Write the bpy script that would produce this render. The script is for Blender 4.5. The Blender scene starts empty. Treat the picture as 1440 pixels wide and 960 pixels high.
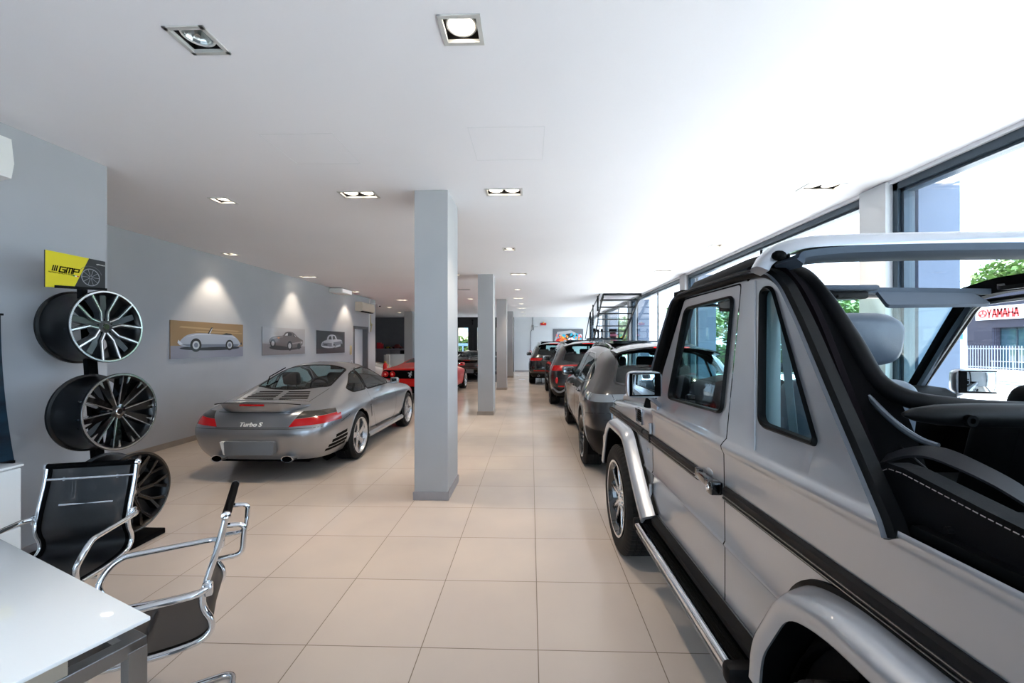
import bpy, bmesh, math, random
import numpy as np
from mathutils import Vector, Matrix
from mathutils.bvhtree import BVHTree

random.seed(7)
SC = bpy.context.scene
COL = SC.collection
PI = math.pi

# ------------------------------------------------------------------ camera, world, sun, exposure
F_PX, YAW, CAM_H = 575.4, 0.0288, 1.558
cam_data = bpy.data.cameras.new('camera')
cam_data.sensor_width = 36.0
cam_data.lens = F_PX / 1440 * 36.0
cam_data.shift_x = -9.8 / 1440
cam_data.shift_y = 3.9 / 1440
cam_data.clip_start = 0.02
cam_data.clip_end = 300
cam = bpy.data.objects.new('camera', cam_data)
COL.objects.link(cam)
cam.location = (0, 0, CAM_H)
cam.rotation_euler = (PI / 2, 0, YAW)
SC.camera = cam

SC.view_settings.view_transform = 'Standard'
SC.view_settings.look = 'None'
SC.view_settings.gamma = 1.0
SC.view_settings.use_curve_mapping = False
SC.view_settings.exposure = 1.56

W = bpy.data.worlds.new('sky')
SC.world = W
W.use_nodes = True
_bg = W.node_tree.nodes['Background']
_bg.inputs[0].default_value = (0.64, 0.81, 1.0, 1)
_bg.inputs[1].default_value = 2.3

_s = bpy.data.lights.new('sun', 'SUN')
_s.energy = 10.5
_s.angle = 0.02
_s.color = (1.0, 0.98, 0.95)
sun = bpy.data.objects.new('sun', _s)
COL.objects.link(sun)
sun.rotation_euler = Vector((0.30, 0.35, 0.90)).to_track_quat('Z', 'Y').to_euler()

# daylight portals in the openings of the building (they only guide sky light)
def portal(x, y, z, sx, sy, rot):
    l = bpy.data.lights.new('window_portal', 'AREA')
    l.shape = 'RECTANGLE'; l.size = sx; l.size_y = sy
    l.cycles.is_portal = True
    o = bpy.data.objects.new('window_portal', l)
    COL.objects.link(o); o.location = (x, y, z); o.rotation_euler = rot
for (a, b) in ((-3.2, 3.95), (4.3, 9.0), (9.35, 14.0), (14.35, 19.0), (19.35, 23.2)):
    portal(3.56, (a + b) / 2, 1.53, b - a, 3.0, (PI / 2, 0, PI / 2))
portal(-1.9, -3.26, 1.5, 2.6, 2.9, (-PI / 2, 0, PI))

# ------------------------------------------------------------------ colour and material helpers
def lin(c):
    c = c / 255.0
    return c / 12.92 if c <= 0.04045 else ((c + 0.055) / 1.055) ** 2.4
def rgb(r, g, b): return (lin(r), lin(g), lin(b), 1.0)

def pr(name, col, rough=0.5, metal=0.0, coat=0.0, emit=None, es=0.0, spec=0.5, coat_rough=0.03, sheen=0.0):
    m = bpy.data.materials.new(name); m.use_nodes = True
    b = m.node_tree.nodes['Principled BSDF']
    b.inputs['Base Color'].default_value = rgb(*col)
    b.inputs['Roughness'].default_value = rough
    b.inputs['Metallic'].default_value = metal
    b.inputs['Coat Weight'].default_value = coat
    b.inputs['Coat Roughness'].default_value = coat_rough
    b.inputs['Specular IOR Level'].default_value = spec
    if sheen: b.inputs['Sheen Weight'].default_value = sheen
    if emit:
        b.inputs['Emission Color'].default_value = rgb(*emit)
        b.inputs['Emission Strength'].default_value = es
    return m

def nt(m):
    return m.node_tree.nodes, m.node_tree.links, m.node_tree.nodes['Principled BSDF']

def noise_col(m, c1, c2, scale=4.0, detail=3.0, coord='Object', bump=0.0, bscale=None, stretch=(1, 1, 1)):
    """mottle the base colour between two tones, optional fine bump"""
    N, L, b = nt(m)
    tc = N.new('ShaderNodeTexCoord'); mp = N.new('ShaderNodeMapping'); mp.inputs['Scale'].default_value = stretch
    nz = N.new('ShaderNodeTexNoise'); nz.inputs['Scale'].default_value = scale; nz.inputs['Detail'].default_value = detail
    cr = N.new('ShaderNodeValToRGB'); cr.color_ramp.elements[0].color = rgb(*c1); cr.color_ramp.elements[1].color = rgb(*c2)
    cr.color_ramp.elements[0].position = 0.3; cr.color_ramp.elements[1].position = 0.7
    L.new(tc.outputs[coord], mp.inputs[0]); L.new(mp.outputs[0], nz.inputs['Vector']); L.new(nz.outputs[0], cr.inputs[0]); L.new(cr.outputs[0], b.inputs['Base Color'])
    if bump:
        n2 = N.new('ShaderNodeTexNoise'); n2.inputs['Scale'].default_value = bscale or scale * 10
        bp = N.new('ShaderNodeBump'); bp.inputs['Strength'].default_value = bump; bp.inputs['Distance'].default_value = 0.002
        L.new(mp.outputs[0], n2.inputs['Vector']); L.new(n2.outputs[0], bp.inputs['Height']); L.new(bp.outputs[0], b.inputs['Normal'])
    return m

def thin_glass(name, tint, ior=1.45, rough=0.0, boost=1.0):
    m = bpy.data.materials.new(name); m.use_nodes = True
    N, L = m.node_tree.nodes, m.node_tree.links
    N.remove(N['Principled BSDF'])
    tr = N.new('ShaderNodeBsdfTransparent'); tr.inputs[0].default_value = (tint[0], tint[1], tint[2], 1)
    gl = N.new('ShaderNodeBsdfGlossy'); gl.inputs['Roughness'].default_value = rough
    fr = N.new('ShaderNodeLayerWeight'); fr.inputs['Blend'].default_value = 0.5
    pw = N.new('ShaderNodeMath'); pw.operation = 'POWER'; pw.inputs[1].default_value = 5.0
    f0 = ((ior - 1) / (ior + 1)) ** 2 * boost
    mu = N.new('ShaderNodeMath'); mu.operation = 'MULTIPLY_ADD'; mu.inputs[1].default_value = 1 - f0; mu.inputs[2].default_value = f0; mu.use_clamp = True
    L.new(fr.outputs['Facing'], pw.inputs[0])
    mx = N.new('ShaderNodeMixShader')
    L.new(pw.outputs[0], mu.inputs[0]); L.new(mu.outputs[0], mx.inputs[0]); L.new(tr.outputs[0], mx.inputs[1]); L.new(gl.outputs[0], mx.inputs[2])
    L.new(mx.outputs[0], N['Material Output'].inputs[0])
    return m

# ------------------------------------------------------------------ object helpers
def tag(o, label=None, cat=None, group=None, kind=None):
    if label: o['label'] = label
    if cat: o['category'] = cat
    if group: o['group'] = group
    if kind: o['kind'] = kind
    return o

def empty(name, loc=(0, 0, 0), rz=0.0, label=None, cat=None, group=None):
    o = bpy.data.objects.new(name, None); COL.objects.link(o)
    o.location = loc; o.rotation_euler = (0, 0, rz); o.empty_display_size = 0.1
    return tag(o, label, cat, group)

def finish(name, bm, mats, parent=None, smooth=35, kind=None):
    if not isinstance(mats, (list, tuple)): mats = [mats]
    if smooth:
        lim = math.radians(smooth)
        for f in bm.faces: f.smooth = True
        for e in bm.edges:
            if len(e.link_faces) == 2:
                try:
                    if e.calc_face_angle() > lim: e.smooth = False
                except ValueError: pass
    me = bpy.data.meshes.new(name); bm.to_mesh(me); bm.free()
    for m in mats: me.materials.append(m)
    o = bpy.data.objects.new(name, me); COL.objects.link(o)
    if parent is not None: o.parent = parent
    if kind: o['kind'] = kind
    return o

def copy_tree(o, parent=None, label=None, group=None):
    c = o.copy(); COL.objects.link(c)
    if parent is not None: c.parent = parent
    if label: c['label'] = label
    if group: c['group'] = group
    for ch in [x for x in o.children]:
        copy_tree(ch, c)
    return c

class MB:
    """collects shapes into one mesh"""
    def __init__(s): s.bm = bmesh.new(); s.mi = 0
    def _mark(s, faces):
        for f in faces: f.material_index = s.mi
    def box(s, c, d, rz=0.0, bevel=0.0, seg=2, M=None):
        r = bmesh.ops.create_cube(s.bm, size=1.0); vs = r['verts']
        bmesh.ops.scale(s.bm, vec=d, verts=vs)
        if bevel:
            es = list({e for v in vs for e in v.link_edges})
            rr = bmesh.ops.bevel(s.bm, geom=es, offset=bevel, segments=seg, profile=0.5, affect='EDGES')
            vs = list({v for f in rr['faces'] for v in f.verts} | {v for v in vs if v.is_valid})
        m = Matrix.Translation(c) @ Matrix.Rotation(rz, 4, 'Z')
        if M is not None: m = M @ m
        bmesh.ops.transform(s.bm, matrix=m, verts=vs)
        s._mark({f for v in vs for f in v.link_faces}); return s
    def b2(s, x0, x1, y0, y1, z0, z1, bevel=0.0, seg=2):
        return s.box(((x0 + x1) / 2, (y0 + y1) / 2, (z0 + z1) / 2), (abs(x1 - x0), abs(y1 - y0), abs(z1 - z0)), bevel=bevel, seg=seg)
    def rings(s, rings, closed_u=True, closed_v=False, caps=True):
        """rings: list of lists of points; closed_u closes each ring, closed_v joins last ring to first"""
        R = [[s.bm.verts.new(p) for p in r] for r in rings]
        fs = []; n = len(R[0]); m = len(R)
        for i in range(m if closed_v else m - 1):
            a, b = R[i], R[(i + 1) % m]
            for j in range(n if closed_u else n - 1):
                k = (j + 1) % n
                try: fs.append(s.bm.faces.new((a[j], a[k], b[k], b[j])))
                except ValueError: pass
        if caps and closed_u and not closed_v:
            for r in (R[0], R[-1]):
                try: fs.append(s.bm.faces.new(r))
                except ValueError: pass
        s._mark(fs); return s
    def tube(s, pts, r, seg=10, closed=False, caps=True, flat=1.0, smooth=0):
        P = [Vector(p) for p in pts]
        if smooth: P = [Vector(p) for p in cr_curve(P, smooth, closed)]
        n = len(P); T = []
        for i in range(n):
            a = P[i - 1] if (i > 0 or closed) else P[i]; b = P[(i + 1) % n] if (i < n - 1 or closed) else P[i]
            t = (b - a); T.append(t.normalized() if t.length > 1e-9 else Vector((0, 0, 1)))
        up = Vector((0, 0, 1)) if abs(T[0].z) < 0.9 else Vector((1, 0, 0))
        u = (up - T[0] * up.dot(T[0])).normalized(); rings = []
        for i in range(n):
            u = (u - T[i] * u.dot(T[i])).normalized(); v = T[i].cross(u)
            rr = r[i] if isinstance(r, (list, tuple)) else r
            rings.append([P[i] + (u * math.cos(a) * rr + v * math.sin(a) * rr * flat) for a in [2 * PI * k / seg for k in range(seg)]])
        return s.rings(rings, True, closed, caps)
    def strip(s, pts, prof, upv=(0, 0, 1), closed=False):
        """sweep a closed 2d profile [(a,b)..] (a along side, b along up) along pts with fixed up vector"""
        P = [Vector(p) for p in pts]; n = len(P); U = Vector(upv); rings = []
        for i in range(n):
            a = P[i - 1] if (i > 0 or closed) else P[i]; b = P[(i + 1) % n] if (i < n - 1 or closed) else P[i]
            t = (b - a).normalized(); sd = t.cross(U).normalized(); uu = sd.cross(t).normalized()
            rings.append([P[i] + sd * q[0] + uu * q[1] for q in prof])
        return s.rings(rings, True, closed, True)
    def prism(s, poly, ax, a, b, M=None):
        """extrude polygon given in plane perpendicular to axis ax (0,1,2) from a to b"""
        def mk(q, h):
            p = [0, 0, 0]; o = [k for k in range(3) if k != ax]
            p[o[0]], p[o[1]], p[ax] = q[0], q[1], h
            p = Vector(p); return (M @ p) if M is not None else p
        A = [s.bm.verts.new(mk(q, a)) for q in poly]; B = [s.bm.verts.new(mk(q, b)) for q in poly]
        fs = [s.bm.faces.new(A), s.bm.faces.new(list(reversed(B)))]
        n = len(poly)
        for i in range(n): fs.append(s.bm.faces.new((A[i], B[i], B[(i + 1) % n], A[(i + 1) % n])))
        s._mark(fs); return s
    def lathe(s, prof, c=(0, 0, 0), ax='X', seg=48, M=None, closed=True, mod=None):
        """prof: list of (r, h); rotates around axis through c; closed profile -> torus-like"""
        rings = []
        for k in range(seg):
            a = 2 * PI * k / seg; r_ = []
            for q, (r, h) in enumerate(prof):
                if mod: r = mod(q, k, r)
                ca, sa = math.cos(a) * r, math.sin(a) * r
                p = {'X': (h, ca, sa), 'Y': (sa, h, ca), 'Z': (ca, sa, h)}[ax]
                p = Vector(p)
                if M is not None: p = M @ p
                r_.append(p + Vector(c))
            rings.append(r_)
        R = [[s.bm.verts.new(p) for p in r] for r in rings]; fs = []; n = len(prof)
        for i in range(seg):
            a, b = R[i], R[(i + 1) % seg]
            for j in range(n if closed else n - 1):
                k = (j + 1) % n
                fs.append(s.bm.faces.new((a[j], b[j], b[k], a[k])))
        s._mark(fs)
        return s
    def disc(s, c, r, ax='X', seg=32, h=0.0, th=0.004):
        return s.lathe([(0.0001, -th / 2), (r, -th / 2), (r, th / 2), (0.0001, th / 2)], c, ax, seg, closed=False)
    def face(s, pts):
        vs = [s.bm.verts.new(p) for p in pts]
        f = s.bm.faces.new(vs); f.material_index = s.mi; return s
    def ball(s, c, r, seg=16, sc=(1, 1, 1), M=None):
        rr = bmesh.ops.create_uvsphere(s.bm, u_segments=seg, v_segments=max(6, seg // 2), radius=r)
        m = Matrix.Translation(c) @ Matrix.Diagonal((sc[0], sc[1], sc[2], 1))
        if M is not None: m = M @ m
        bmesh.ops.transform(s.bm, matrix=m, verts=rr['verts'])
        s._mark({f for v in rr['verts'] for f in v.link_faces}); return s
    def obj(s, name, mats, parent=None, smooth=35, kind=None, weld=0.0, recalc=True):
        if weld: bmesh.ops.remove_doubles(s.bm, verts=s.bm.verts, dist=weld)
        if recalc: bmesh.ops.recalc_face_normals(s.bm, faces=s.bm.faces)
        return finish(name, s.bm, mats, parent, smooth, kind)

def cr_curve(P, k=6, closed=False):
    """Catmull-Rom subdivision of a point list"""
    P = [Vector(p) for p in P]; n = len(P); out = []
    for i in range(n if closed else n - 1):
        p0 = P[i - 1] if (i > 0 or closed) else P[0] * 2 - P[1]
        p1, p2 = P[i], P[(i + 1) % n]
        p3 = P[(i + 2) % n] if (i + 2 < n or closed) else p2 * 2 - p1
        for q in range(k):
            t = q / k
            out.append(0.5 * ((2 * p1) + (p2 - p0) * t + (2 * p0 - 5 * p1 + 4 * p2 - p3) * t * t + (3 * p1 - p0 - 3 * p2 + p3) * t ** 3))
    if not closed: out.append(P[-1])
    return out

def fillet(P, rad, k=5, closed=False):
    """round the corners of a polyline"""
    P = [Vector(p) for p in P]; n = len(P); out = []
    for i in range(n):
        if not closed and i in (0, n - 1): out.append(P[i]); continue
        a, b, c = P[i - 1], P[i], P[(i + 1) % n]
        r = rad[i] if isinstance(rad, (list, tuple)) else rad
        r = min(r, (a - b).length * 0.48, (c - b).length * 0.48)
        s_, e_ = b + (a - b).normalized() * r, b + (c - b).normalized() * r
        for q in range(k + 1):
            t = q / k; out.append(s_ * (1 - t) ** 2 + b * 2 * t * (1 - t) + e_ * t * t)
    return out

def text_mesh(name, body, size, mat, parent=None, loc=(0, 0, 0), rot=(0, 0, 0), shear=0.0, extrude=0.002, offset=0.0, align='CENTER', sx=1.0, spacing=1.0, mtx=None):
    cu = bpy.data.curves.new(name, 'FONT'); cu.body = body; cu.size = size; cu.shear = shear; cu.extrude = extrude; cu.offset = offset
    cu.align_x = align; cu.align_y = 'CENTER'; cu.space_character = spacing
    tmp = bpy.data.objects.new('tmp', cu); COL.objects.link(tmp)
    dg = bpy.context.evaluated_depsgraph_get()
    me = bpy.data.meshes.new_from_object(tmp.evaluated_get(dg)); me.name = name
    bpy.data.objects.remove(tmp); me.materials.clear(); me.materials.append(mat)
    o = bpy.data.objects.new(name, me); COL.objects.link(o)
    o.location = loc; o.rotation_euler = rot; o.scale = (sx, 1, 1)
    if mtx is not None: o.matrix_local = mtx
    if parent is not None: o.parent = parent
    return o

STROKES = {'G': [[(1, 1), (0, 1), (0, 0), (1, 0), (1, .5), (.55, .5)]], 'M': [[(0, 0), (0, 1), (1, 1), (1, 0)], [(.5, 1), (.5, 0)]], 'P': [[(0, 0), (0, 1), (1, 1), (1, .45), (0, .45)]],
           'Y': [[(0, 1), (.5, .45), (1, 1)], [(.5, .45), (.5, 0)]], 'A': [[(0, 0), (.42, 1), (.58, 1), (1, 0)], [(.18, .33), (.82, .33)]], 'H': [[(0, 0), (0, 1)], [(1, 0), (1, 1)], [(0, .5), (1, .5)]], 'm': [[(0, 0), (0, 1), (.5, .35), (1, 1), (1, 0)]]}
def stroke_text(m, word, fn, w, h, gap, lw, shear=0.0):
    """letters from straight strokes; fn maps (a, b) in metres on the sign face to a point"""
    x0 = 0.0
    for ch in word:
        for st in STROKES[ch]:
            for (a, b), (c, d) in zip(st, st[1:]):
                p, q = Vector((x0 + a * w + shear * b * h, b * h, 0)), Vector((x0 + c * w + shear * d * h, d * h, 0))
                t = (q - p).normalized() * lw * .5; n = Vector((-t.y, t.x, 0)); p = p - t; q = q + t
                m.face([fn(v.x, v.y) for v in (p - n, q - n, q + n, p + n)])
        x0 += w + gap
# ------------------------------------------------------------------ shared materials
M_wall = noise_col(pr('grey_wall_paint', (174, 177, 183), 0.75), (172, 175, 181), (177, 180, 186), 1.5, bump=0.05, bscale=180)
M_wall_light = noise_col(pr('light_grey_paint', (205, 209, 213), 0.7), (203, 207, 211), (207, 211, 215), 1.5)
M_ceil = noise_col(pr('white_ceiling_paint', (238, 237, 241), 0.85), (237, 236, 240), (240, 239, 243), 0.8)
M_col = noise_col(pr('pillar_paint', (172, 173, 175), 0.6), (170, 171, 173), (174, 175, 177), 2.0)
M_darkwall = noise_col(pr('dark_grey_wall', (92, 92, 96), 0.7), (88, 88, 92), (96, 96, 100), 2.0)
M_skirt = noise_col(pr('beige_skirting', (150, 140, 130), 0.45), (146, 136, 126), (156, 146, 136), 6.0)
M_skirt_grey = noise_col(pr('grey_skirting', (150, 147, 150), 0.45), (146, 143, 146), (154, 151, 154), 6.0)
M_frame = pr('anthracite_frame', (52, 66, 78), 0.35, 0.3)
M_pane = thin_glass('window_pane', (0.93, 0.955, 0.965), 1.45)
M_black = pr('matte_black', (4, 4, 5), 0.7, spec=0.06)
M_black_gloss = pr('gloss_black', (4, 4, 5), 0.12, coat=1.0)
M_rubber = pr('black_rubber', (7, 8, 9), 0.5, spec=0.15)
M_plastic = pr('dark_plastic', (8, 8, 10), 0.55, spec=0.18)
M_chrome = pr('chrome', (225, 228, 232), 0.06, 1.0)
M_steel = pr('brushed_steel', (150, 152, 154), 0.28, 1.0)
M_alu = pr('silver_alloy', (200, 203, 208), 0.25, 0.9, coat=0.5)
M_brightalu = pr('machined_alloy', (235, 237, 240), 0.18, 1.0)
M_white = pr('white_plastic', (232, 232, 230), 0.4)
M_whitegloss = pr('white_lacquer', (236, 240, 242), 0.15, coat=0.6)
M_red = pr('signal_red', (190, 22, 20), 0.4)
M_tyre = pr('tyre_rubber', (12, 12, 13), 0.7, spec=0.3)
M_redlamp = pr('red_lamp', (150, 0, 3), 0.2, coat=.25, emit=(190, 10, 12), es=0.05)
M_brakedisc = pr('brake_disc', (120, 118, 116), 0.35, 0.9)
M_leather_black = noise_col(pr('black_leather', (7, 7, 9), 0.65, spec=.15), (5, 5, 7), (8, 8, 10), 30, bump=0.15, bscale=400)
M_leather_grey = noise_col(pr('grey_leather', (84, 96, 110), 0.45), (80, 92, 106), (88, 100, 114), 20, bump=0.12, bscale=300)

# ================================================================== THE ROOM
HC = 3.10          # ceiling height
XR = 3.40          # right window line (inside face of the glazing)
XL, XL2 = -5.45, -3.68
YF, YB = 23.3, -3.3
# ---- floor tiles
M_floor = pr('beige_floor_tiles', (200, 186, 170), 0.16, spec=0.5)
N, L, B = nt(M_floor)
tc = N.new('ShaderNodeTexCoord'); mp = N.new('ShaderNodeMapping'); mp.inputs['Location'].default_value = (-0.0372 + 0.0, -2.0877, 0)
br = N.new('ShaderNodeTexBrick'); br.offset = 0.0; br.offset_frequency = 1; br.squash = 1.0
br.inputs['Scale'].default_value = 1.0; br.inputs['Brick Width'].default_value = 0.6; br.inputs['Row Height'].default_value = 0.6
br.inputs['Mortar Size'].default_value = 0.0026; br.inputs['Mortar Smooth'].default_value = 0.15; br.inputs['Bias'].default_value = 0.0
br.inputs['Color1'].default_value = rgb(200, 188, 178); br.inputs['Color2'].default_value = rgb(196, 184, 174); br.inputs['Mortar'].default_value = rgb(120, 106, 92)
L.new(tc.outputs['Object'], mp.inputs[0]); L.new(mp.outputs[0], br.inputs['Vector'])
nz = N.new('ShaderNodeTexNoise'); nz.inputs['Scale'].default_value = 1.3; nz.inputs['Detail'].default_value = 5
L.new(tc.outputs['Object'], nz.inputs['Vector'])
mx = N.new('ShaderNodeMix'); mx.data_type = 'RGBA'; mx.blend_type = 'MULTIPLY'; mx.inputs['Factor'].default_value = 1.0
cr = N.new('ShaderNodeValToRGB'); cr.color_ramp.elements[0].color = (0.88, 0.88, 0.9, 1); cr.color_ramp.elements[1].color = (1.0, 0.99, 0.97, 1)
cr.color_ramp.elements[0].position = 0.3; cr.color_ramp.elements[1].position = 0.7
L.new(nz.outputs[0], cr.inputs[0]); L.new(br.outputs['Color'], mx.inputs['A']); L.new(cr.outputs[0], mx.inputs['B']); L.new(mx.outputs['Result'], B.inputs['Base Color'])
rr = N.new('ShaderNodeMapRange'); rr.inputs[1].default_value = 0.3; rr.inputs[2].default_value = 0.7; rr.inputs[3].default_value = 0.13; rr.inputs[4].default_value = 0.22
L.new(nz.outputs[0], rr.inputs[0])
r2 = N.new('ShaderNodeMath'); r2.operation = 'MULTIPLY_ADD'; r2.inputs[1].default_value = 0.5
L.new(br.outputs['Fac'], r2.inputs[0]); L.new(rr.outputs[0], r2.inputs[2]); L.new(r2.outputs[0], B.inputs['Roughness'])
bp = N.new('ShaderNodeBump'); bp.inputs['Strength'].default_value = 0.4; bp.inputs['Distance'].default_value = 0.002; bp.invert = True
L.new(br.outputs['Fac'], bp.inputs['Height']); L.new(bp.outputs[0], B.inputs['Normal'])

m = MB(); m.b2(-10.4, XR + 0.25, YB - 0.2, YF + 0.2, -0.12, 0.0); m.obj('floor', M_floor, smooth=0, kind='structure')

# ---- ceiling with recesses for the lamps
# (x, y, number of lamps, lit)
LAMPS = [(-1.69, 2.03, 1, False), (-0.34, 2.0, 1, True), (-1.77, 4.17, 2, True), (-0.27, 4.14, 2, True),
         (-5.13, 6.85, 1, True), (-5.08, 9.2, 2, True), (-5.13, 11.86, 1, True), (-0.35, 6.62, 1, True), (-0.27, 8.97, 2, True),
         (-0.37, 11.53, 1, True), (-0.41, 13.67, 2, True), (-0.36, 15.6, 1, True), (-0.40, 17.43, 2, True), (-0.38, 19.6, 1, True), (-0.38, 21.6, 1, True),
         (2.85, 4.1, 2, True), (2.90, 6.47, 1, True), (2.80, 8.7, 2, True), (2.92, 11.2, 1, True),
         (-1.89, 11.49, 2, False), (-2.05, 13.83, 1, True), (-4.5, 14.15, 2, True), (-4.0, 16.9, 1, True), (-6.35, 19.6, 1, True), (-5.9, 16.9, 1, True), (-1.75, 6.7, 1, True), (-1.75, 9.0, 2, True), (-3.3, 4.3, 1, True)]
def lamp_size(n): return (0.205, 0.195) if n == 1 else (0.375, 0.195)
XH = 10.6
xs = {-10.4, XR + 0.25}; ys = {YB - 0.2, YF + 0.2}; holes = []
for (x, y, n, on) in LAMPS:
    sx, sy = lamp_size(n); sx -= 0.04; sy -= 0.04
    holes.append((x - sx / 2, x + sx / 2, y - sy / 2, y + sy / 2)); xs |= {round(x - sx / 2, 4), round(x + sx / 2, 4)}; ys |= {round(y - sy / 2, 4), round(y + sy / 2, 4)}
xs = sorted(xs); ys = sorted(ys); bm = bmesh.new()
gv = {(i, j): bm.verts.new((x, y, HC)) for i, x in enumerate(xs) for j, y in enumerate(ys)}
for i in range(len(xs) - 1):
    for j in range(len(ys) - 1):
        cx, cy = (xs[i] + xs[i + 1]) / 2, (ys[j] + ys[j + 1]) / 2
        if any(h[0] < cx < h[1] and h[2] < cy < h[3] for h in holes): continue
        bm.faces.new((gv[i, j], gv[i, j + 1], gv[i + 1, j + 1], gv[i + 1, j]))
finish('ceiling', bm, M_ceil, smooth=0, kind='structure')
m = MB(); m.b2(-10.6, XR + 0.9, YB - 0.9, YF + 0.5, HC + 0.25, HC + 0.5); m.obj('roof', M_ceil, smooth=0, kind='structure')  # unseen slab, extended past the walls to keep direct sun out

# ---- walls
def wall(name, x0, x1, y0, y1, z0=0, z1=HC + 0.26, mat=M_wall):
    m = MB(); m.b2(x0, x1, y0, y1, z0, z1); return m.obj(name, mat, smooth=0, kind='structure')
wall('wall_left', XL2 - 0.2, XL2, YB, 3.45)
wall('wall_left_return', XL - 0.2, XL2 - 0.2, 3.25, 3.45)
# far left wall, with the door opening (12.4 .. 13.55, up to 2.15)
wall('wall_left_far', XL - 0.25, XL, 3.25, 12.42)
wall('wall_left_far_end', XL - 0.25, XL, 13.55, 14.2)
wall('wall_left_far_head', XL - 0.25, XL, 12.42, 13.55, 2.13, HC + 0.26)
wall('wall_left_end', -10.4, XL - 0.25, 14.0, 14.2)
wall('wall_left_outer', -10.6, -10.4, 3.25, YF + 0.3)
wall('wall_far_recess', -10.4, -5.6, YF, YF + 0.25, mat=M_darkwall)
wall('wall_far', -0.95, XR + 0.3, YF, YF + 0.25, mat=M_wall_light)
wall('wall_passage_side', -7.4, -7.3, 3.45, 13.9, mat=M_wall_light)
# behind the camera: unseen glazing, right-hand wall widened to lessen light from the back
wall('wall_back_left', -3.9, -3.2, YB - 0.2, YB); wall('wall_back_right', -0.6, XR + 0.3, YB - 0.2, YB)
wall('wall_back_head', -3.2, -.6, YB - 0.2, YB, 2.95, HC + 0.26)
# window wall bulkhead above the glazing and sill below
wall('wall_right_head', XR - 0.01, XR + 0.55, YB, YF + 0.25, 3.068, HC + 0.26, M_ceil)
# ceiling trap outlines
M_line = pr('hairline_joint', (224, 225, 228), 0.8)
for k, (x0, x1, y0, y1) in enumerate(((-2.0, -1.45, 2.95, 3.45), (-0.45, 0.10, 2.9, 3.42))):
    m = MB(); t = 0.004
    for a in ((x0, x1, y0, y0 + t), (x0, x1, y1 - t, y1), (x0, x0 + t, y0, y1), (x1 - t, x1, y0, y1)):
        m.b2(a[0], a[1], a[2], a[3], HC - 0.0012, HC + 0.002)
    m.obj('trim_%d' % (k + 1), M_line, smooth=0, kind='structure')

# ---- skirting
def skirt(name, x0, x1, y0, y1, mat=M_skirt, h=0.085):
    m = MB(); m.b2(x0, x1, y0, y1, 0.0, h, bevel=0.002); m.obj(name, mat, smooth=0, kind='structure')
skirt('baseboard_left', XL, XL + 0.014, 3.45, 12.35); skirt('baseboard_near', XL2, XL2 + 0.014, YB, 3.45, M_skirt_grey)
skirt('baseboard_far', -0.9, XR, YF - 0.014, YF, M_skirt_grey); skirt('baseboard_return', XL, XL2, 3.45, 3.464)
skirt('baseboard_end', XL, XL + 0.014, 13.6, 14.2)

# ---- free standing pillars
for k, (x1, y0, w, d, mt) in enumerate(((-0.83, 4.07, 0.335, 0.55, M_col), (-0.83, 8.98, 0.335, 0.55, M_col), (-0.83, 13.95, 0.335, 0.5, M_col),
                                   (-0.83, 19.1, 0.30, 0.5, M_col), (-5.55, 19.1, 0.40, 0.5, M_col))):
    m = MB(); m.b2(x1 - w, x1, y0, y0 + d, 0, HC); m.obj('pillar_%d' % (k + 1), mt, smooth=0, kind='structure')
    m = MB(); m.b2(x1 - w - 0.013, x1 + 0.013, y0 - 0.013, y0 + d + 0.013, 0, 0.083, bevel=0.002)
    m.obj('baseboard_pillar_%d' % (k + 1), M_skirt_grey if k == 0 else M_skirt, smooth=0, kind='structure')

# ---- window wall on the right: piers, frames, panes
M_outpier = noise_col(pr('outer_pier_render', (92, 106, 128), 0.8), (88, 102, 124), (96, 110, 132), 2.0)
PIERS = [(3.97, 4.28), (9.02, 9.33), (14.02, 14.33), (19.02, 19.33)]
for k, (a, b) in enumerate(PIERS):
    m = MB(); m.b2(XR - 0.045, XR + 0.20, a, b, 0, 3.09); m.obj('wall_pier_%d' % (k + 1), M_col if k else M_wall_light, smooth=0, kind='structure')
    m = MB(); m.b2(XR + 0.24, XR + 0.62, a - 0.02, b + 0.10, 0, 3.3); m.obj('wall_outer_pier_%d' % (k + 1), M_outpier, smooth=0, kind='structure')
bays = [(-3.2, 3.97), (4.28, 9.02), (9.33, 14.02), (14.33, 19.02), (19.33, YF)]
for k, (a, b) in enumerate(bays):
    m = MB(); x0, x1 = XR + 0.02, XR + 0.10; t = 0.055
    m.b2(x0, x1, a, b, 3.0, 3.07, bevel=0.003); m.b2(x0, x1, a, b, 0.0, 0.06)
    for y in ((a, a + t), (b - t, b)): m.b2(x0, x1, y[0], y[1], 0.0, 3.07, bevel=0.003)
    m.b2(x0 + 0.03, x1 + 0.05, b - t - 0.03, b - t, 0.06, 3.0); m.b2(x0 + 0.03, x1 + 0.05, a + t, b - t, 2.975, 3.0)
    fr = m.obj('window_%d' % (k + 1), M_frame, smooth=0, kind='structure')
    m = MB(); m.b2(XR + 0.075, XR + 0.087, a + t, b - t, 0.06, 3.0); m.obj('pane', M_pane, fr, smooth=0)
    m = MB(); yy = [a + (b - a) * 0.42] if k else [a + 3.2]
    for y in yy: m.b2(XR + 0.06, XR + 0.09, y - 0.007, y + 0.007, 0.06, 3.0)
    m.obj('glazing_joint', M_black, fr, smooth=0)
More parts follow.
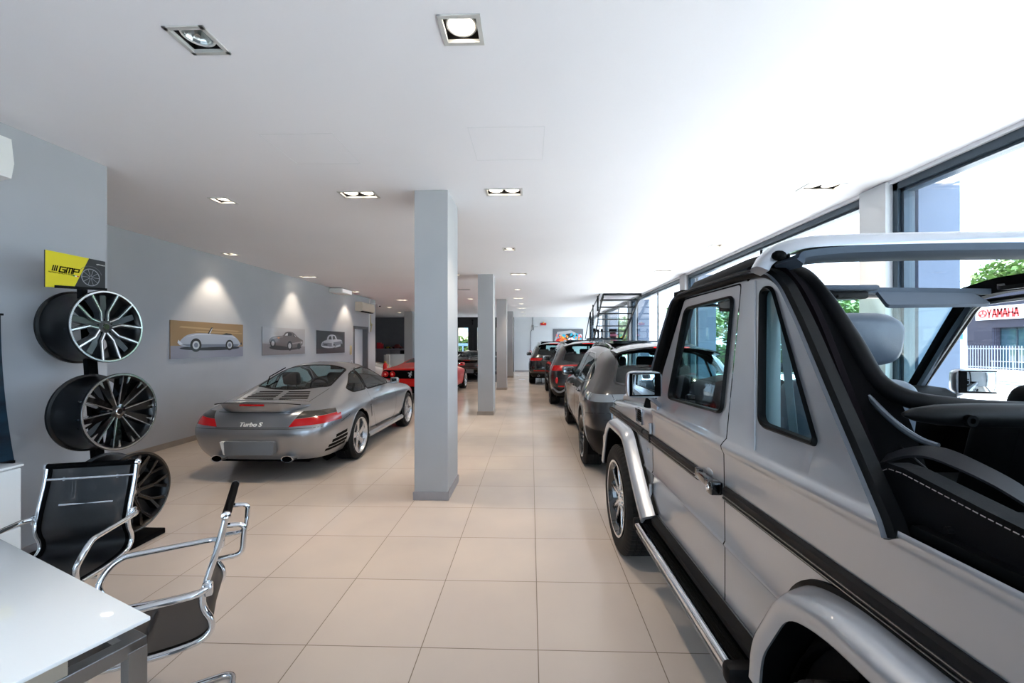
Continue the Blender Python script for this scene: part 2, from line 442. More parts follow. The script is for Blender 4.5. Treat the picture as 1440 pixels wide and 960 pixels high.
# rear glazing (behind the camera)
m = MB()
for x in (-3.2, -1.93, -0.66): m.b2(x, x + 0.06, YB - 0.12, YB - 0.04, 0, 2.95)
m.b2(-3.2, -.6, YB - 0.12, YB - 0.04, 2.89, 2.95); m.b2(-3.2, -.6, YB - 0.12, YB - 0.04, 0, 0.06)
fr = m.obj('window_7', M_frame, smooth=0, kind='structure')
m = MB(); m.b2(-3.2, -.6, YB - 0.09, YB - 0.08, 0.06, 2.9); m.obj('pane', M_pane, fr, smooth=0)

# ---- dark glazed gate front at the far end (x -5.6 .. -0.95)
m = MB(); M_gate = pr('black_gate', (12, 15, 18), 0.5)
yg0, yg1 = YF, YF + 0.08
xsplit = [-5.6, -4.147, -3.592, -3.04, -2.5, -1.95, -1.4, -0.95]
wins = [(-5.25, -4.70), (-4.147, -3.592), (-3.04, -2.5), (-1.95, -1.4)]
m.b2(-5.6, -0.95, yg0, yg1, 2.49, HC + 0.02); m.b2(-5.6, -0.95, yg0, yg1, 0, 1.15)
last = -5.6
for (a, b) in wins: m.b2(last, a, yg0, yg1, 1.15, 2.49); last = b
m.b2(last, -0.95, yg0, yg1, 1.15, 2.49)
for x in (-3.32, -2.2, -4.42): m.b2(x - 0.02, x + 0.02, yg0 - 0.03, yg0, 0, HC - 0.05)
m.mi = 1
for (a, b) in wins:
    for q in ((a - 0.02, a, 1.13, 2.51), (b, b + 0.02, 1.13, 2.51), (a, b, 1.13, 1.15), (a, b, 2.49, 2.51)): m.b2(q[0], q[1], yg0 - 0.012, yg0 + 0.01, q[2], q[3])
g = m.obj('door_1', [M_gate, pr('pale_glazing_bead', (190, 190, 180), 0.5)], smooth=0, kind='structure')
for (a, b) in wins:
    m = MB(); m.b2(a, b, yg0 + 0.03, yg0 + 0.04, 1.15, 2.49); m.obj('pane', M_pane, g, smooth=0)
m = MB(); m.ball((-3.32, yg0 - 0.08, 2.92), 0.06, 12); m.ball((-3.32, yg0 - 0.08, 2.72), 0.05, 12); m.b2(-3.34, -3.30, yg0 - 0.06, yg0, 2.65, 3.0)
tag(m.obj('gate_motor', M_plastic, smooth=40), 'small dark two-bulb fitting high on the seam of the black gate', 'gate fitting')

# ---- white door in the far left wall
m = MB()
for (y0, y1, z0, z1) in ((12.42, 12.50, 0, 2.13), (13.47, 13.55, 0, 2.13), (12.42, 13.55, 2.05, 2.13)):
    m.b2(XL - 0.22, XL + 0.015, y0, y1, z0, z1, bevel=0.004)
d = m.obj('door_2', pr('dark_door_lining', (96, 98, 102), 0.5), smooth=0, kind='structure')
m = MB()
MD = pr('white_door_leaf', (226, 229, 232), 0.35)
m.b2(XL - 0.20, XL - 0.15, 12.5, 13.47, 0.01, 2.05, bevel=0.003); m.obj('door_leaf', MD, d)
m = MB(); m.b2(XL - 0.152, XL - 0.144, 12.60, 12.85, 0.35, 1.85); m.obj('door_pane', pr('smoked_pane', (60, 70, 72), 0.1), d, smooth=0)
m = MB()
for z in (0.55, 1.05, 1.5): m.b2(XL - 0.15, XL - 0.12, 12.66, 12.80, z, z + 0.08, bevel=0.006)
m.obj('door_latch', M_steel, d)

# ---- recessed lamps
M_lamp_on = pr('lit_lamp', (255, 246, 232), 0.3, emit=(255, 238, 214), es=6.0)
M_lamp_off = pr('unlit_reflector', (196, 200, 198), 0.15, 0.7)
M_lamp_frame = pr('lamp_frame', (200, 200, 198), 0.4, 0.2)
M_lamp_box = pr('lamp_housing', (26, 22, 20), 0.5)
LAMP_PROTO = {}
def build_lamp(n, on):
    r = empty('recessed_lamp', (0, 0, HC), 0, 'x', 'ceiling lamp', 'recessed ceiling lamps')
    sx, sy = lamp_size(n)
    m = MB(); t = 0.022; h = 0.006
    for a in ((-sx / 2, sx / 2, -sy / 2, -sy / 2 + t), (-sx / 2, sx / 2, sy / 2 - t, sy / 2), (-sx / 2, -sx / 2 + t, -sy / 2, sy / 2), (sx / 2 - t, sx / 2, -sy / 2, sy / 2)):
        m.b2(a[0], a[1], a[2], a[3], -h, 0.012, bevel=0.001)
    m.obj('frame', M_lamp_frame, r, smooth=0)
    m = MB(); ix, iy = sx / 2 - 0.020, sy / 2 - 0.020; hh = 0.14
    for a in ((-ix, ix, -iy - 0.003, -iy), (-ix, ix, iy, iy + 0.003), (-ix - 0.003, -ix, -iy, iy), (ix, ix + 0.003, -iy, iy)):
        m.b2(a[0], a[1], a[2], a[3], 0.0, hh)
    m.b2(-ix, ix, -iy, iy, hh, hh + 0.004); m.obj('housing', M_lamp_box, r, smooth=0)
    for k in range(n):
        cx = 0 if n == 1 else (-0.084 + 0.168 * k); rad = 0.068
        m = MB(); m.lathe([(rad + 0.007, 0.02), (rad + 0.009, 0.045), (rad - 0.004, 0.045), (rad - 0.002, 0.02)], (cx, 0, 0), 'Z', 32)
        m.obj('bezel', M_white if not on else M_lamp_frame, r)
        m = MB()
        if on: m.lathe([(0.0005, 0.030), (rad * 0.5, 0.028), (rad - 0.003, 0.034), (rad - 0.003, 0.04), (0.0005, 0.04)], (cx, 0, 0), 'Z', 32, closed=False)
        else:
            prof = [(rad - 0.003, 0.024)]
            for q in range(1, 6): prof += [(rad * (1 - q * 0.155), 0.024 + q * 0.012), (rad * (1 - q * 0.155) - 0.003, 0.022 + q * 0.012)]
            prof.append((0.0005, 0.085)); m.lathe(prof, (cx, 0, 0), 'Z', 12, closed=False)
            m.box((cx, 0, 0.05), (0.02, 0.02, 0.05))
        m.obj('bulb' if on else 'reflector', M_lamp_on if on else M_lamp_off, r, smooth=20)
    return r
def lamp_label(x, y, n, on):
    return {(-1.69, 2.03): 'unlit square ceiling lamp with a faceted reflector at the upper left', (-0.34, 2.0): 'large lit square ceiling lamp closest to the camera',
            (-1.77, 4.17): 'lit twin ceiling lamp left of the nearest pillar top', (-0.27, 4.14): 'lit twin ceiling lamp right of the nearest pillar top',
            (-5.13, 6.85): 'single ceiling lamp washing the wall above the silver convertible poster', (-5.08, 9.2): 'twin ceiling lamp washing the wall above the dark coupe poster',
            (-5.13, 11.86): 'single ceiling lamp over the small black poster', (2.85, 4.1): 'twin ceiling lamp closest to the window piers, above the open off-road car',
            (2.90, 6.47): 'single ceiling lamp beside the windows, behind the nearest window pier', (2.80, 8.7): 'twin ceiling lamp beside the windows before the staircase',
            (2.92, 11.2): 'single ceiling lamp beside the windows nearest the staircase', (-1.89, 11.49): 'unlit twin ceiling lamp between the first two pillars', (-2.05, 13.83): 'small lit single lamp left of the second pillar, over the red car',
            (-4.5, 14.15): 'twin ceiling lamp beside the wall air conditioner', (-4.0, 16.9): 'single ceiling lamp before the dark recess, right of the air conditioner'}.get((x, y))
for (x, y, n, on) in LAMPS:
    key = (n, on)
    if key not in LAMP_PROTO: r = LAMP_PROTO[key] = build_lamp(n, on)
    else: r = copy_tree(LAMP_PROTO[key])
    r.location = (x, y, HC)
    lb = lamp_label(x, y, n, on)
    if lb is None:
        mid = abs(x + 0.38) < 0.15
        lb = ('%s ceiling lamp in the row over the aisle, %s' % ('twin' if n == 2 else 'single', {6.62: 'the first one beyond the nearest pillar', 8.97: 'level with the second pillar', 11.53: 'between second and third pillar',
              13.67: 'level with the third pillar', 15.6: 'just beyond the third pillar', 17.43: 'short of the fourth pillar', 19.6: 'level with the fourth pillar', 21.6: 'closest to the far wall'}[y])) if mid else \
             {(-6.35, 19.6): 'single ceiling lamp before the dark recess wall, left of its pillar', (-5.9, 16.9): 'single ceiling lamp over the white car behind the wall end', (-1.75, 6.7): 'single ceiling lamp hidden behind the nearest pillar', (-1.75, 9.0): 'twin ceiling lamp hidden behind the nearest pillar', (-3.3, 4.3): 'single ceiling lamp above the rear of the silver coupe'}[(x, y)]
    r['label'] = lb
    if on:
        for k in range(n):
            cx = 0 if n == 1 else (-0.084 + 0.168 * k)
            l = bpy.data.lights.new('lamp_beam', 'SPOT'); l.energy = 34 if n == 1 else 20
            l.spot_size = math.radians(82); l.spot_blend = 0.55; l.color = (1.0, 0.83, 0.64); l.shadow_soft_size = 0.03
            o = bpy.data.objects.new('lamp_beam', l); COL.objects.link(o); o.location = (x + cx, y, HC - 0.005)

# ================================================================== CAR SURFACES
def _interp_fit(P, it=2):
    Q = P.copy()
    for _ in range(it):
        for ax in (0, 1):
            A = np.moveaxis(Q, ax, 0)
            S = (np.concatenate([A[:1], A[:-1]]) + 4 * A + np.concatenate([A[1:], A[-1:]])) / 6
            D = np.moveaxis(P, ax, 0) - S
            D[0] = 0; D[-1] = 0
            Q = Q + 0.6 * np.moveaxis(D, 0, ax) * 0.5
    return Q

def bspline_net(net, ku, kv):
    """net [ni][nj] -> dense grid; mirrored over x=0 at both i ends and at the top j end"""
    P = _interp_fit(np.array(net, float))
    mir = np.array([-1, 1, 1])
    P = np.concatenate([(P[1:2] * mir), P, (P[-2:-1] * mir)], 0)
    top = P[:, -2:-1] * mir; bot = 2 * P[:, :1] - P[:, 1:2]
    P = np.concatenate([bot, P, top], 1)
    def samp(n, k):
        out = []
        for s in range(n - 3):
            for q in range(k): out.append((s, q / k))
        out.append((n - 4, 1.0)); return out
    def basis(t): return np.array([(1 - t) ** 3, 3 * t ** 3 - 6 * t ** 2 + 4, -3 * t ** 3 + 3 * t ** 2 + 3 * t + 1, t ** 3]) / 6
    U = samp(P.shape[0], ku); V = samp(P.shape[1], kv)
    A = np.array([(basis(t)[:, None, None] * P[s:s + 4]).sum(0) for s, t in U])
    B = np.array([(basis(t)[None, :, None] * A[:, s:s + 4]).sum(1) for s, t in V])
    return np.moveaxis(B, 0, 1)

def body_bm(net, ku=5, kv=5):
    G = bspline_net(net, ku, kv)
    G[0, :, 0] = 0; G[-1, :, 0] = 0; G[:, -1, 0] = 0
    bm = bmesh.new(); ni, nj = G.shape[:2]
    for sgn in (1, -1):
        V = [[bm.verts.new((G[i, j, 0] * sgn, G[i, j, 1], G[i, j, 2])) for j in range(nj)] for i in range(ni)]
        for i in range(ni - 1):
            for j in range(nj - 1):
                q = (V[i][j], V[i + 1][j], V[i + 1][j + 1], V[i][j + 1])
                bm.faces.new(q if sgn > 0 else q[::-1])
    bmesh.ops.remove_doubles(bm, verts=bm.verts, dist=2e-4)
    bmesh.ops.recalc_face_normals(bm, faces=bm.faces)
    return bm

def inpoly(poly, x, y):
    c = False; n = len(poly); j = n - 1
    for i in range(n):
        xi, yi = poly[i][0], poly[i][1]; xj, yj = poly[j][0], poly[j][1]
        if (yi > y) != (yj > y) and x < (xj - xi) * (y - yi) / (yj - yi) + xi: c = not c
        j = i
    return c

def rpoly(pts, r=0.03, k=4):
    return [(p.x, p.y) for p in fillet([(a, b, 0) for a, b in pts], r, k, True)]

def cut(bm, lay, poly, ax, tagv, cond, over=None):
    """cut polygon (projected on axes ax) into the surface and tag the faces inside"""
    xs_ = [p[0] for p in poly]; ys_ = [p[1] for p in poly]; pad = 0.03
    bb = (min(xs_) - pad, max(xs_) + pad, min(ys_) - pad, max(ys_) + pad)
    a0, a1 = ax; a2 = 3 - a0 - a1
    def fb(f):
        u = [v.co[a0] for v in f.verts]; w = [v.co[a1] for v in f.verts]; return min(u), max(u), min(w), max(w)
    cand = []
    for f in bm.faces:
        c = f.calc_center_median()
        if not cond(c, f.normal): continue
        b = fb(f)
        if b[1] < bb[0] or b[0] > bb[1] or b[3] < bb[2] or b[2] > bb[3]: continue
        cand.append(f)
    n = len(poly)
    for k in range(n):
        p, q = poly[k], poly[(k + 1) % n]
        dx, dy = q[0] - p[0], q[1] - p[1]
        if abs(dx) + abs(dy) < 1e-6: continue
        e = 0.002
        sb = (min(p[0], q[0]) - e, max(p[0], q[0]) + e, min(p[1], q[1]) - e, max(p[1], q[1]) + e)
        sub = []
        for f in cand:
            if not f.is_valid: continue
            b = fb(f)
            if b[1] < sb[0] or b[0] > sb[1] or b[3] < sb[2] or b[2] > sb[3]: continue
            sub.append(f)
        if not sub: continue
        ss = set(sub); cand = [f for f in cand if f.is_valid and f not in ss]
        co = [0, 0, 0]; no = [0, 0, 0]; co[a0], co[a1] = p[0], p[1]; no[a0], no[a1] = -dy, dx
        geom = list({v for f in sub for v in f.verts}) + list({ed for f in sub for ed in f.edges}) + sub
        r = bmesh.ops.bisect_plane(bm, geom=geom, dist=1e-5, plane_co=co, plane_no=Vector(no).normalized())
        cand += [g for g in r['geom'] if isinstance(g, bmesh.types.BMFace) and g.is_valid]
    bm.normal_update()
    for f in set(cand):
        if not f.is_valid: continue
        c = f.calc_center_median()
        if cond(c, f.normal) and inpoly(poly, c[a0], c[a1]) and (over is None or f[lay] in over): f[lay] = tagv

ISLANDS = ('door', 'side_window', 'quarter_window', 'tail_lamp', 'smoked_lens')
def split_obj(bm, lay, spec, parent, thick=0.0):
    """spec: {tag: (name, material, parent or None)} -> one mesh object per tag"""
    out = {}
    by = {}
    for f in bm.faces: by.setdefault(f[lay], []).append(f)
    jobs = []
    for t, fs in by.items():
        if t not in spec: continue
        if spec[t][0] in ISLANDS:
            left = set(fs)
            while left:
                st = [left.pop()]; isl = list(st)
                while st:
                    f = st.pop()
                    for e in f.edges:
                        for g in e.link_faces:
                            if g in left: left.discard(g); st.append(g); isl.append(g)
                if len(isl) > 2: jobs.append((t, isl))
        else: jobs.append((t, fs))
    for t, fs in jobs:
        name, mat, par = spec[t][:3]; vd = {}; b2 = bmesh.new()
        for f in fs:
            vs = []
            for v in f.verts:
                if v.index not in vd: vd[v.index] = b2.verts.new(v.co)
                vs.append(vd[v.index])
            try: b2.faces.new(vs)
            except ValueError: pass
        out[t] = finish(name, b2, mat, out[par] if isinstance(par, int) else (par or parent), smooth=50)
    return out

def to_bvh(bm): return BVHTree.FromBMesh(bm)

def surf_pt(bvh, a, b, ax, side):
    if ax == 'side': o, d = Vector((side * 4, a, b)), Vector((-side, 0, 0))
    elif ax == 'top': o, d = Vector((a, b, 6)), Vector((0, 0, -1))
    elif ax == 'rear': o, d = Vector((a, -4, b)), Vector((0, 1, 0))
    else: o, d = Vector((a, 12, b)), Vector((0, -1, 0))
    h = bvh.ray_cast(o, d)
    return (h[0], h[1]) if h[0] is not None else (None, None)

def ribbon(mb, bvh, pts, ax, side=1, w=0.006, off=0.0015, h=0.0, closed=False, step=0.03):
    """strip lying on the body along pts (given in the projection ax); w width, h raised height"""
    P = [Vector((p[0], p[1], 0)) for p in pts]; dense = []
    n = len(P)
    for i in range(n if closed else n - 1):
        a, b = P[i], P[(i + 1) % n]; k = max(1, int((b - a).length / step))
        dense += [a.lerp(b, q / k) for q in range(k)]
    if not closed: dense.append(P[-1])
    H = []
    for p in dense:
        c, nn = surf_pt(bvh, p.x, p.y, ax, side)
        if c is None: continue
        view = {'side': Vector((side, 0, 0)), 'top': Vector((0, 0, 1)), 'rear': Vector((0, -1, 0)), 'front': Vector((0, 1, 0))}[ax]
        if nn.dot(view) < 0: nn = -nn
        H.append((c, nn))
    if len(H) < 2: return
    R = []; m = len(H)
    for i in range(m):
        a = H[i - 1][0] if (i > 0 or closed) else H[i][0]; b = H[(i + 1) % m][0] if (i < m - 1 or closed) else H[i][0]
        t = (b - a)
        if t.length < 1e-7: t = Vector((0, 0, 1))
        t.normalize(); c, nn = H[i]; s = nn.cross(t).normalized()
        R.append([c - s * w / 2 - nn * 0.004, c - s * w / 2 + nn * off, c - s * w * 0.25 + nn * (off + h), c + s * w * 0.25 + nn * (off + h), c + s * w / 2 + nn * off, c + s * w / 2 - nn * 0.004])
    mb.rings(R, False, closed, False)

# ------------------------------------------------------------------ wheels
def pol(r, a): return (r * math.cos(a), r * math.sin(a))
def make_tyre_mb(Rt, Wd, rr, seg=96, blocks=0):
    m = MB(); w = Wd / 2; s = 0.03
    prof = [(rr - 0.012, -w * 0.82), (rr + 0.012, -w * 0.93), ((rr + Rt) / 2, -w * 1.02), (Rt - 0.03, -w * 0.96), (Rt - 0.010, -w * 0.86)]
    tread = []
    ng = 4
    for g in range(ng + 1):
        a = -w * 0.80 + (2 * w * 0.80) * g / (ng + 1) + 0.0; b = -w * 0.80 + (2 * w * 0.80) * (g + 1) / (ng + 1)
        tread += [(Rt, a + 0.004), (Rt, b - 0.004)]
        if g < ng: tread += [(Rt - 0.008, b - 0.003), (Rt - 0.008, b + 0.003)]
    prof2 = prof + tread + [(r, -h) for r, h in reversed(prof)]
    n0, n1 = len(prof), len(prof) + len(tread)
    mod = None
    if blocks:
        seg = blocks * 4
        def mod(q, k, r):
            if n0 - 1 <= q <= n1 and k % 4 == 0 and r > Rt - 0.012: return r - 0.006
            return r
    m.lathe(prof2, (0, 0, 0), 'X', seg, closed=True, mod=mod)
    return m

def rim_barrel(m, rr, Wd, side, lip=0.012, seg=72, depth=0.9):
    w = Wd / 2
    out = side
    prof = [(rr - lip, out * w * 0.98), (rr + 0.004, out * w * 0.98), (rr + 0.006, out * (w * 0.98 - 0.012)), (rr - 0.012, out * (w * 0.80)), (rr - 0.030, out * w * 0.55), (rr - 0.034, -out * w * 0.7), (rr + 0.004, -out * w * 0.95), (rr + 0.004, -out * w),
            (rr - 0.006, -out * w), (rr - 0.040, -out * w * 0.72), (rr - 0.040, out * w * 0.55), (rr - 0.022, out * w * 0.84)]
    m.lathe(prof, (0, 0, 0), 'X', seg, closed=True)

def spoke(m, pts, x0, x1, a0=0.0, slope=0.0):
    """pts [(r, ang_deg)] polygon in the wheel plane, extruded in x from x0 (face) to x1; slope moves face inward towards the hub"""
    A, B = [], []
    for r, ad in pts:
        a = math.radians(ad) + a0
        A.append(m.bm.verts.new((x0 + slope * (1 - r), r * math.cos(a), r * math.sin(a))))
        B.append(m.bm.verts.new((x1, r * math.cos(a), r * math.sin(a))))
    n = len(pts); fs = [m.bm.faces.new(A), m.bm.faces.new(B[::-1])]
    for i in range(n): fs.append(m.bm.faces.new((A[i], B[i], B[(i + 1) % n], A[(i + 1) % n])))
    m._mark(fs)

def beam(m, r0, a0, w0, r1, a1, w1, x0, x1, base=0.0, tip_dx=0.0, xr0=None):
    """tapering spoke from (r0,a0 deg) to (r1,a1 deg) with widths w0,w1; face x0 at hub end, x0+tip_dx at the tip"""
    p0 = Vector(pol(r0, math.radians(a0) + base) + (0,)); p1 = Vector(pol(r1, math.radians(a1) + base) + (0,))
    d = (p1 - p0).normalized(); s = Vector((-d.y, d.x, 0))
    q = [p0 - s * w0 / 2, p1 - s * w1 / 2, p1 + s * w1 / 2, p0 + s * w0 / 2]
    xf = [x0, x0 + tip_dx, x0 + tip_dx, x0]
    A = [m.bm.verts.new((xf[i], q[i].x, q[i].y)) for i in range(4)]
    B = [m.bm.verts.new((x1, q[i].x, q[i].y)) for i in range(4)]
    fs = [m.bm.faces.new(A), m.bm.faces.new(B[::-1])]
    for i in range(4): fs.append(m.bm.faces.new((A[i], B[i], B[(i + 1) % 4], A[(i + 1) % 4])))
    m._mark(fs)

def car_wheel(parent, c, Rt, Wd, rr, side, style, mats, rot=0.2, blocks=0, caliper=None):
    """side: +1 outer face towards +x"""
    t = make_tyre_mb(Rt, Wd, rr, blocks=blocks).obj('wheel', M_tyre, parent, smooth=30); t.location = c
    m = MB(); m.mi = 1 if style in ('twin', 'multi') else 0; rim_barrel(m, rr, Wd, side); o = side; m.mi = 0
    if style in ('twin', 'multi'): m.lathe([(rr - 0.010, o * Wd * .49), (rr + 0.005, o * Wd * .492), (rr + 0.005, o * Wd * .480), (rr - .010, o * Wd * .478)], (0, 0, 0), 'X', 64)
    w = Wd / 2; xf = o * w * 0.86; back = xf - o * 0.035; hub = xf - o * 0.02
    if style == 'turbo':      # five wide hollow twisted spokes
        for k in range(5):
            b = rot + k * 2 * PI / 5
            beam(m, 0.05, 0, 0.055, rr - 0.012, 10 * o, 0.085, hub, back - o * 0.02, b, o * 0.012)
            beam(m, rr * 0.62, 6 * o, 0.06, rr - 0.008, 14 * o, 0.14, hub + o * 0.006, back - o * 0.01, b, o * 0.006)
    elif style == 'twin':     # five pairs, machined faces over dark sides
        for k in range(5):
            b = rot + k * 2 * PI / 5
            for s in (-1, 1):
                m.mi = 1; beam(m, 0.05, 8 * s, 0.035, rr - 0.010, 15 * s, 0.05, hub - o * 0.004, back - o * 0.03, b, o * 0.010)
                m.mi = 0; beam(m, 0.06, 8 * s, 0.016, rr - 0.008, 15 * s, 0.020, hub, hub - o * 0.006, b, o * 0.012)
    elif style == 'multi':    # ten slim spokes
        for k in range(10):
            b = rot + k * 2 * PI / 10
            m.mi = 1; beam(m, 0.05, 0, 0.03, rr - 0.010, 4 * (1 if k % 2 else -1), 0.028, hub, back - o * 0.02, b, o * 0.012)
    else:                     # five plain star spokes
        for k in range(5):
            b = rot + k * 2 * PI / 5; beam(m, 0.05, 0, 0.06, rr - 0.010, 0, 0.07, hub, back - o * 0.02, b, o * 0.012)
    m.mi = 0
    m.lathe([(0.0005, hub + o * 0.006), (0.03, hub + o * 0.006), (0.036, hub), (0.085, hub - o * 0.004), (0.085, back - o * 0.03), (0.0005, back - o * 0.03)], (0, 0, 0), 'X', 32, closed=False)
    m.obj('rim', mats, t, smooth=30)
    m = MB(); m.lathe([(0.06, -o * w * 0.1), (rr - 0.06, -o * w * 0.1), (rr - 0.06, -o * w * 0.1 - o * 0.028), (0.06, -o * w * 0.1 - o * 0.028)], (0, 0, 0), 'X', 40)
    m.obj('brake_disc', M_brakedisc, t)
    m = MB()
    for k in range(5):
        a = rot + 0.6 + k * 2 * PI / 5; m.lathe([(0.0005, hub + o * 0.004), (0.009, hub + o * 0.004), (0.009, hub - o * 0.02), (0.0005, hub - o * 0.02)], (0, 0.055 * math.cos(a), 0.055 * math.sin(a)), 'X', 8, closed=False)
    m.obj('wheel_bolts', M_steel, t)
    if caliper:
        m = MB(); m.prism([pol(r, math.radians(a)) for r, a in ((rr - 0.12, 20), (rr - 0.12, 60), (rr - 0.045, 58), (rr - 0.045, 22))], 0, -o * w * 0.1 + o * 0.05, -o * w * 0.1 - o * 0.06)
        m.obj('brake_caliper', caliper, t)
    return t

def arch_lining(parent, x0, x1, cy, cz, R):
    m = MB(); rings = []
    for a in range(-20, 201, 10):
        t = math.radians(a); rings.append([(x0, cy + R * math.cos(t), cz + R * math.sin(t)), (x1, cy + R * math.cos(t), cz + R * math.sin(t)), (x1, cy + (R + 0.012) * math.cos(t), cz + (R + 0.012) * math.sin(t)), (x0, cy + (R + 0.012) * math.cos(t), cz + (R + 0.012) * math.sin(t))])
    m.rings(rings, True, False, True)
    xi = x0 if abs(x0) < abs(x1) else x1
    m.lathe([(0.0005, xi), (R, xi), (R, xi + 0.01), (0.0005, xi + 0.01)], (0, cy, cz), 'X', 32, closed=False)
    return m

def seat_mb(cx, cy, z0, w=0.48, back_h=0.62, recl=0.18, head=True):
    """a car seat facing +y, base at z0"""
    m = MB()
    m.box((cx, cy + 0.05, z0 + 0.10), (w, 0.50, 0.16), bevel=0.05, seg=3)
    R = Matrix.Rotation(recl, 4, 'X')
    m.box((0, 0, 0), (w, 0.13, back_h), bevel=0.055, seg=3, M=Matrix.Translation((cx, cy - 0.22 - math.sin(recl) * back_h / 2, z0 + 0.14 + back_h / 2)) @ R)
    for s in (-1, 1): m.box((0, 0, 0), (0.08, 0.17, back_h * 0.7), bevel=0.035, seg=3, M=Matrix.Translation((cx + s * (w / 2 - 0.04), cy - 0.17 - math.sin(recl) * back_h / 2, z0 + 0.14 + back_h * 0.42)) @ R)
    if head:
        m.box((0, 0, 0), (0.27, 0.10, 0.19), bevel=0.045, seg=3, M=Matrix.Translation((cx, cy - 0.25 - math.sin(recl) * (back_h + 0.1), z0 + 0.14 + back_h + 0.12)) @ R)
        for s in (-1, 1): m.tube([(cx + s * 0.07, cy - 0.25 - math.sin(recl) * back_h, z0 + 0.1 + back_h), (cx + s * 0.07, cy - 0.25 - math.sin(recl) * (back_h + 0.08), z0 + 0.18 + back_h)], 0.007, 8)
    return m

def steering_mb(c, R=0.185, tilt=1.15):
    m = MB(); T = Matrix.Translation(c) @ Matrix.Rotation(-tilt + PI / 2 - PI / 2, 4, 'X')
    pts = [T @ Vector((R * math.cos(a), 0, R * math.sin(a))) for a in [2 * PI * k / 40 for k in range(40)]]
    T = Matrix.Translation(c) @ Matrix.Rotation(0.42, 4, 'X')
    pts = [T @ Vector((R * math.cos(a), 0, R * math.sin(a))) for a in [2 * PI * k / 40 for k in range(40)]]
    m.tube(pts, 0.016, 10, closed=True, caps=False)
    m.box((0, 0, 0), (0.16, 0.05, 0.14), bevel=0.03, seg=3, M=T)
    for a in (0.0, PI, -PI / 2): m.box((R * 0.6 * math.cos(a), 0, R * 0.6 * math.sin(a)), (0.16 if a != -PI / 2 else 0.05, 0.02, 0.04 if a != -PI / 2 else 0.16), M=T)
    return m

def mirror_parts(parent, c, side, body_mat, w=0.20, h=0.12, d=0.10, arm=0.06, glass=None):
    """door mirror; c centre of the shell, glass towards -y"""
    m = MB(); m.box(c, (w, d, h), bevel=min(d, h) * 0.38, seg=4)
    m.box((c[0] - side * (w / 2 + arm / 2 - 0.02), c[1], c[2] - h * 0.35), (arm + 0.06, 0.04, 0.03), bevel=0.012)
    s = m.obj('door_mirror', body_mat, parent, smooth=45)
    m = MB(); m.box((c[0], c[1] - d / 2 - 0.004, c[2]), (w * 0.80, 0.006, h * 0.78), rz=-0.22 * side, bevel=0.002)
    m.obj('mirror_glass', M_mirror, s)
    return s
M_mirror = pr('mirror', (190, 200, 204), 0.02, 1.0)
M_carglass = thin_glass('tinted_car_glass', (0.62, 0.78, 0.78), 1.5, boost=1.3)
M_darkglass = thin_glass('privacy_glass', (0.10, 0.12, 0.13), 1.5, boost=1.5)
M_cleargl = thin_glass('light_car_glass', (0.80, 0.92, 0.92), 1.45)

def paint_coat(m, ior=1.75):
    m.node_tree.nodes['Principled BSDF'].inputs['Coat IOR'].default_value = ior
    return m

# ================================================================== OPEN SILVER OFF-ROAD CAR (foreground right)
GTH = 0.0197
M_silver = pr('silver_metallic_paint', (164, 169, 177), 0.32, 0.7, coat=1.0, coat_rough=0.015)
paint_coat(M_silver, 1.8)
M_velvet = pr('dark_flocked_seal', (16, 10, 13), 0.95, spec=.05)
M_padding = pr('blue_grey_headliner', (72, 84, 98), 0.8)
G = empty('off_road_car', (0.78, 0, 0), GTH, 'silver open-top off-road car standing close at the right, with its soft roof folded away', 'car')

def g_profile(z):
    pts = [(0.50, 0.022), (0.535, 0.004), (0.56, 0.0), (0.775, 0.0), (0.787, -0.007), (0.80, 0.0), (1.00, -0.002), (1.135, -0.004), (1.155, -0.014), (1.168, -0.016), (1.18, -0.008), (1.195, 0.006), (1.80, 0.0638)]
    for (a, b), (c, d) in zip(pts, pts[1:]):
        if a <= z <= c: return b + (d - b) * (z - a) / (c - a)
    return pts[-1][1]
zs = [0.50, 0.535, 0.56, 0.66, 0.775, 0.781, 0.787, 0.793, 0.80, 0.90, 1.00, 1.08, 1.135, 1.145, 1.155, 1.162, 1.168, 1.174, 1.18, 1.187, 1.195, 1.30, 1.42, 1.54, 1.66, 1.80]
fs_ = [-0.75 + k * 0.1 for k in range(33)] + [2.47]
bm = bmesh.new()
V = [[bm.verts.new((g_profile(z), f, z)) for z in zs] for f in fs_]
for i in range(len(fs_) - 1):
    for j in range(len(zs) - 1): bm.faces.new((V[i][j], V[i + 1][j], V[i + 1][j + 1], V[i][j + 1]))
lay = bm.faces.layers.int.new('tag')
always = lambda c, n: True
SIDE = (1, 2)
cut(bm, lay, [(-0.9, 1.176), (0.872, 1.176), (1.062, 1.430), (1.225, 1.650), (1.325, 1.762), (1.40, 1.795), (1.5, 1.81), (-0.9, 1.82)], SIDE, 8, always)
cut(bm, lay, [(2.15, 1.82), (2.15, 1.79), (2.368, 1.411), (2.455, 1.19), (2.475, 1.176), (2.6, 1.176), (2.6, 1.82)], SIDE, 8, always)
RA = (0.74, 0.44)   # rear arch centre
arch_r = rpoly([(1.268, 0.40), (1.255, 0.66), (1.125, 0.878), (0.98, 0.918), (0.48, 0.918), (0.30, 0.85), (0.205, 0.40)], 0.10, 5)
cut(bm, lay, arch_r, SIDE, 8, always)
door_o = rpoly([(1.597, 0.535), (1.597, 1.795), (2.16, 1.795), (2.375, 1.411), (2.46, 1.19), (2.474, 1.12), (2.474, 0.535)], 0.02, 3)
door_i = rpoly([(1.604, 0.542), (1.604, 1.788), (2.153, 1.788), (2.368, 1.408), (2.453, 1.187), (2.467, 1.12), (2.467, 0.542)], 0.018, 3)
cut(bm, lay, door_o, SIDE, 9, always, {0}); cut(bm, lay, door_i, SIDE, 1, always, {9})
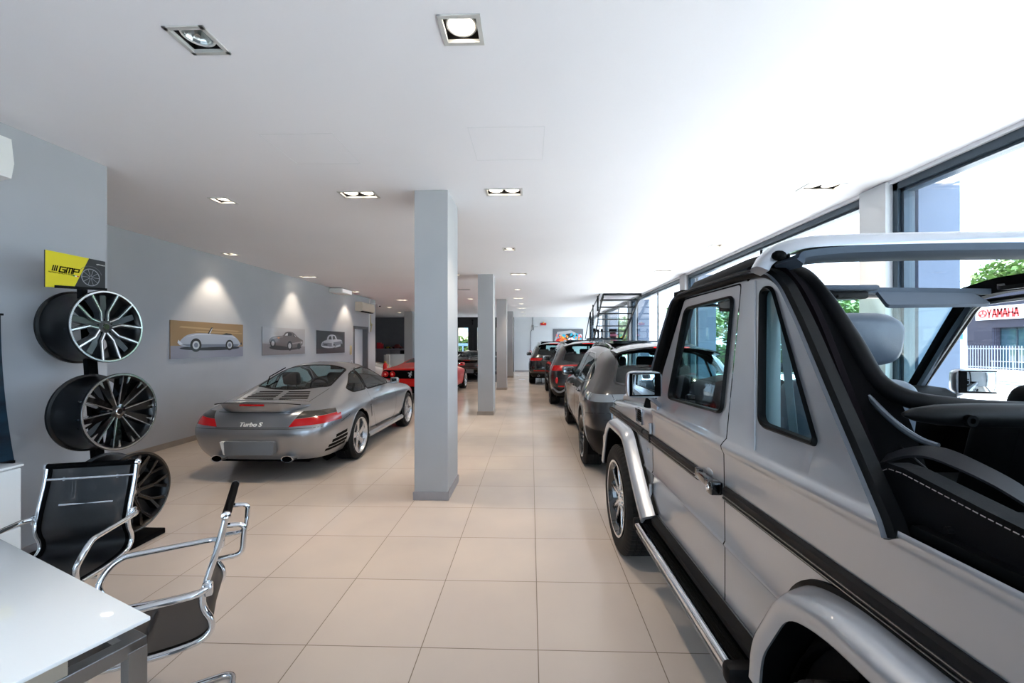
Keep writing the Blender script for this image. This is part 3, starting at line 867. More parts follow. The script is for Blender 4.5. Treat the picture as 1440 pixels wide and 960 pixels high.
win_d = rpoly([(2.245, 1.262), (2.125, 1.745), (1.645, 1.752), (1.645, 1.282)], 0.045, 6)
cut(bm, lay, win_d, SIDE, 8, always)
win_q = rpoly([(1.392, 1.286), (1.460, 1.757), (1.393, 1.752), (1.128, 1.300), (1.133, 1.283)], 0.038, 6)
cut(bm, lay, win_q, SIDE, 8, always)
gb = split_obj(bm, lay, {0: ('side_panel', M_silver, None), 1: ('door', M_silver, None)}, G); bm.free()

def gwin(poly, w, dz, name, seal_w, glass):
    """rubber frame round an opening plus its pane, set into the leaning upper side"""
    m = MB(); P = [(g_profile(z) - 0.004, f, z) for f, z in poly]
    cy = sum(p[1] for p in P) / len(P); cz = sum(p[2] for p in P) / len(P)
    rings = []
    for (x, f, z) in P:
        d = Vector((0, f - cy, z - cz)).normalized()
        q = Vector((x, f, z)); rings.append([q + d * 0.004, q + Vector((-0.008, 0, 0)) - d * seal_w * 0.35, q + Vector((-0.004, 0, 0)) - d * seal_w, q + Vector((0.018, 0, 0)) - d * (seal_w + 0.001), q + Vector((0.018, 0, 0)) + d * 0.004])
    m.rings(rings, True, True, False); s = m.obj(name, M_rubber, G, smooth=50)
    m = MB(); m.face([(g_profile(z) + 0.010, f, z) for f, z in poly]); m.obj('window_glass', glass, s, smooth=0, recalc=False)
    return s
gwin(win_d, 0, 0, 'door_window', 0.012, M_cleargl)
gwin(win_q, 0, 0, 'quarter_window', 0.013, M_carglass)
# seam lines
m = MB()
for pts in (((1.405, 1.20), (1.503, 1.788)),):
    m.strip([(g_profile(z) - 0.001, f, z) for f, z in pts], [(-0.003, 0), (0, 0.003), (0.003, 0)], (-1, 0, 0))
m.obj('pillar_seam', M_silver, G, smooth=0)
# weather strip: a black band round the top of the side, down to the belt
path = [(-0.012, 2.56, 1.17), (0.008, 2.53, 1.28), (0.016, 2.47, 1.42), (0.035, 2.36, 1.62), (0.05, 2.255, 1.785), (0.055, 2.20, 1.812), (0.06, 1.963, 1.818), (0.06, 1.614, 1.820), (0.06, 1.47, 1.812), (0.057, 1.386, 1.792), (0.052, 1.315, 1.742), (0.040, 1.217, 1.625), (0.018, 1.054, 1.405), (-0.006, 0.885, 1.185), (-0.010, 0.868, 1.155)]
P = fillet(path, 0.05, 5)
m = MB(); m.strip(P, [(-0.016, -0.020), (-0.016, 0.010), (-0.006, 0.018), (0.008, 0.018), (0.016, 0.010), (0.016, -0.020)], (-1, 0, 0))
m.obj('weather_strip', M_rubber, G, smooth=50)
m = MB(); m.strip([p + Vector((-0.018, 0, 0.002)) for p in P[4:]], [(-0.004, -0.006), (0, 0.010), (0.004, -0.006)], (-1, 0, 0)); m.obj('strip_bead', pr('satin_bead', (70, 76, 84), 0.3), G)
m = MB(); m.strip([(0.12, 2.16, 1.838), (0.11, 2.10, 1.853), (0.11, 1.60, 1.868), (0.11, 1.43, 1.862)], [(-0.03, -0.018), (-0.03, 0.010), (-0.015, 0.018), (0.02, 0.018), (0.03, 0.0), (0.03, -0.018)], (0, 0, 1)); m.obj('roof_side_seal', M_rubber, G)
# velvet seal, inner frame
vp = cr_curve([(0.075, 1.56, 1.815), (0.09, 1.482, 1.822), (0.10, 1.405, 1.790), (0.105, 1.302, 1.678), (0.10, 1.187, 1.485), (0.09, 1.07, 1.274), (0.075, 0.99, 1.12)], 6)
m = MB(); m.strip(vp, [(-0.026, -0.016), (-0.032, 0.008), (0, 0.024), (0.032, 0.008), (0.026, -0.016)], (-1, 0, 0)); m.obj('flocked_seal', M_velvet, G, smooth=60)
pipe = cr_curve([(0.19, 1.66, 1.845), (0.20, 1.565, 1.840), (0.20, 1.45, 1.798), (0.20, 1.351, 1.705), (0.20, 1.237, 1.566), (0.20, 1.16, 1.462), (0.225, 1.10, 1.418), (0.30, 1.07, 1.402), (0.45, 1.05, 1.392), (0.8, 1.04, 1.385), (1.42, 1.04, 1.385)], 6)
m = MB(); m.tube(pipe, 0.024, 14); m.obj('roll_frame', M_plastic, G, smooth=60)
gp = cr_curve([(0.16, 1.40, 1.70), (0.165, 1.28, 1.56), (0.165, 1.17, 1.44), (0.17, 1.08, 1.365), (0.18, 1.02, 1.33), (0.19, 0.98, 1.32)], 5)
m = MB(); m.tube(gp, 0.008, 8); m.obj('roof_linkage', pr('grey_linkage', (96, 104, 112), 0.35, 0.6), G)
m = MB()
A = [Vector(p) for p in cr_curve([(0.11, 1.56, 1.80), (0.118, 1.405, 1.785), (0.12, 1.302, 1.668), (0.115, 1.187, 1.475), (0.105, 1.07, 1.264), (0.09, 0.99, 1.12)], 5)]
Bp = [Vector(p) for p in cr_curve([(0.20, 1.56, 1.82), (0.205, 1.44, 1.785), (0.20, 1.34, 1.69), (0.20, 1.225, 1.55), (0.22, 1.10, 1.39), (0.22, 1.0, 1.15)], 5)]
m.rings([[a, a + Vector((0, 0, 0.004)), b + Vector((0, 0, 0.004)), b] for a, b in zip(A, Bp)], True, False, True); m.obj('inner_quarter_lining', M_black, G, smooth=60)
for (p, q) in (((0.13, 1.19, 1.33), (0.17, 0.965, 1.20)), ((0.17, 1.13, 1.34), (0.20, 0.96, 1.22))):
    m = MB(); m.tube([p, q], 0.0055, 8); m.obj('gas_strut', pr('worn_strut', (120, 108, 96), 0.35, 0.8) if p[0] < .15 else M_plastic, G)
# lower cross member with a lock hole
m = MB()
lx = [0.035, 0.06, 0.11, 0.18, 0.3, 0.8, 1.42]
m.rings([[(u, 0.90 + math.cos(t) * 0.030 * k, 1.408 - 0.01 * min(1, u) + math.sin(t) * 0.026 * k) for t in [2 * PI * q / 16 for q in range(16)]] for u, k in zip(lx, (0.15, 0.55, 0.85, 1, 1, 1, 1))], True, False, True)
m.obj('cross_member', M_rubber, G, smooth=60)
m = MB(); m.lathe([(0.006, -0.004), (0.012, -0.004), (0.013, 0.004), (0.006, 0.004)], (0.145, 0.868, 1.400), 'Y', 20); m.obj('lock_hole', M_black, G)
# ---- inner rear side lining with stitched edge
lining = [(1.02, 1.13), (1.01, 1.20), (0.975, 1.265), (0.94, 1.293), (0.90, 1.293), (0.74, 1.265), (0.40, 1.215), (0.0, 1.19), (-0.65, 1.18), (-0.65, 1.10), (1.0, 1.10)]
m = MB(); m.prism(lining, 0, 0.035, 0.085); L_ = m.obj('rear_side_lining', M_leather_black, G, smooth=0)
def stitches(name, pts, x, par, col=(150, 140, 136)):
    m = MB(); D = []
    for a, b in zip(pts, pts[1:]):
        a, b = Vector((0,) + a), Vector((0,) + b); n = max(1, int((b - a).length / 0.012))
        for k in range(n):
            p = a.lerp(b, (k + 0.15) / n); q = a.lerp(b, (k + 0.8) / n); p.x = q.x = x; D.append((p, q))
    for p, q in D: m.tube([p, q], 0.0011, 5)
    return m.obj(name, pr('thread', col, 0.8), par)
stitches('stitching', [(0.965, 1.262), (0.935, 1.281), (0.90, 1.281), (0.74, 1.253), (0.40, 1.203), (0.0, 1.178)], 0.0342, L_)
stitches('stitching', [(0.86, 1.187), (0.4, 1.187), (0.0, 1.187)], 0.0342, L_)
m = MB(); m.prism([(0.86, 1.172), (0.855, 1.190), (-0.65, 1.190), (-0.65, 1.172)], 0, 0.012, 0.036); m.obj('belt_seal', M_rubber, G)
m = MB(); m.lathe([(0.0005, 0.026), (0.006, 0.024), (0.007, 0.034), (0.0005, 0.034)], (0, 0.80, 1.205), 'X', 16, closed=False); m.obj('press_stud', M_plastic, G)
st = cr_curve([(0.11, 1.03, 1.275), (0.12, 0.98, 1.305), (0.13, 0.93, 1.318), (0.15, 0.88, 1.305), (0.19, 0.83, 1.27), (0.23, 0.80, 1.22), (0.25, 0.78, 1.16)], 6)
m = MB(); m.strip(st, [(-0.022, -0.003), (-0.022, 0.003), (0.022, 0.003), (0.022, -0.003)], (-0.5, 0, 1)); m.obj('seat_belt', pr('belt_webbing', (30, 30, 34), 0.6), G, smooth=60)
# ---- tub, floor, far side
m = MB(); m.b2(0.09, 1.62, -0.72, 2.6, 0.52, 0.60); m.b2(0.085, 1.60, -0.76, -0.70, 0.55, 1.18); m.b2(0.09, 1.60, 0.98, 1.02, 0.60, 1.15)
m.obj('floor_pan', M_black, G, smooth=0)
m = MB(); m.b2(0.04, 0.075, 1.02, 2.44, 0.55, 1.19); m.obj('door_lining', M_leather_black, G, smooth=0)
m = MB(); prof = [(z, 1.70 - g_profile(z)) for z in zs if z <= 1.2]
m.rings([[(x, f, z) for z, x in prof] + [(x - 0.06, f, z) for z, x in prof[::-1]] for f in (-0.75, 0.0, 1.0, 2.47)], True, False, True); fp = m.obj('far_side_panel', M_silver, G, smooth=30)
m = MB(); m.b2(1.56, 1.635, -0.65, 2.45, 0.6, 1.19, bevel=0.01); m.obj('far_side_lining', M_leather_black, G)
# tailgate
m = MB(); m.b2(0.02, 1.68, -0.80, -0.755, 0.55, 1.17, bevel=0.01); m.obj('tailgate', M_silver, G)
# ---- hoop over the cabin
def arc_pts(z0, zr, u0, u1, f):
    return [(u0, f, z0)] + [(u, f, z) for u, z in zr] + [(u1, f, z0)]
hp = cr_curve([(-0.005, 1.37, 1.800), (0.012, 1.365, 1.832), (0.045, 1.36, 1.860), (0.10, 1.355, 1.878), (0.20, 1.35, 1.886), (0.5, 1.35, 1.893), (0.84, 1.35, 1.896), (1.3, 1.35, 1.893), (1.55, 1.355, 1.880), (1.62, 1.36, 1.85), (1.66, 1.37, 1.80)], 5)
m = MB(); m.strip(hp, [(-0.055, -0.022), (-0.055, 0.006), (-0.045, 0.016), (0, 0.022), (0.045, 0.016), (0.055, 0.006), (0.055, -0.022)], (0, 0, 1)); m.obj('roof_hoop', M_silver, G, smooth=50)
hq = [(max(0.068, min(1.6, p.x + (0.015 if p.x < 0.8 else -0.05))), p.y + 0.0, p.z - 0.026) for p in cr_curve([(0.068, 1.36, 1.846), (0.085, 1.36, 1.862), (0.13, 1.355, 1.874), (0.3, 1.35, 1.884), (0.84, 1.35, 1.891), (1.4, 1.35, 1.884), (1.6, 1.36, 1.83)], 5)]
m = MB(); m.strip(hq, [(-0.060, -0.014), (-0.056, 0.008), (0.056, 0.008), (0.060, -0.014), (0.04, -0.026), (-0.04, -0.026)], (0, 0, 1)); m.obj('hoop_lining', M_padding, G, smooth=50)
m = MB()
m.ball((0.02, 1.30, 1.835), 0.016, 12, (1.4, 1, 1)); m.obj('hoop_catch', M_black, G)
m = MB(); m.lathe([(0.0005, 0.0), (0.009, 0.0), (0.009, 0.012), (0.0005, 0.014)], (0.67, 1.315, 1.898), 'Z', 14, closed=False); m.obj('hoop_bolt', M_plastic, G)
# ---- windscreen frame, visors, far pillar and rail
def bar(name, pts, prof, mat, up=(0, 0, 1), r=0.04):
    m = MB(); m.strip(fillet(pts, r, 5), prof, up); return m.obj(name, mat, G, smooth=50)
bar('windscreen_header', [(0.06, 2.24, 1.83), (0.5, 2.26, 1.842), (0.85, 2.265, 1.846), (1.2, 2.26, 1.842), (1.64, 2.24, 1.83)], [(-0.05, -0.025), (-0.05, 0.015), (0.05, 0.015), (0.05, -0.025)], M_rubber)
bar('header_lining', [(0.10, 2.16, 1.832), (0.85, 2.19, 1.845), (1.60, 2.16, 1.832)], [(-0.04, -0.02), (-0.04, 0.008), (0.05, 0.008), (0.05, -0.02)], M_padding)
for s, u in ((1, 0.085), (-1, 1.615)):
    bar('windscreen_pillar', [(u, 2.22, 1.82), (u, 2.34, 1.62), (u - 0.01 * s, 2.56, 1.26), (u - 0.01 * s, 2.60, 1.17)], [(-0.028, -0.03), (-0.028, 0.03), (0.028, 0.03), (0.028, -0.03)], M_black, (-s, 0, 0))
    bar('pillar_trim', [(u + 0.03 * s, 2.17, 1.80), (u + 0.03 * s, 2.30, 1.60), (u + 0.03 * s, 2.50, 1.26), (u + 0.03 * s, 2.54, 1.17)], [(-0.012, -0.012), (-0.012, 0.012), (0.012, 0.012), (0.012, -0.012)], M_padding if s < 0 else M_steel, (-s, 0, 0))
m = MB(); m.prism([(-0.0, 0), (0, 0)] if False else [(0.12, 1.80), (1.58, 1.80), (1.60, 1.22), (0.10, 1.22)], 1, 0, 0.005, M=Matrix.Translation((0, 2.20, 0)) @ Matrix(((1, 0, 0, 0), (0, 1, -0.66, 1.188), (0, 0, 1, 0), (0, 0, 0, 1)))); m.obj('windscreen', M_cleargl, G, smooth=0)
bar('far_roof_rail', [(1.62, 2.25, 1.83), (1.625, 2.10, 1.862), (1.63, 1.9, 1.868), (1.63, 1.36, 1.868)], [(-0.03, -0.045), (-0.045, 0.02), (0.03, 0.03), (0.03, -0.045)], M_black)
bar('grab_handle', [(1.56, 2.04, 1.845), (1.54, 2.02, 1.83), (1.535, 1.80, 1.83), (1.56, 1.76, 1.845)], [(-0.012, -0.01), (-0.012, 0.01), (0.012, 0.01), (0.012, -0.01)], M_rubber, r=0.02)
fw = rpoly([(2.54, 1.22), (2.49, 1.30), (2.17, 1.775), (1.66, 1.80), (1.64, 1.22)], 0.05, 5)
m = MB(); P_ = [(1.60 + 0.03 * (1.8 - z), f, z) for f, z in fw]
m.tube(P_, 0.014, 8, closed=True, caps=False); dw = m.obj('far_door_frame', M_rubber, G)
m = MB(); m.tube([(p[0] - 0.022, 2.1 + (p[1] - 2.1) * 0.955, 1.5 + (p[2] - 1.5) * 0.955) for p in P_], 0.007, 8, closed=True, caps=False); m.obj('frame_bead', M_steel, dw)
for (u0, u1, nm) in ((0.98, 1.52, 'sun_visor'), (0.16, 0.66, 'sun_visor')):
    m = MB(); pts = rpoly([(u0 + 0.07, 0.0), (u1, 0.0), (u1 - 0.03, -0.16 if u0 > .5 else -.21), (u0, -0.175 if u0 > .5 else -.21)], 0.02, 3)
    T = Matrix.Translation((0, 2.16, 1.825)) @ Matrix.Rotation(math.radians(32), 4, 'X')
    m.prism(pts, 2, 0.0, 0.018, M=T); v = m.obj(nm, M_padding if u0 > .5 else M_plastic, G, smooth=30)
    if u0 > .5:
        m = MB(); m.prism([(1.20, -0.05), (1.42, -0.05), (1.40, -0.10), (1.18, -0.10)], 2, -0.0012, 0.0, M=T); m.obj('visor_label', pr('pale_label', (176, 184, 190), 0.5), v, smooth=0)
m = MB(); m.b2(0.70, 0.97, 2.03, 2.18, 1.822, 1.85, bevel=0.012); c_ = m.obj('roof_console', M_padding, G)
m = MB(); m.b2(0.73, 0.94, 2.06, 2.16, 1.785, 1.823, bevel=0.010); m.b2(0.78, 0.80, 2.05, 2.07, 1.79, 1.80); m.obj('reading_lamp', M_plastic, c_)
# ---- seats, dashboard, steering wheel
def gseat(name, cu, cf, mat, hmat, lean=0.14):
    m = MB(); R = Matrix.Translation((cu, cf, 0.86)) @ Matrix.Rotation(lean, 4, 'X')
    m.box((0, 0.26, -0.02), (0.50, 0.52, 0.16), bevel=0.05, seg=3, M=Matrix.Translation((cu, cf, 0.86)))
    m.box((0, -0.02, 0.30), (0.48, 0.13, 0.55), bevel=0.06, seg=4, M=R)
    for s in (-1, 1): m.box((0.20 * s, 0.03, 0.25), (0.10, 0.18, 0.42), bevel=0.045, seg=3, M=R)
    st = m.obj(name, mat, G, smooth=60)
    m = MB(); m.rings([[R @ Vector((math.copysign(abs(math.cos(t)) ** 0.55, math.cos(t)) * w, y, 0.725 + math.copysign(abs(math.sin(t)) ** 0.55, math.sin(t)) * h)) for t in [2 * PI * k / 28 for k in range(28)]]
        for y, w, h in ((-0.075, 0.128, 0.068), (-0.062, 0.146, 0.088), (-0.03, 0.156, 0.098), (0.0, 0.152, 0.096), (0.02, 0.13, 0.08))], True, False, True)
    h = m.obj('headrest', hmat, st, smooth=60)
    m = MB()
    for s in (-1, 1): m.tube([R @ Vector((0.075 * s, -0.02, 0.55)), R @ Vector((0.075 * s, -0.02, 0.68))], 0.007, 10); m.lathe([(0.008, 0), (0.022, 0), (0.018, 0.008), (0.008, 0.008)], R @ Vector((0.075 * s, -0.02, 0.574)), 'Z', 14)
    m.obj('headrest_post', M_chrome, st)
    return st
gseat('driver_seat', 0.425, 1.64, M_leather_grey, M_leather_grey)
gseat('passenger_seat', 1.20, 1.60, M_leather_black, M_leather_black, 0.22)
m = MB(); m.box((0.85, 0.66, 1.10), (1.00, 0.16, 0.44), bevel=0.07, seg=4); m.box((0.85, 0.86, 0.90), (1.0, 0.5, 0.16), bevel=0.06, seg=3); rb = m.obj('rear_bench', M_leather_black, G, smooth=60)
m = MB()
for u in (0.62, 1.1): m.box((u, 0.66, 1.39), (0.26, 0.09, 0.12), bevel=0.04, seg=3)
m.obj('rear_headrest', M_leather_black, rb, smooth=60)
m = MB(); m.rings([[(u, 2.62, 1.0), (u, 2.60, 1.24), (u, 2.48, 1.315), (u, 2.36, 1.31), (u, 2.30, 1.28), (u, 2.28, 1.16), (u, 2.34, 0.95), (u, 2.6, 0.85)] for u in (0.08, 1.62)], True, False, True); m.obj('dashboard', M_leather_black, G, smooth=60)
m = MB(); m.rings([[(u, 2.38, 1.26), (u, 2.36, 1.31 + h), (u, 2.28, 1.33 + h), (u, 2.16, 1.32 + h), (u, 2.15, 1.29 + h * .9), (u, 2.20, 1.18)] for u, h in ((0.16, 0.0), (0.20, 0.035), (0.30, 0.06), (0.42, 0.068), (0.54, 0.06), (0.64, 0.035), (0.68, 0))], True, False, True); ib = m.obj('instrument_binnacle', M_plastic, G, smooth=60)
m = MB(); m.box((0.42, 2.164, 1.28), (0.34, 0.012, 0.10)); m.obj('instruments', pr('instrument_dials', (40, 52, 62), 0.2), ib)
m = MB(); m.b2(0.12, 0.24, 2.255, 2.30, 1.20, 1.28, bevel=0.01)
for z in (1.215, 1.23, 1.245, 1.26): m.b2(0.13, 0.23, 2.248, 2.258, z, z + 0.005)
m.obj('air_vent', M_plastic, G)
steering_mb((0.42, 1.98, 1.28), 0.195).obj('steering_wheel', M_leather_grey, G, smooth=60)
m = MB(); m.tube([(0.42, 1.99, 1.27), (0.42, 2.28, 1.16)], 0.04, 12); m.obj('steering_column', M_black, G)
m = MB(); m.box((0.11, 2.34, 1.31), (0.10, 0.10, 0.14), bevel=0.035, seg=3); m.obj('speaker_pod', M_plastic, G)
# ---- front fender, bonnet, louvre
bm = bmesh.new(); fz = [0.52, 0.56, 0.66, 0.775, 0.787, 0.80, 0.90, 1.0, 1.06]
ff = [2.476, 2.55, 2.65, 2.75, 2.85, 2.95, 3.05, 3.15, 3.25, 3.35, 3.45, 3.55, 3.65, 3.72]
def ftop(f): return 1.160 - 0.085 * (f - 2.47)
V = []
for f in ff:
    t = ftop(f); q = [(g_profile(z) if z < 1 else 0.0, z) for z in fz] + [(0.0, t - 0.03), (0.004, t - 0.012), (0.016, t), (0.05, t + 0.006), (0.14, t + 0.012)]
    c = 0.0 if f < 3.6 else (f - 3.6) * 0.5
    V.append([bm.verts.new((u + c, f, z)) for u, z in q])
for i in range(len(ff) - 1):
    for j in range(len(V[0]) - 1): bm.faces.new((V[i][j], V[i + 1][j], V[i + 1][j + 1], V[i][j + 1]))
lay = bm.faces.layers.int.new('tag')
arch_f = rpoly([(2.47, 0.40), (2.57, 0.66), (2.865, 0.92), (2.98, 0.935), (3.34, 0.935), (3.455, 0.85), (3.59, 0.40)], 0.08, 5)
cut(bm, lay, arch_f, SIDE, 8, always)
cut(bm, lay, [(2.685, 1.045), (2.80, 1.042), (2.815, 1.118), (2.70, 1.125)], SIDE, 8, always)
split_obj(bm, lay, {0: ('front_fender', M_silver, None)}, G); bm.free()
m = MB(); m.b2(0.004, 0.012, 2.68, 2.82, 1.035, 1.13); m.obj('louvre_backing', M_black, G, smooth=0)
m = MB()
for k in range(5): m.box((0.002, 2.752 - 0.002 * k, 1.054 + k * 0.0145), (0.012, 0.115, 0.004), M=None)
m.obj('louvre_slats', M_rubber, G)
for q in ((2.82, 2.835, 1.03, 1.135), (2.668, 2.685, 1.035, 1.135)):
    pass
m = MB(); m.tube([(-0.004, 2.678, 1.037), (-0.004, 2.81, 1.034), (-0.004, 2.826, 1.126), (-0.004, 2.692, 1.134)], 0.006, 8, closed=True, caps=False); m.obj('louvre_frame', M_silver, G)
m = MB()
m.rings([[(u, 2.50, 1.172 + c), (u, 2.70, 1.178 + c), (u, 3.4, 1.135 + c), (u, 3.72, 1.09 + c), (u, 3.76, 0.95), (u, 3.70, 0.75), (u, 2.50, 0.75)] for u, c in ((0.13, 0.0), (0.15, 0.022), (0.22, 0.030), (0.85, 0.036), (1.48, 0.030), (1.55, 0.022), (1.57, 0.0))], True, False, True); m.obj('bonnet', M_silver, G, smooth=40)
m = MB(); m.rings([[(u, 2.476, 0.55), (u, 2.476, 1.16), (u, 3.72, 1.06), (u, 3.72, 0.9), (u, 3.6, 0.85), (u, 2.6, 0.85), (u, 2.55, 0.55)] for u in (1.62, 1.70)], True, False, True); m.obj('far_fender', M_silver, G)
m = MB(); m.b2(0.16, 1.54, 3.74, 3.79, 0.72, 1.06, bevel=0.01); m.obj('grille', M_black_gloss, G)
m = MB(); m.b2(-0.02, 1.72, 3.72, 3.92, 0.50, 0.72, bevel=0.03); m.obj('front_bumper', M_silver, G)
m = MB(); m.b2(-0.006, 0.0, 2.50, 2.512, 0.98, 1.0); 
# hinge + cap on the seam ahead of the door
m = MB(); m.tube([(-0.012, 2.480, 1.02), (-0.012, 2.480, 1.085)], 0.009, 10); m.b2(-0.014, 0.0, 2.49, 2.53, 1.035, 1.075, bevel=0.003); m.obj('door_hinge', M_silver, G)
m = MB(); m.tube([(-0.012, 2.480, 0.64), (-0.012, 2.480, 0.72)], 0.009, 10); m.obj('door_hinge', M_silver, G)
text_mesh('side_badge', 'V8', 0.045, M_chrome, G, mtx=Matrix.Translation((-0.002, 2.56, 0.90)) @ Matrix(((0, 0, -1, 0), (-1, 0, 0, 0), (0, 1, 0, 0), (0, 0, 0, 1))), extrude=0.001)
# ---- rub strips along the waist, and the door handle
M_rub = pr('rub_strip', (18, 18, 20), 0.45, spec=.12)
def rub(f0, f1, name='rub_strip'):
    m = MB(); m.strip([(0.0, f0, 0.99), (0.0, f1, 0.99)], [(-0.025, -0.002), (-0.025, 0.010), (-0.012, 0.016), (0.018, 0.018), (0.026, 0.008), (0.026, -0.002)], (-1, 0, 0))
    o = m.obj(name, M_rub, G, smooth=30)
    m = MB()
    for dz in (-0.018, -0.006): m.b2(-0.0195, -0.012, f0, f1, 0.99 + dz - 0.0015, 0.99 + dz + 0.0015)
    m.obj('bright_line', M_steel, o, smooth=0)
    m = MB(); m.b2(-0.006, 0.002, f0, f1, 0.9575, 0.964); m.obj('rub_shadow_joint', M_black, o, smooth=0)
rub(2.645, 3.60); rub(2.50, 2.63); rub(1.83, 2.465); rub(-0.74, 1.585)
m = MB(); m.box((-0.020, 1.695, 1.000), (0.036, 0.17, 0.036), bevel=0.008); m.box((-0.014, 1.80, 0.998), (0.024, 0.04, 0.046), bevel=0.006); m.box((-0.026, 1.635, 0.996), (0.05, 0.055, 0.052), bevel=0.008)
h = m.obj('door_handle', M_black_gloss, G)
m = MB(); m.lathe([(0.0005, -0.056), (0.010, -0.054), (0.012, -0.05), (0.0005, -0.05)], (0, 1.635, 0.996), 'X', 18, closed=False); m.obj('lock_cylinder', M_chrome, h)
m = MB(); m.ball((0.0, 1.725, 1.028), 0.028, 16, (0.35, 1.2, 0.6)); m.obj('handle_recess', M_silver, G)
# ---- wheel arch flares
def flare(pts, rad, name, cy):
    P = fillet([(0, a, b) for a, b in pts], rad, 6)
    m = MB(); rings = []; n = len(P); C = Vector((0, cy, 0.45))
    for i, p in enumerate(P):
        a = P[max(0, i - 1)]; b = P[min(n - 1, i + 1)]; t = (b - a).normalized(); d = Vector((0, -t.z, t.y))
        if d.dot(p - C) < 0: d = -d
        q = p
        rings.append([q + d * 0.038 + Vector((0.004, 0, 0)), q + d * 0.034 + Vector((-0.020, 0, 0)), q + d * 0.020 + Vector((-0.060, 0, 0)), q + d * 0.006 + Vector((-0.084, 0, 0)), q - d * 0.006 + Vector((-0.091, 0, 0)),
                      q - d * 0.036 + Vector((-0.089, 0, 0)), q - d * 0.046 + Vector((-0.083, 0, 0)), q - d * 0.044 + Vector((-0.074, 0, 0)), q - d * 0.010 + Vector((-0.066, 0, 0)), q + d * 0.020 + Vector((0.004, 0, 0))])
    m.rings(rings, True, False, True); o = m.obj(name, M_silver, G, smooth=42)
    m = MB(); r2 = []
    for i, p in enumerate(P):
        a = P[max(0, i - 1)]; b = P[min(n - 1, i + 1)]; t = (b - a).normalized(); d = Vector((0, -t.z, t.y))
        if d.dot(p - C) < 0: d = -d
        r2.append([p + d * 0.030 + Vector((0.004, 0, 0)), p + d * 0.034 + Vector((-0.016, 0, 0)), p + d * 0.048 + Vector((-0.010, 0, 0)), p + d * 0.050 + Vector((0.004, 0, 0))])
    m.rings(r2, True, False, True); m.obj('flare_seal', M_rubber, o)
    m = MB(); r3 = []
    for i, p in enumerate(P):
        a = P[max(0, i - 1)]; b = P[min(n - 1, i + 1)]; t = (b - a).normalized(); d = Vector((0, -t.z, t.y))
        if d.dot(p - C) < 0: d = -d
        r3.append([p - d * 0.043 + Vector((-0.073, 0, 0)), p - d * 0.040 + Vector((0.06, 0, 0)), p - d * 0.030 + Vector((0.06, 0, 0)), p - d * 0.034 + Vector((-0.073, 0, 0))])
    m.rings(r3, True, False, True); m.obj('flare_liner', M_black, o)
flare([(1.275, 0.545), (1.262, 0.66), (1.130, 0.880), (0.98, 0.925), (0.48, 0.925), (0.30, 0.86), (0.20, 0.55)], [0, .12, .10, .10, .12, .12, 0], 'wheel_flare', 0.74)
flare([(2.40, 0.545), (2.56, 0.66), (2.86, 0.925), (2.98, 0.940), (3.34, 0.940), (3.46, 0.85), (3.60, 0.55)], [0, .20, .09, .10, .08, .12, 0], 'wheel_flare', 3.15)
for cy, nm in ((0.76, 'a'), (3.13, 'b')):
    m = MB(); R_ = 0.48
    m.rings([[(0.005 if q == 0 else 0.40, cy + R_ * math.cos(math.radians(a)), 0.42 + R_ * math.sin(math.radians(a))) for q in (0, 1)] + [(0.40, cy + (R_ + .01) * math.cos(math.radians(a)), 0.42 + (R_ + .01) * math.sin(math.radians(a))), (0.005, cy + (R_ + .01) * math.cos(math.radians(a)), 0.42 + (R_ + .01) * math.sin(math.radians(a)))] for a in range(-10, 191, 10)], True, False, True)
    m.b2(0.39, 0.41, cy - 0.48, cy + 0.48, 0.3, 0.95); m.obj('arch_lining', M_black, G, smooth=40)
m = MB(); m.b2(0.41, 1.29, -0.7, 3.7, 0.38, 0.56); m.b2(0.02, 1.68, 1.27, 2.42, 0.42, 0.53); m.obj('underbody', M_black, G, smooth=0)
m = MB(); m.tube([(0.3, 0.82, 0.40), (1.4, 0.82, 0.40)], 0.05, 12); m.tube([(0.3, 3.13, 0.40), (1.4, 3.13, 0.40)], 0.05, 12); m.obj('axles', M_black, G)
# perforated heat shield seen inside the rear arch
m = MB()
for i in range(14):
    for j in range(6): m.b2(0.382, 0.386, 0.50 + i * 0.018, 0.511 + i * 0.018, 0.66 + j * 0.018, 0.671 + j * 0.018)
m.obj('heat_shield', pr('perforated_shield', (130, 116, 96), 0.4, 0.6), G, smooth=0)
for (f, s) in ((0.82, -1), (3.13, -1), (0.82, 1), (3.13, 1)):
    cu = 0.055 if s < 0 else 1.645
    car_wheel(G, (cu, f, 0.395), 0.395, 0.27, 0.272, s, 'twin', [M_brightalu, M_black_gloss], rot=0.35, blocks=60)
# ---- sill and running board
m = MB(); m.strip([(0.0, 1.29, 0.545), (0.0, 2.40, 0.545)], [(-0.035, -0.01), (-0.03, 0.03), (0.0, 0.035), (0.02, 0.02), (0.03, -0.01)], (-1, 0, 0)); s_ = m.obj('sill_cladding', M_plastic, G)
m = MB(); m.b2(-0.008, -0.003, 1.29, 2.42, 0.571, 0.574); m.obj('sill_bead', M_steel, s_, smooth=0)
m = MB(); m.b2(-0.070, 0.03, 1.42, 2.52, 0.445, 0.468, bevel=0.006)
for k in range(4): m.b2(-0.050 + k * 0.019, -0.043 + k * 0.019, 1.43, 2.50, 0.468, 0.473)
for f in (1.55, 1.95, 2.35): m.b2(0.0, 0.3, f - 0.02, f + 0.02, 0.43, 0.455)
rbd = m.obj('running_board', M_rubber, G)
m = MB(); m.tube([(-0.076, 1.42, 0.460), (-0.076, 2.51, 0.460)], 0.022, 18); m.obj('board_tube', M_chrome, rbd)
m = MB(); m.tube([(-0.086, 1.42, 0.424), (-0.086, 2.51, 0.424)], 0.006, 8); m.obj('board_trim', M_steel, rbd)
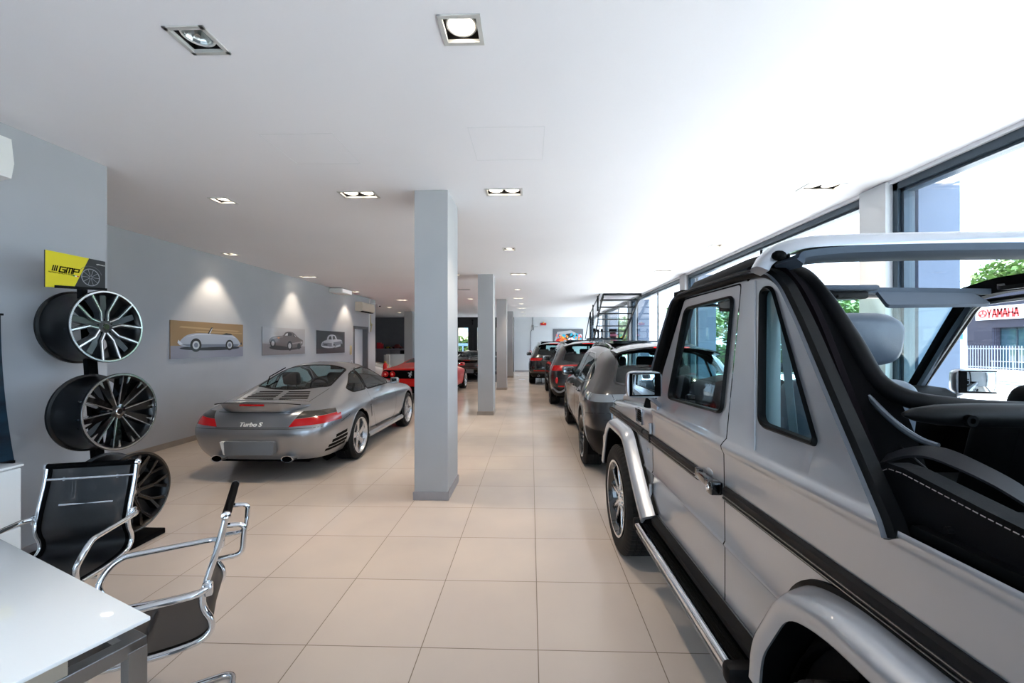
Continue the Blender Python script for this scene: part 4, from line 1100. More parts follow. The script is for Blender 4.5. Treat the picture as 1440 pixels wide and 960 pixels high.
m = MB(); m.box((-0.035, 1.395, 0.455), (0.135, 0.055, 0.068), bevel=0.018); m.obj('board_end_cap', M_plastic, rbd)
m = MB(); m.box((-0.035, 2.53, 0.460), (0.135, 0.045, 0.075), bevel=0.018); m.obj('board_end_cap', M_plastic, rbd)
# ---- door mirrors
def gmirror(cu, s, z=1.338, f=2.30):
    m = MB(); rings = []
    for y, w, h in ((-0.052, 0.088, 0.066), (-0.050, 0.094, 0.072), (-0.03, 0.097, 0.0745), (0.01, 0.09, 0.070), (0.04, 0.065, 0.05), (0.05, 0.02, 0.015)):
        rings.append([(cu + math.copysign(abs(math.cos(t)) ** 0.35, math.cos(t)) * w, f + y, z + math.copysign(abs(math.sin(t)) ** 0.35, math.sin(t)) * h) for t in [2 * PI * (k + .5) / 32 for k in range(32)]])
    m.rings(rings, True, False, True); sh = m.obj('door_mirror', M_silver, G, smooth=50)
    m = MB(); m.box((cu, f - 0.054, z), (0.168, 0.012, 0.126), bevel=0.0015); m.obj('mirror_rim', M_black, sh)
    m = MB(); m.box((cu, f - 0.066, z + 0.002), (0.150, 0.004, 0.110), rz=-0.16 * s, bevel=0.0015); m.obj('mirror_glass', M_mirror, sh)
    m = MB(); m.tube([(cu - s * 0.03, f, z - 0.06), (cu - s * 0.08, f + 0.03, z - 0.10), (cu - s * 0.12, f + 0.06, z - 0.13)], 0.014, 10)
    m.prism([(2.37, 1.16), (2.37, 1.215), (2.49, 1.215), (2.47, 1.16)], 0, cu - s * 0.105, cu - s * 0.135); m.obj('mirror_arm', M_silver, sh)
    if s > 0:
        T = Matrix.Translation((cu, f, z)) @ Matrix.Rotation(-0.26, 4, 'Z') @ Matrix.Translation((-cu, -f, -z))
        for q in [sh] + [c for c in sh.children if c.name.startswith('mirror_')]:
            if not q.name.startswith('mirror_arm'): q.data.transform(T)
gmirror(-0.115, -1)
gmirror(1.80, 1, 1.345, 2.40)

# inner pillar trim, belt and strap seen through the quarter window
m = MB(); m.b2(0.10, 0.15, 1.49, 1.56, 1.10, 1.78, bevel=0.012); m.obj('pillar_lining', pr('pale_pillar_lining', (165, 178, 184), .7), G)
m = MB(); m.strip(cr_curve([(0.14, 1.47, 1.74), (0.14, 1.45, 1.5), (0.15, 1.42, 1.2), (0.16, 1.40, 0.9)], 5), [(-0.022, -0.001), (-0.022, 0.001), (0.022, 0.001), (0.022, -0.001)], (-1, 0, 0)); m.obj('front_seat_belt', pr('grey_webbing', (150, 162, 170), .7), G, smooth=60)
m = MB(); m.strip(cr_curve([(0.13, 1.43, 1.76), (0.13, 1.41, 1.67), (0.135, 1.385, 1.63), (0.14, 1.36, 1.61)], 6), [(-0.015, -0.002), (-0.015, 0.002), (0.015, 0.002), (0.015, -0.002)], (-1, 0, 0)); m.obj('roof_strap', M_rubber, G, smooth=60)
m = MB(); m.b2(0.14, 0.70, 2.10, 2.16, 1.752, 1.762); m.obj('visor_edge', M_plastic, G, smooth=0)
m = MB(); m.b2(0.072, 0.10, 1.42, 2.17, 1.765, 1.835); m.obj('leak_backing', M_black, G, smooth=0)  # black backing added to stop light leaking in above the door

# ================================================================== SPORTS COUPES (rear engined), local: x right, y forward from the tail, z up
def coupe_net():
    return [
     [(0,.15,.23),(0,.07,.33),(0,.03,.45),(0,.01,.56),(0,.045,.62),(0,.075,.71),(0,.12,.79),(0,.27,.835),(0,.38,.855),(0,.47,.875)],
     [(.38,.16,.23),(.42,.08,.33),(.44,.04,.45),(.45,.02,.56),(.45,.055,.62),(.44,.085,.71),(.42,.14,.79),(.36,.32,.845),(.22,.46,.875),(0,.56,.895)],
     [(.66,.21,.23),(.74,.13,.33),(.78,.10,.45),(.80,.09,.56),(.79,.12,.63),(.78,.16,.71),(.70,.24,.79),(.54,.42,.865),(.30,.60,.915),(0,.70,.935)],
     [(.78,.44,.22),(.865,.40,.33),(.89,.37,.46),(.90,.36,.57),(.895,.39,.66),(.86,.43,.745),(.76,.52,.825),(.60,.66,.92),(.34,.80,.985),(0,.90,1.005)],
     [(.79,1.05,.21),(.885,1.05,.33),(.912,1.04,.48),(.912,1.03,.60),(.90,1.03,.715),(.84,1.03,.82),(.745,1.04,.915),(.625,1.07,1.025),(.36,1.13,1.105),(0,1.17,1.130)],
     [(.77,1.42,.21),(.85,1.42,.30),(.890,1.42,.46),(.892,1.42,.61),(.872,1.42,.74),(.795,1.42,.865),(.705,1.42,1.01),(.60,1.43,1.135),(.35,1.45,1.222),(0,1.46,1.240)],
     [(.76,1.70,.20),(.82,1.70,.29),(.862,1.70,.45),(.868,1.70,.61),(.845,1.70,.75),(.765,1.70,.88),(.685,1.70,1.05),(.575,1.70,1.195),(.33,1.71,1.272),(0,1.72,1.284)],
     [(.76,1.98,.20),(.82,1.98,.29),(.852,1.98,.45),(.856,1.98,.61),(.835,1.98,.75),(.765,1.98,.88),(.685,1.98,1.05),(.565,1.98,1.20),(.33,1.98,1.285),(0,1.98,1.296)],
     [(.76,2.32,.20),(.82,2.32,.29),(.850,2.32,.45),(.855,2.32,.61),(.835,2.32,.75),(.765,2.32,.88),(.685,2.30,1.02),(.585,2.30,1.135),(.34,2.32,1.215),(0,2.34,1.235)],
     [(.76,2.78,.20),(.82,2.78,.29),(.858,2.78,.45),(.862,2.78,.61),(.845,2.78,.75),(.775,2.78,.865),(.70,2.76,.925),(.61,2.74,.970),(.34,2.80,1.025),(0,2.84,1.045)],
     [(.77,3.42,.20),(.85,3.42,.30),(.880,3.42,.46),(.878,3.42,.62),(.860,3.42,.755),(.775,3.42,.825),(.68,3.42,.83),(.56,3.42,.83),(.30,3.44,.85),(0,3.46,.862)],
     [(.74,3.86,.20),(.82,3.86,.29),(.850,3.86,.43),(.85,3.86,.57),(.82,3.86,.69),(.735,3.84,.745),(.62,3.84,.74),(.50,3.84,.735),(.27,3.86,.745),(0,3.87,.75)],
     [(.60,4.14,.20),(.68,4.20,.28),(.705,4.22,.39),(.70,4.22,.49),(.67,4.16,.58),(.60,4.13,.62),(.50,4.12,.63),(.40,4.12,.635),(.22,4.13,.64),(0,4.14,.645)],
     [(.38,4.32,.20),(.40,4.40,.28),(.40,4.43,.38),(.40,4.42,.47),(.40,4.38,.53),(.38,4.35,.56),(.32,4.33,.575),(.25,4.33,.58),(.14,4.33,.585),(0,4.33,.59)],
     [(0,4.34,.20),(0,4.42,.28),(0,4.45,.38),(0,4.44,.47),(0,4.42,.51),(0,4.41,.525),(0,4.40,.535),(0,4.39,.54),(0,4.38,.545),(0,4.37,.55)]]

def sports_coupe(root, paint, detail=True, smoke=None, blackroof=None):
    bm = body_bm(coupe_net(), 6, 5); bvh = to_bvh(bm)
    bmesh.ops.transform
    lay = bm.faces.layers.int.new('tag')
    right = lambda c, n: c.x > 0.35
    left = lambda c, n: c.x < -0.35
    SD, TP, RR = (1, 2), (0, 1), (0, 2)
    # wheel arches
    def circ(cy, cz, R, n=36): return [(cy + R * math.cos(2 * PI * k / n), cz + R * math.sin(2 * PI * k / n)) for k in range(n)]
    AX = (1.10, 3.44)
    for side in (right, left):
        for ay in AX: cut(bm, lay, circ(ay, 0.325, 0.352), SD, 8, lambda c, n, s=side: s(c, n) and abs(c.x) > 0.5 and c.z < 0.72)
        dw = rpoly([(1.63, .895), (1.61, 1.185), (1.95, 1.206), (2.27, 1.125), (2.62, .955), (2.57, .90)], .035, 4)
        qw = rpoly([(1.575, .90), (1.55, 1.170), (1.40, 1.128), (1.17, 1.012), (1.04, .957), (1.12, .905)], .035, 4)
        dr = [(1.60, .885), (1.58, .76), (1.64, .55), (1.80, .34), (1.92, .28), (2.62, .28), (2.71, .36), (2.74, .60), (2.74, .84), (2.65, .965), (2.28, 1.145), (1.95, 1.222), (1.59, 1.198)]
        din = [(a + (2.15 - a) * .006, b + (.7 - b) * .008) for a, b in dr]
        cut(bm, lay, rpoly(dr, .03, 3), SD, 9, lambda c, n, s=side: s(c, n) and abs(c.x) > .5, {0})
        cut(bm, lay, rpoly(din, .03, 3), SD, 2, lambda c, n, s=side: s(c, n) and abs(c.x) > .5, {9})
        cut(bm, lay, dw, SD, 3, lambda c, n, s=side: s(c, n) and abs(c.x) > .5)
        cut(bm, lay, qw, SD, 4, lambda c, n, s=side: s(c, n) and abs(c.x) > .5)
    top = lambda c, n: c.z > 0.8
    cut(bm, lay, rpoly([(-.51, .91), (-.25, .80), (.25, .80), (.51, .91), (.47, 1.50), (.25, 1.54), (-.25, 1.54), (-.47, 1.50)], .06, 4), TP, 5, top)
    cut(bm, lay, rpoly([(-.64, 2.72), (-.3, 2.86), (.3, 2.86), (.64, 2.72), (.50, 2.14), (.25, 2.08), (-.25, 2.08), (-.50, 2.14)], .06, 4), TP, 6, top)
    # tail lamps
    for s in (1, -1):
        rear = lambda c, n, s=s: c.y < 0.50 and c.x * s > 0.3 and .5 < c.z < .82
        lo = [(.45 * s, .622), (.95 * s, .650), (.95 * s, .742), (.505 * s, .704)]
        hi = [(.507 * s, .706), (.95 * s, .744), (.95 * s, .764), (.78 * s, .784), (.56 * s, .784)]
        if s < 0: lo, hi = lo[::-1], hi[::-1]
        cut(bm, lay, lo, RR, 10, rear); cut(bm, lay, hi, RR, 11, rear)
    spec = {0: ('body_shell', paint, None), 2: ('door', paint, None), 3: ('side_window', M_carglass, None), 4: ('quarter_window', M_carglass, None), 5: ('rear_window', M_carglass, None), 6: ('windscreen', M_carglass, None),
            10: ('tail_lamp', M_redlamp, None), 11: ('smoked_lens', pr('smoked_lens', (52, 48, 45), 0.2, coat=.4), None)}
    split_obj(bm, lay, spec, root); bm.free()
    # gaps and trims on the skin
    m = MB()
    for s in (1, -1):
        ribbon(m, bvh, rpoly([(1.63, .895), (1.61, 1.185), (1.95, 1.206), (2.27, 1.125), (2.62, .955), (2.57, .90)], .035, 4), 'side', s, .020, .002, .001, closed=True)
        ribbon(m, bvh, rpoly([(1.575, .90), (1.55, 1.170), (1.40, 1.128), (1.17, 1.012), (1.04, .957), (1.12, .905)], .035, 4), 'side', s, .020, .002, .001, closed=True)
        ribbon(m, bvh, [(1.603, .92), (1.58, 1.175)], 'side', s, .045, .0015)
    ribbon(m, bvh, rpoly([(-.52, .90), (-.25, .79), (.25, .79), (.52, .90), (.48, 1.51), (.25, 1.55), (-.25, 1.55), (-.48, 1.51)], .06, 4), 'top', 1, .035, .002, .001, closed=True)
    ribbon(m, bvh, rpoly([(-.64, 2.72), (-.3, 2.86), (.3, 2.86), (.64, 2.72), (.50, 2.14), (.25, 2.08), (-.25, 2.08), (-.50, 2.14)], .06, 4), 'top', 1, .025, .002, .001, closed=True)
    m.obj('window_seal', M_rubber, root, smooth=60)
    m = MB()
    ribbon(m, bvh, [(-.46, .612), (.46, .612)], 'rear', 1, .005, .0008); ribbon(m, bvh, [(-.90, .60), (-.46, .600), (.46, .600), (.90, .615)], 'rear', 1, .004, .0008)
    ribbon(m, bvh, [(-.50, .775), (.50, .775)], 'rear', 1, .006, .0008)
    ribbon(m, bvh, [(-.50, .40), (-.55, .85)], 'top', 1, .005, .0008); ribbon(m, bvh, [(.50, .40), (.55, .85)], 'top', 1, .005, .0008)
    for s in (1, -1): ribbon(m, bvh, [(.50, .612), (.75, .665)], 'side', s, .005, .0008)
    m.obj('panel_gap', M_black, root)
    m = MB()
    for k in range(5):
        y = .50 + k * .05
        ribbon(m, bvh, [(-.44 + .02 * k, y), (-.04, y + .02)], 'top', 1, .026, .0015); ribbon(m, bvh, [(.04, y + .02), (.44 - .02 * k, y)], 'top', 1, .026, .0015)
    m.obj('engine_grille', M_black, root)
    for s in (1, -1):
        m = MB()
        for k, (y0, y1, z) in enumerate(((.40, .66, .455), (.34, .68, .405), (.30, .68, .355), (.28, .66, .31))): ribbon(m, bvh, [(y0, z), (y1, z + .02)], 'side', s, .036, .002)
        m.obj('bumper_vents', M_black, root)
    m = MB()
    for s in (1, -1): ribbon(m, bvh, [(1.555, .50), (1.535, .58), (1.53, .68)], 'side', s, .030, .002)
    m.obj('side_intake', pr('intake_shadow_mesh', (40, 42, 45), .5), root)
    m = MB()
    for s in (1, -1):
        for ay in AX:
            ribbon(m, bvh, [(ay + .358 * math.cos(math.radians(a)), .325 + .358 * math.sin(math.radians(a))) for a in range(-12, 193, 6)], 'side', s, .012, .003, .002)
    m.obj('arch_lip', paint, root)
    # rear wing
    m = MB(); rings = []
    for k in range(21):
        t = -1 + 2 * k / 20; x = .57 * t; e = abs(t) ** 5
        yr = .045 + .20 * e + .05 * t * t; yf = .42 + .10 * e; z = .885 - .035 * e - .012 * t * t; h = .022 * (1 - .6 * e)
        rings.append([(x, yr, z + .004), (x, yr + .02, z + h * .7), (x, (yr + yf) / 2, z + h * 1.0), (x, yf, z + .006), (x, yf + .02, z - .01), (x, (yr + yf) / 2, z - .090 * (1 - e) - .01), (x, yr + .06, z - .105 * (1 - e * .8)), (x, yr + .022, z - .060 * (1 - e * .8)), (x, yr + .004, z - .012)])
    m.rings(rings, True, False, True); w = m.obj('rear_wing', paint, root, smooth=50)
    m = MB(); m.strip([(-.55, .150, .862), (-.4, .075, .885), (-.2, .048, .896), (0, .044, .898), (.2, .048, .896), (.4, .075, .885), (.55, .150, .862)], [(-.004, -.004), (0, .006), (.006, 0)], (0, 0, 1)); m.obj('wing_edge', M_black, w)
    m = MB(); m.b2(-.15, .15, .040, .070, .858, .878, bevel=.003); m.obj('brake_lamp', M_redlamp, w)
    # number plate panel, exhausts, badge, wiper
    m = MB(); m.prism(rpoly([(-.30, .318), (.30, .318), (.31, .468), (-.31, .468)], .02, 4), 1, -.006, .06); pp = m.obj('plate_panel', pr('plate_panel_grey', (120, 124, 130), .45, .3), root)
    m = MB()
    for q in ((-.30, .32, .46),): m.prism([(-.365, .462), (-.315, .462), (-.301, .318), (-.318, .318)], 1, -.002, .05)
    m.obj('plate_bracket', M_white, pp, smooth=0)
    for s in (1, -1):
        m = MB(); rings = []
        for (y, k) in ((.02, 1.0), (.005, 1.04), (-.01, 1.0), (-.008, .86), (.06, .80)): rings.append([(s * .44 + math.cos(a) * .072 * k, y + .055, .262 + math.sin(a) * .038 * k) for a in [2 * PI * q / 24 for q in range(24)]])
        rings.insert(0, [(s * .44 + math.cos(a) * .072, .30, .262 + math.sin(a) * .038) for a in [2 * PI * q / 24 for q in range(24)]])
        m.rings(rings, True, False, False); ex = m.obj('exhaust_pipe', M_chrome, root)
        m = MB(); m.rings([[(s * .44 + math.cos(a) * .058, y, .262 + math.sin(a) * .030) for a in [2 * PI * q / 16 for q in range(16)]] for y in (.085, .11)], True, False, True); m.obj('pipe_bore', M_black, ex)
    if detail:
        text_mesh('model_badge', 'Turbo S', .066, M_white, root, (-0.02, .050, .648), (PI / 2 - .25, 0, 0), shear=.25, extrude=.0025, offset=.0012, sx=1.3)
    m = MB(); m.tube([(-.36, .90, 1.005), (-.30, 1.0, 1.06)], .010, 6)
    m.box((-.36, .885, 1.0), (.06, .05, .03), bevel=.01); m.tube([(-.40, .92, 1.03), (-.50, 1.12, 1.11), (-.47, 1.45, 1.215)], .008, 6); m.obj('rear_wiper', M_black, root)
    # inside
    m = MB(); m.b2(-.80, .80, .8, 3.8, .17, .22); m.b2(-.72, .72, 1.3, 2.9, .22, .30); m.b2(-.70, .70, .95, 1.0, .5, .86); m.b2(-.60, .60, .25, .7, .18, .22); m.obj('underbody', M_black, root, smooth=0)
    m = MB(); m.rings([[(x, 2.55, .90), (x, 2.45, .90), (x, 2.37, .84), (x, 2.40, .60), (x, 2.8, .55)] for x in (-.70, .70)], True, False, True)
    m.b2(-.66, .66, .92, 1.25, .84, .86); m.obj('cabin_trim', M_leather_black, root, smooth=30)
    for s in (1, -1):
        seat_mb(.36 * s, 1.82, .28, .46, .52, .22).obj('seat', M_leather_black, root, smooth=60)
        m = MB(); m.box((.33 * s, 1.28, .74), (.42, .10, .34), bevel=.04, seg=3); m.obj('rear_seat', M_leather_black, root, smooth=60)
    steering_mb((-.36, 2.30, .83), .18).obj('steering_wheel', M_black, root, smooth=60)
    m = MB(); m.box((0, 2.16, 1.18), (.22, .03, .06), bevel=.012); m.obj('rear_view_mirror', M_black, root)
    for s in (1, -1):
        mirror_parts(root, (.905 * s, 2.52, .945), s, paint, .16, .105, .10, .05)
        m = MB(); c, nn = surf_pt(bvh, 1.78, .735, 'side', s)
        m.box((c.x + s * .006, 1.78, .735), (.018, .11, .028), bevel=.008, seg=3); m.ball((c.x + s * .004, 1.735, .735), .026, 14, (.35, 1, 1)); m.obj('door_handle', paint, root, smooth=60)
        m = MB(); m.rings([[(.84 * s, y, .21), (.885 * s, y, .215), (.89 * s, y, .25), (.855 * s, y, .28)] for y in (1.46, 1.7, 2.4, 3.08)], True, False, True); m.obj('side_skirt', paint, root, smooth=50)
    M_cal = pr('yellow_caliper', (210, 160, 30), .4)
    for s in (1, -1):
        car_wheel(root, (.755 * s, 1.10, .318), .318, .29, .238, s, 'turbo', [M_alu, M_black], rot=.3, caliper=M_cal)
        car_wheel(root, (.765 * s, 3.44, .316), .316, .225, .238, s, 'turbo', [M_alu, M_black], rot=.9, caliper=M_cal)
        for ay in AX: arch_lining(root, s * .45, s * .86, ay, .325, .356).obj('arch_lining', M_black, root, smooth=40)
    return bvh

SILVER911 = pr('silver_car_paint', (152, 154, 158), 0.30, 0.8, coat=1.0, coat_rough=0.03)
paint_coat(SILVER911, 1.7)
C1 = empty('sports_coupe', (-3.153, 4.49, 0), 0.0, 'silver sports coupe with a fixed rear wing parked between the posters and the nearest pillar', 'car')
sports_coupe(C1, SILVER911); C1.scale = (.92, .96, 1)
BLACKP = pr('black_car_paint', (16, 18, 22), 0.22, 0.3, coat=1.0, coat_rough=0.03)
paint_coat(BLACKP, 1.8)
C2 = empty('sports_coupe', (-2.78, 17.6, 0), -0.05, 'black sports car parked nose-in before the black gate, half hidden by the second pillar', 'car')
sports_coupe(C2, BLACKP, detail=False)

# ---- white car standing crosswise behind the end of the left wall (same low body family, seen from the side)
WHITEP = pr('white_car_paint', (232, 234, 236), 0.25, 0.0, coat=1.0)
C3 = empty('sports_coupe', (-9.75, 16.1, 0), -PI / 2, 'white sports car standing crosswise behind the end of the left wall', 'car')
sports_coupe(C3, WHITEP, detail=False)

# ================================================================== RED WEDGE (mid engined coupe)
REDP = pr('racing_red_paint', (205, 8, 10), 0.3, 0.0, coat=.5, spec=.2)
def wedge_net():
    return [
     [(0,.10,.25),(0,.05,.34),(0,.03,.44),(0,.02,.56),(0,.02,.68),(0,.02,.80),(0,.03,.88),(0,.10,.91),(0,.30,.93),(0,.45,.94)],
     [(.45,.11,.25),(.46,.06,.34),(.47,.04,.44),(.47,.03,.56),(.47,.03,.68),(.46,.03,.80),(.44,.04,.88),(.38,.14,.91),(.22,.40,.94),(0,.60,.955)],
     [(.78,.17,.25),(.84,.12,.34),(.86,.10,.44),(.86,.09,.56),(.86,.10,.68),(.84,.10,.80),(.78,.12,.88),(.60,.25,.915),(.32,.60,.96),(0,.80,.98)],
     [(.86,.42,.22),(.92,.38,.34),(.945,.36,.46),(.945,.36,.58),(.93,.38,.70),(.90,.40,.80),(.80,.44,.875),(.62,.55,.925),(.34,.85,.995),(0,1.05,1.02)],
     [(.86,.95,.20),(.92,.95,.32),(.95,.95,.46),(.95,.95,.60),(.935,.95,.72),(.885,.95,.82),(.77,.98,.89),(.62,1.05,.965),(.36,1.2,1.06),(0,1.3,1.085)],
     [(.84,1.4,.18),(.88,1.4,.28),(.90,1.4,.45),(.91,1.4,.60),(.90,1.4,.74),(.82,1.4,.84),(.70,1.42,.95),(.58,1.45,1.06),(.34,1.5,1.13),(0,1.52,1.145)],
     [(.82,1.8,.18),(.85,1.8,.27),(.87,1.8,.44),(.88,1.8,.60),(.865,1.8,.74),(.78,1.8,.85),(.68,1.8,.99),(.555,1.8,1.11),(.32,1.82,1.16),(0,1.82,1.17)],
     [(.82,2.2,.18),(.85,2.2,.27),(.87,2.2,.44),(.87,2.2,.60),(.855,2.2,.73),(.77,2.2,.84),(.67,2.2,.99),(.55,2.2,1.11),(.32,2.2,1.165),(0,2.2,1.17)],
     [(.82,2.6,.18),(.85,2.6,.27),(.87,2.6,.44),(.87,2.6,.58),(.855,2.6,.71),(.78,2.6,.81),(.70,2.6,.90),(.60,2.6,.99),(.34,2.65,1.05),(0,2.7,1.07)],
     [(.82,3.0,.18),(.87,3.0,.27),(.89,3.0,.44),(.89,3.0,.58),(.87,3.0,.70),(.80,3.0,.77),(.71,3.0,.80),(.61,3.0,.83),(.34,3.05,.87),(0,3.1,.885)],
     [(.82,3.4,.18),(.89,3.4,.27),(.915,3.4,.44),(.91,3.4,.57),(.89,3.4,.68),(.80,3.4,.73),(.68,3.4,.73),(.55,3.4,.73),(.3,3.4,.75),(0,3.4,.76)],
     [(.78,3.8,.18),(.85,3.8,.27),(.87,3.8,.40),(.86,3.8,.50),(.82,3.8,.59),(.73,3.8,.62),(.60,3.8,.62),(.48,3.8,.62),(.26,3.8,.63),(0,3.8,.64)],
     [(.62,4.06,.18),(.68,4.12,.26),(.70,4.13,.35),(.69,4.12,.43),(.65,4.08,.49),(.58,4.05,.51),(.48,4.05,.515),(.38,4.05,.52),(.2,4.05,.525),(0,4.05,.53)],
     [(.36,4.2,.18),(.40,4.25,.26),(.40,4.26,.34),(.40,4.25,.40),(.38,4.22,.44),(.34,4.2,.455),(.28,4.2,.46),(.22,4.2,.465),(.12,4.2,.47),(0,4.2,.47)],
     [(0,4.22,.18),(0,4.27,.26),(0,4.28,.33),(0,4.27,.39),(0,4.25,.42),(0,4.24,.43),(0,4.23,.435),(0,4.22,.44),(0,4.21,.445),(0,4.2,.45)]]
paint_coat(REDP, 1.6)
C4 = empty('sports_car', (-3.3, 11.1, 0), -0.025, 'red low sports car with round tail lamps beyond the nearest pillar', 'car')
def wedge(root):
    bm = body_bm(wedge_net(), 5, 5); bvh = to_bvh(bm); lay = bm.faces.layers.int.new('tag')
    for s in (1, -1):
        sd = lambda c, n, s=s: c.x * s > .45
        for ay, R in ((.95, .35), (3.40, .345)): cut(bm, lay, [(ay + R * math.cos(2 * PI * k / 32), .32 + R * math.sin(2 * PI * k / 32)) for k in range(32)], (1, 2), 8, lambda c, n, s=s: c.x * s > .5 and c.z < .7)
        cut(bm, lay, rpoly([(1.72, .87), (1.70, 1.08), (2.10, 1.105), (2.45, 1.02), (2.72, .87)], .04, 4), (1, 2), 3, sd)
    cut(bm, lay, rpoly([(-.50, .98), (.50, .98), (.44, 1.62), (-.44, 1.62)], .08, 4), (0, 1), 5, lambda c, n: c.z > .8)
    cut(bm, lay, rpoly([(-.62, 2.72), (.62, 2.72), (.46, 2.10), (-.46, 2.10)], .08, 4), (0, 1), 6, lambda c, n: c.z > .8)
    cut(bm, lay, rpoly([(-.80, .615), (.80, .615), (.80, .845), (-.80, .845)], .03, 4), (0, 2), 7, lambda c, n: c.y < .4 and abs(c.x) < .84)
    cut(bm, lay, [(-.9, .2), (.9, .2), (.86, .40), (-.86, .40)], (0, 2), 12, lambda c, n: c.y < .35)
    split_obj(bm, lay, {0: ('body_shell', REDP, None), 3: ('side_window', M_darkglass, None), 5: ('rear_window', M_darkglass, None), 6: ('windscreen', M_darkglass, None), 7: ('tail_grille', M_black, None), 12: ('rear_valance', M_black, None)}, root); bm.free()
    m = MB()
    for k in range(9): m.b2(-.44, .44, .015, .04, .63 + k * .024, .638 + k * .024)
    m.obj('grille_slats', M_plastic, root, smooth=0)
    for s in (1, -1):
        for x in (.50, .695):
            m = MB(); m.lathe([(.0005, -.005), (.062, .0), (.078, .02), (.078, .05), (.0005, .05)], (x * s, .01, .735), 'Y', 28, closed=False); l = m.obj('tail_lamp', M_redlamp, root)
            m = MB(); m.lathe([(.0005, -.014), (.026, -.011), (.03, -.004), (.0005, -.004)], (x * s, .01, .735), 'Y', 20, closed=False); m.obj('lamp_centre', pr('pink_lens', (235, 120, 110), .2, coat=1), l)
    # rearing horse emblem
    m = MB(); H = [(-.02, -.075), (.0, -.03), (-.035, -.06), (-.04, -.02), (-.02, .0), (-.045, .03), (-.06, .015), (-.055, .045), (-.02, .05), (.0, .03), (.012, .06), (.03, .08), (.045, .07), (.035, .05), (.06, .04), (.035, .025), (.03, .0), (.05, -.02), (.035, -.03), (.02, -.01), (.01, -.03), (.025, -.07), (.005, -.075)]
    m.prism([(x * 1.1, .735 + z * 1.1) for x, z in H], 1, -.002, .012); m.obj('horse_emblem', M_chrome, root, smooth=0)
    m = MB(); m.b2(-.84, .84, .6, 3.9, .15, .22); m.b2(-.7, .7, 1.2, 2.7, .22, .6); m.obj('underbody', M_black, root, smooth=0)
    for s in (1, -1):
        mirror_parts(root, (.94 * s, 2.62, .90), s, REDP, .15, .10, .12, .06)
        seat_mb(.34 * s, 1.95, .22, .46, .5, .3).obj('seat', M_leather_black, root, smooth=60)
        car_wheel(root, (.80 * s, .95, .318), .318, .26, .235, s, 'star', [M_alu, M_black], rot=.3)
        car_wheel(root, (.80 * s, 3.40, .312), .312, .22, .232, s, 'star', [M_alu, M_black], rot=.5)
        for ay in (.95, 3.40): arch_lining(root, s * .50, s * .88, ay, .32, .352).obj('arch_lining', M_black, root, smooth=40)
wedge(C4)

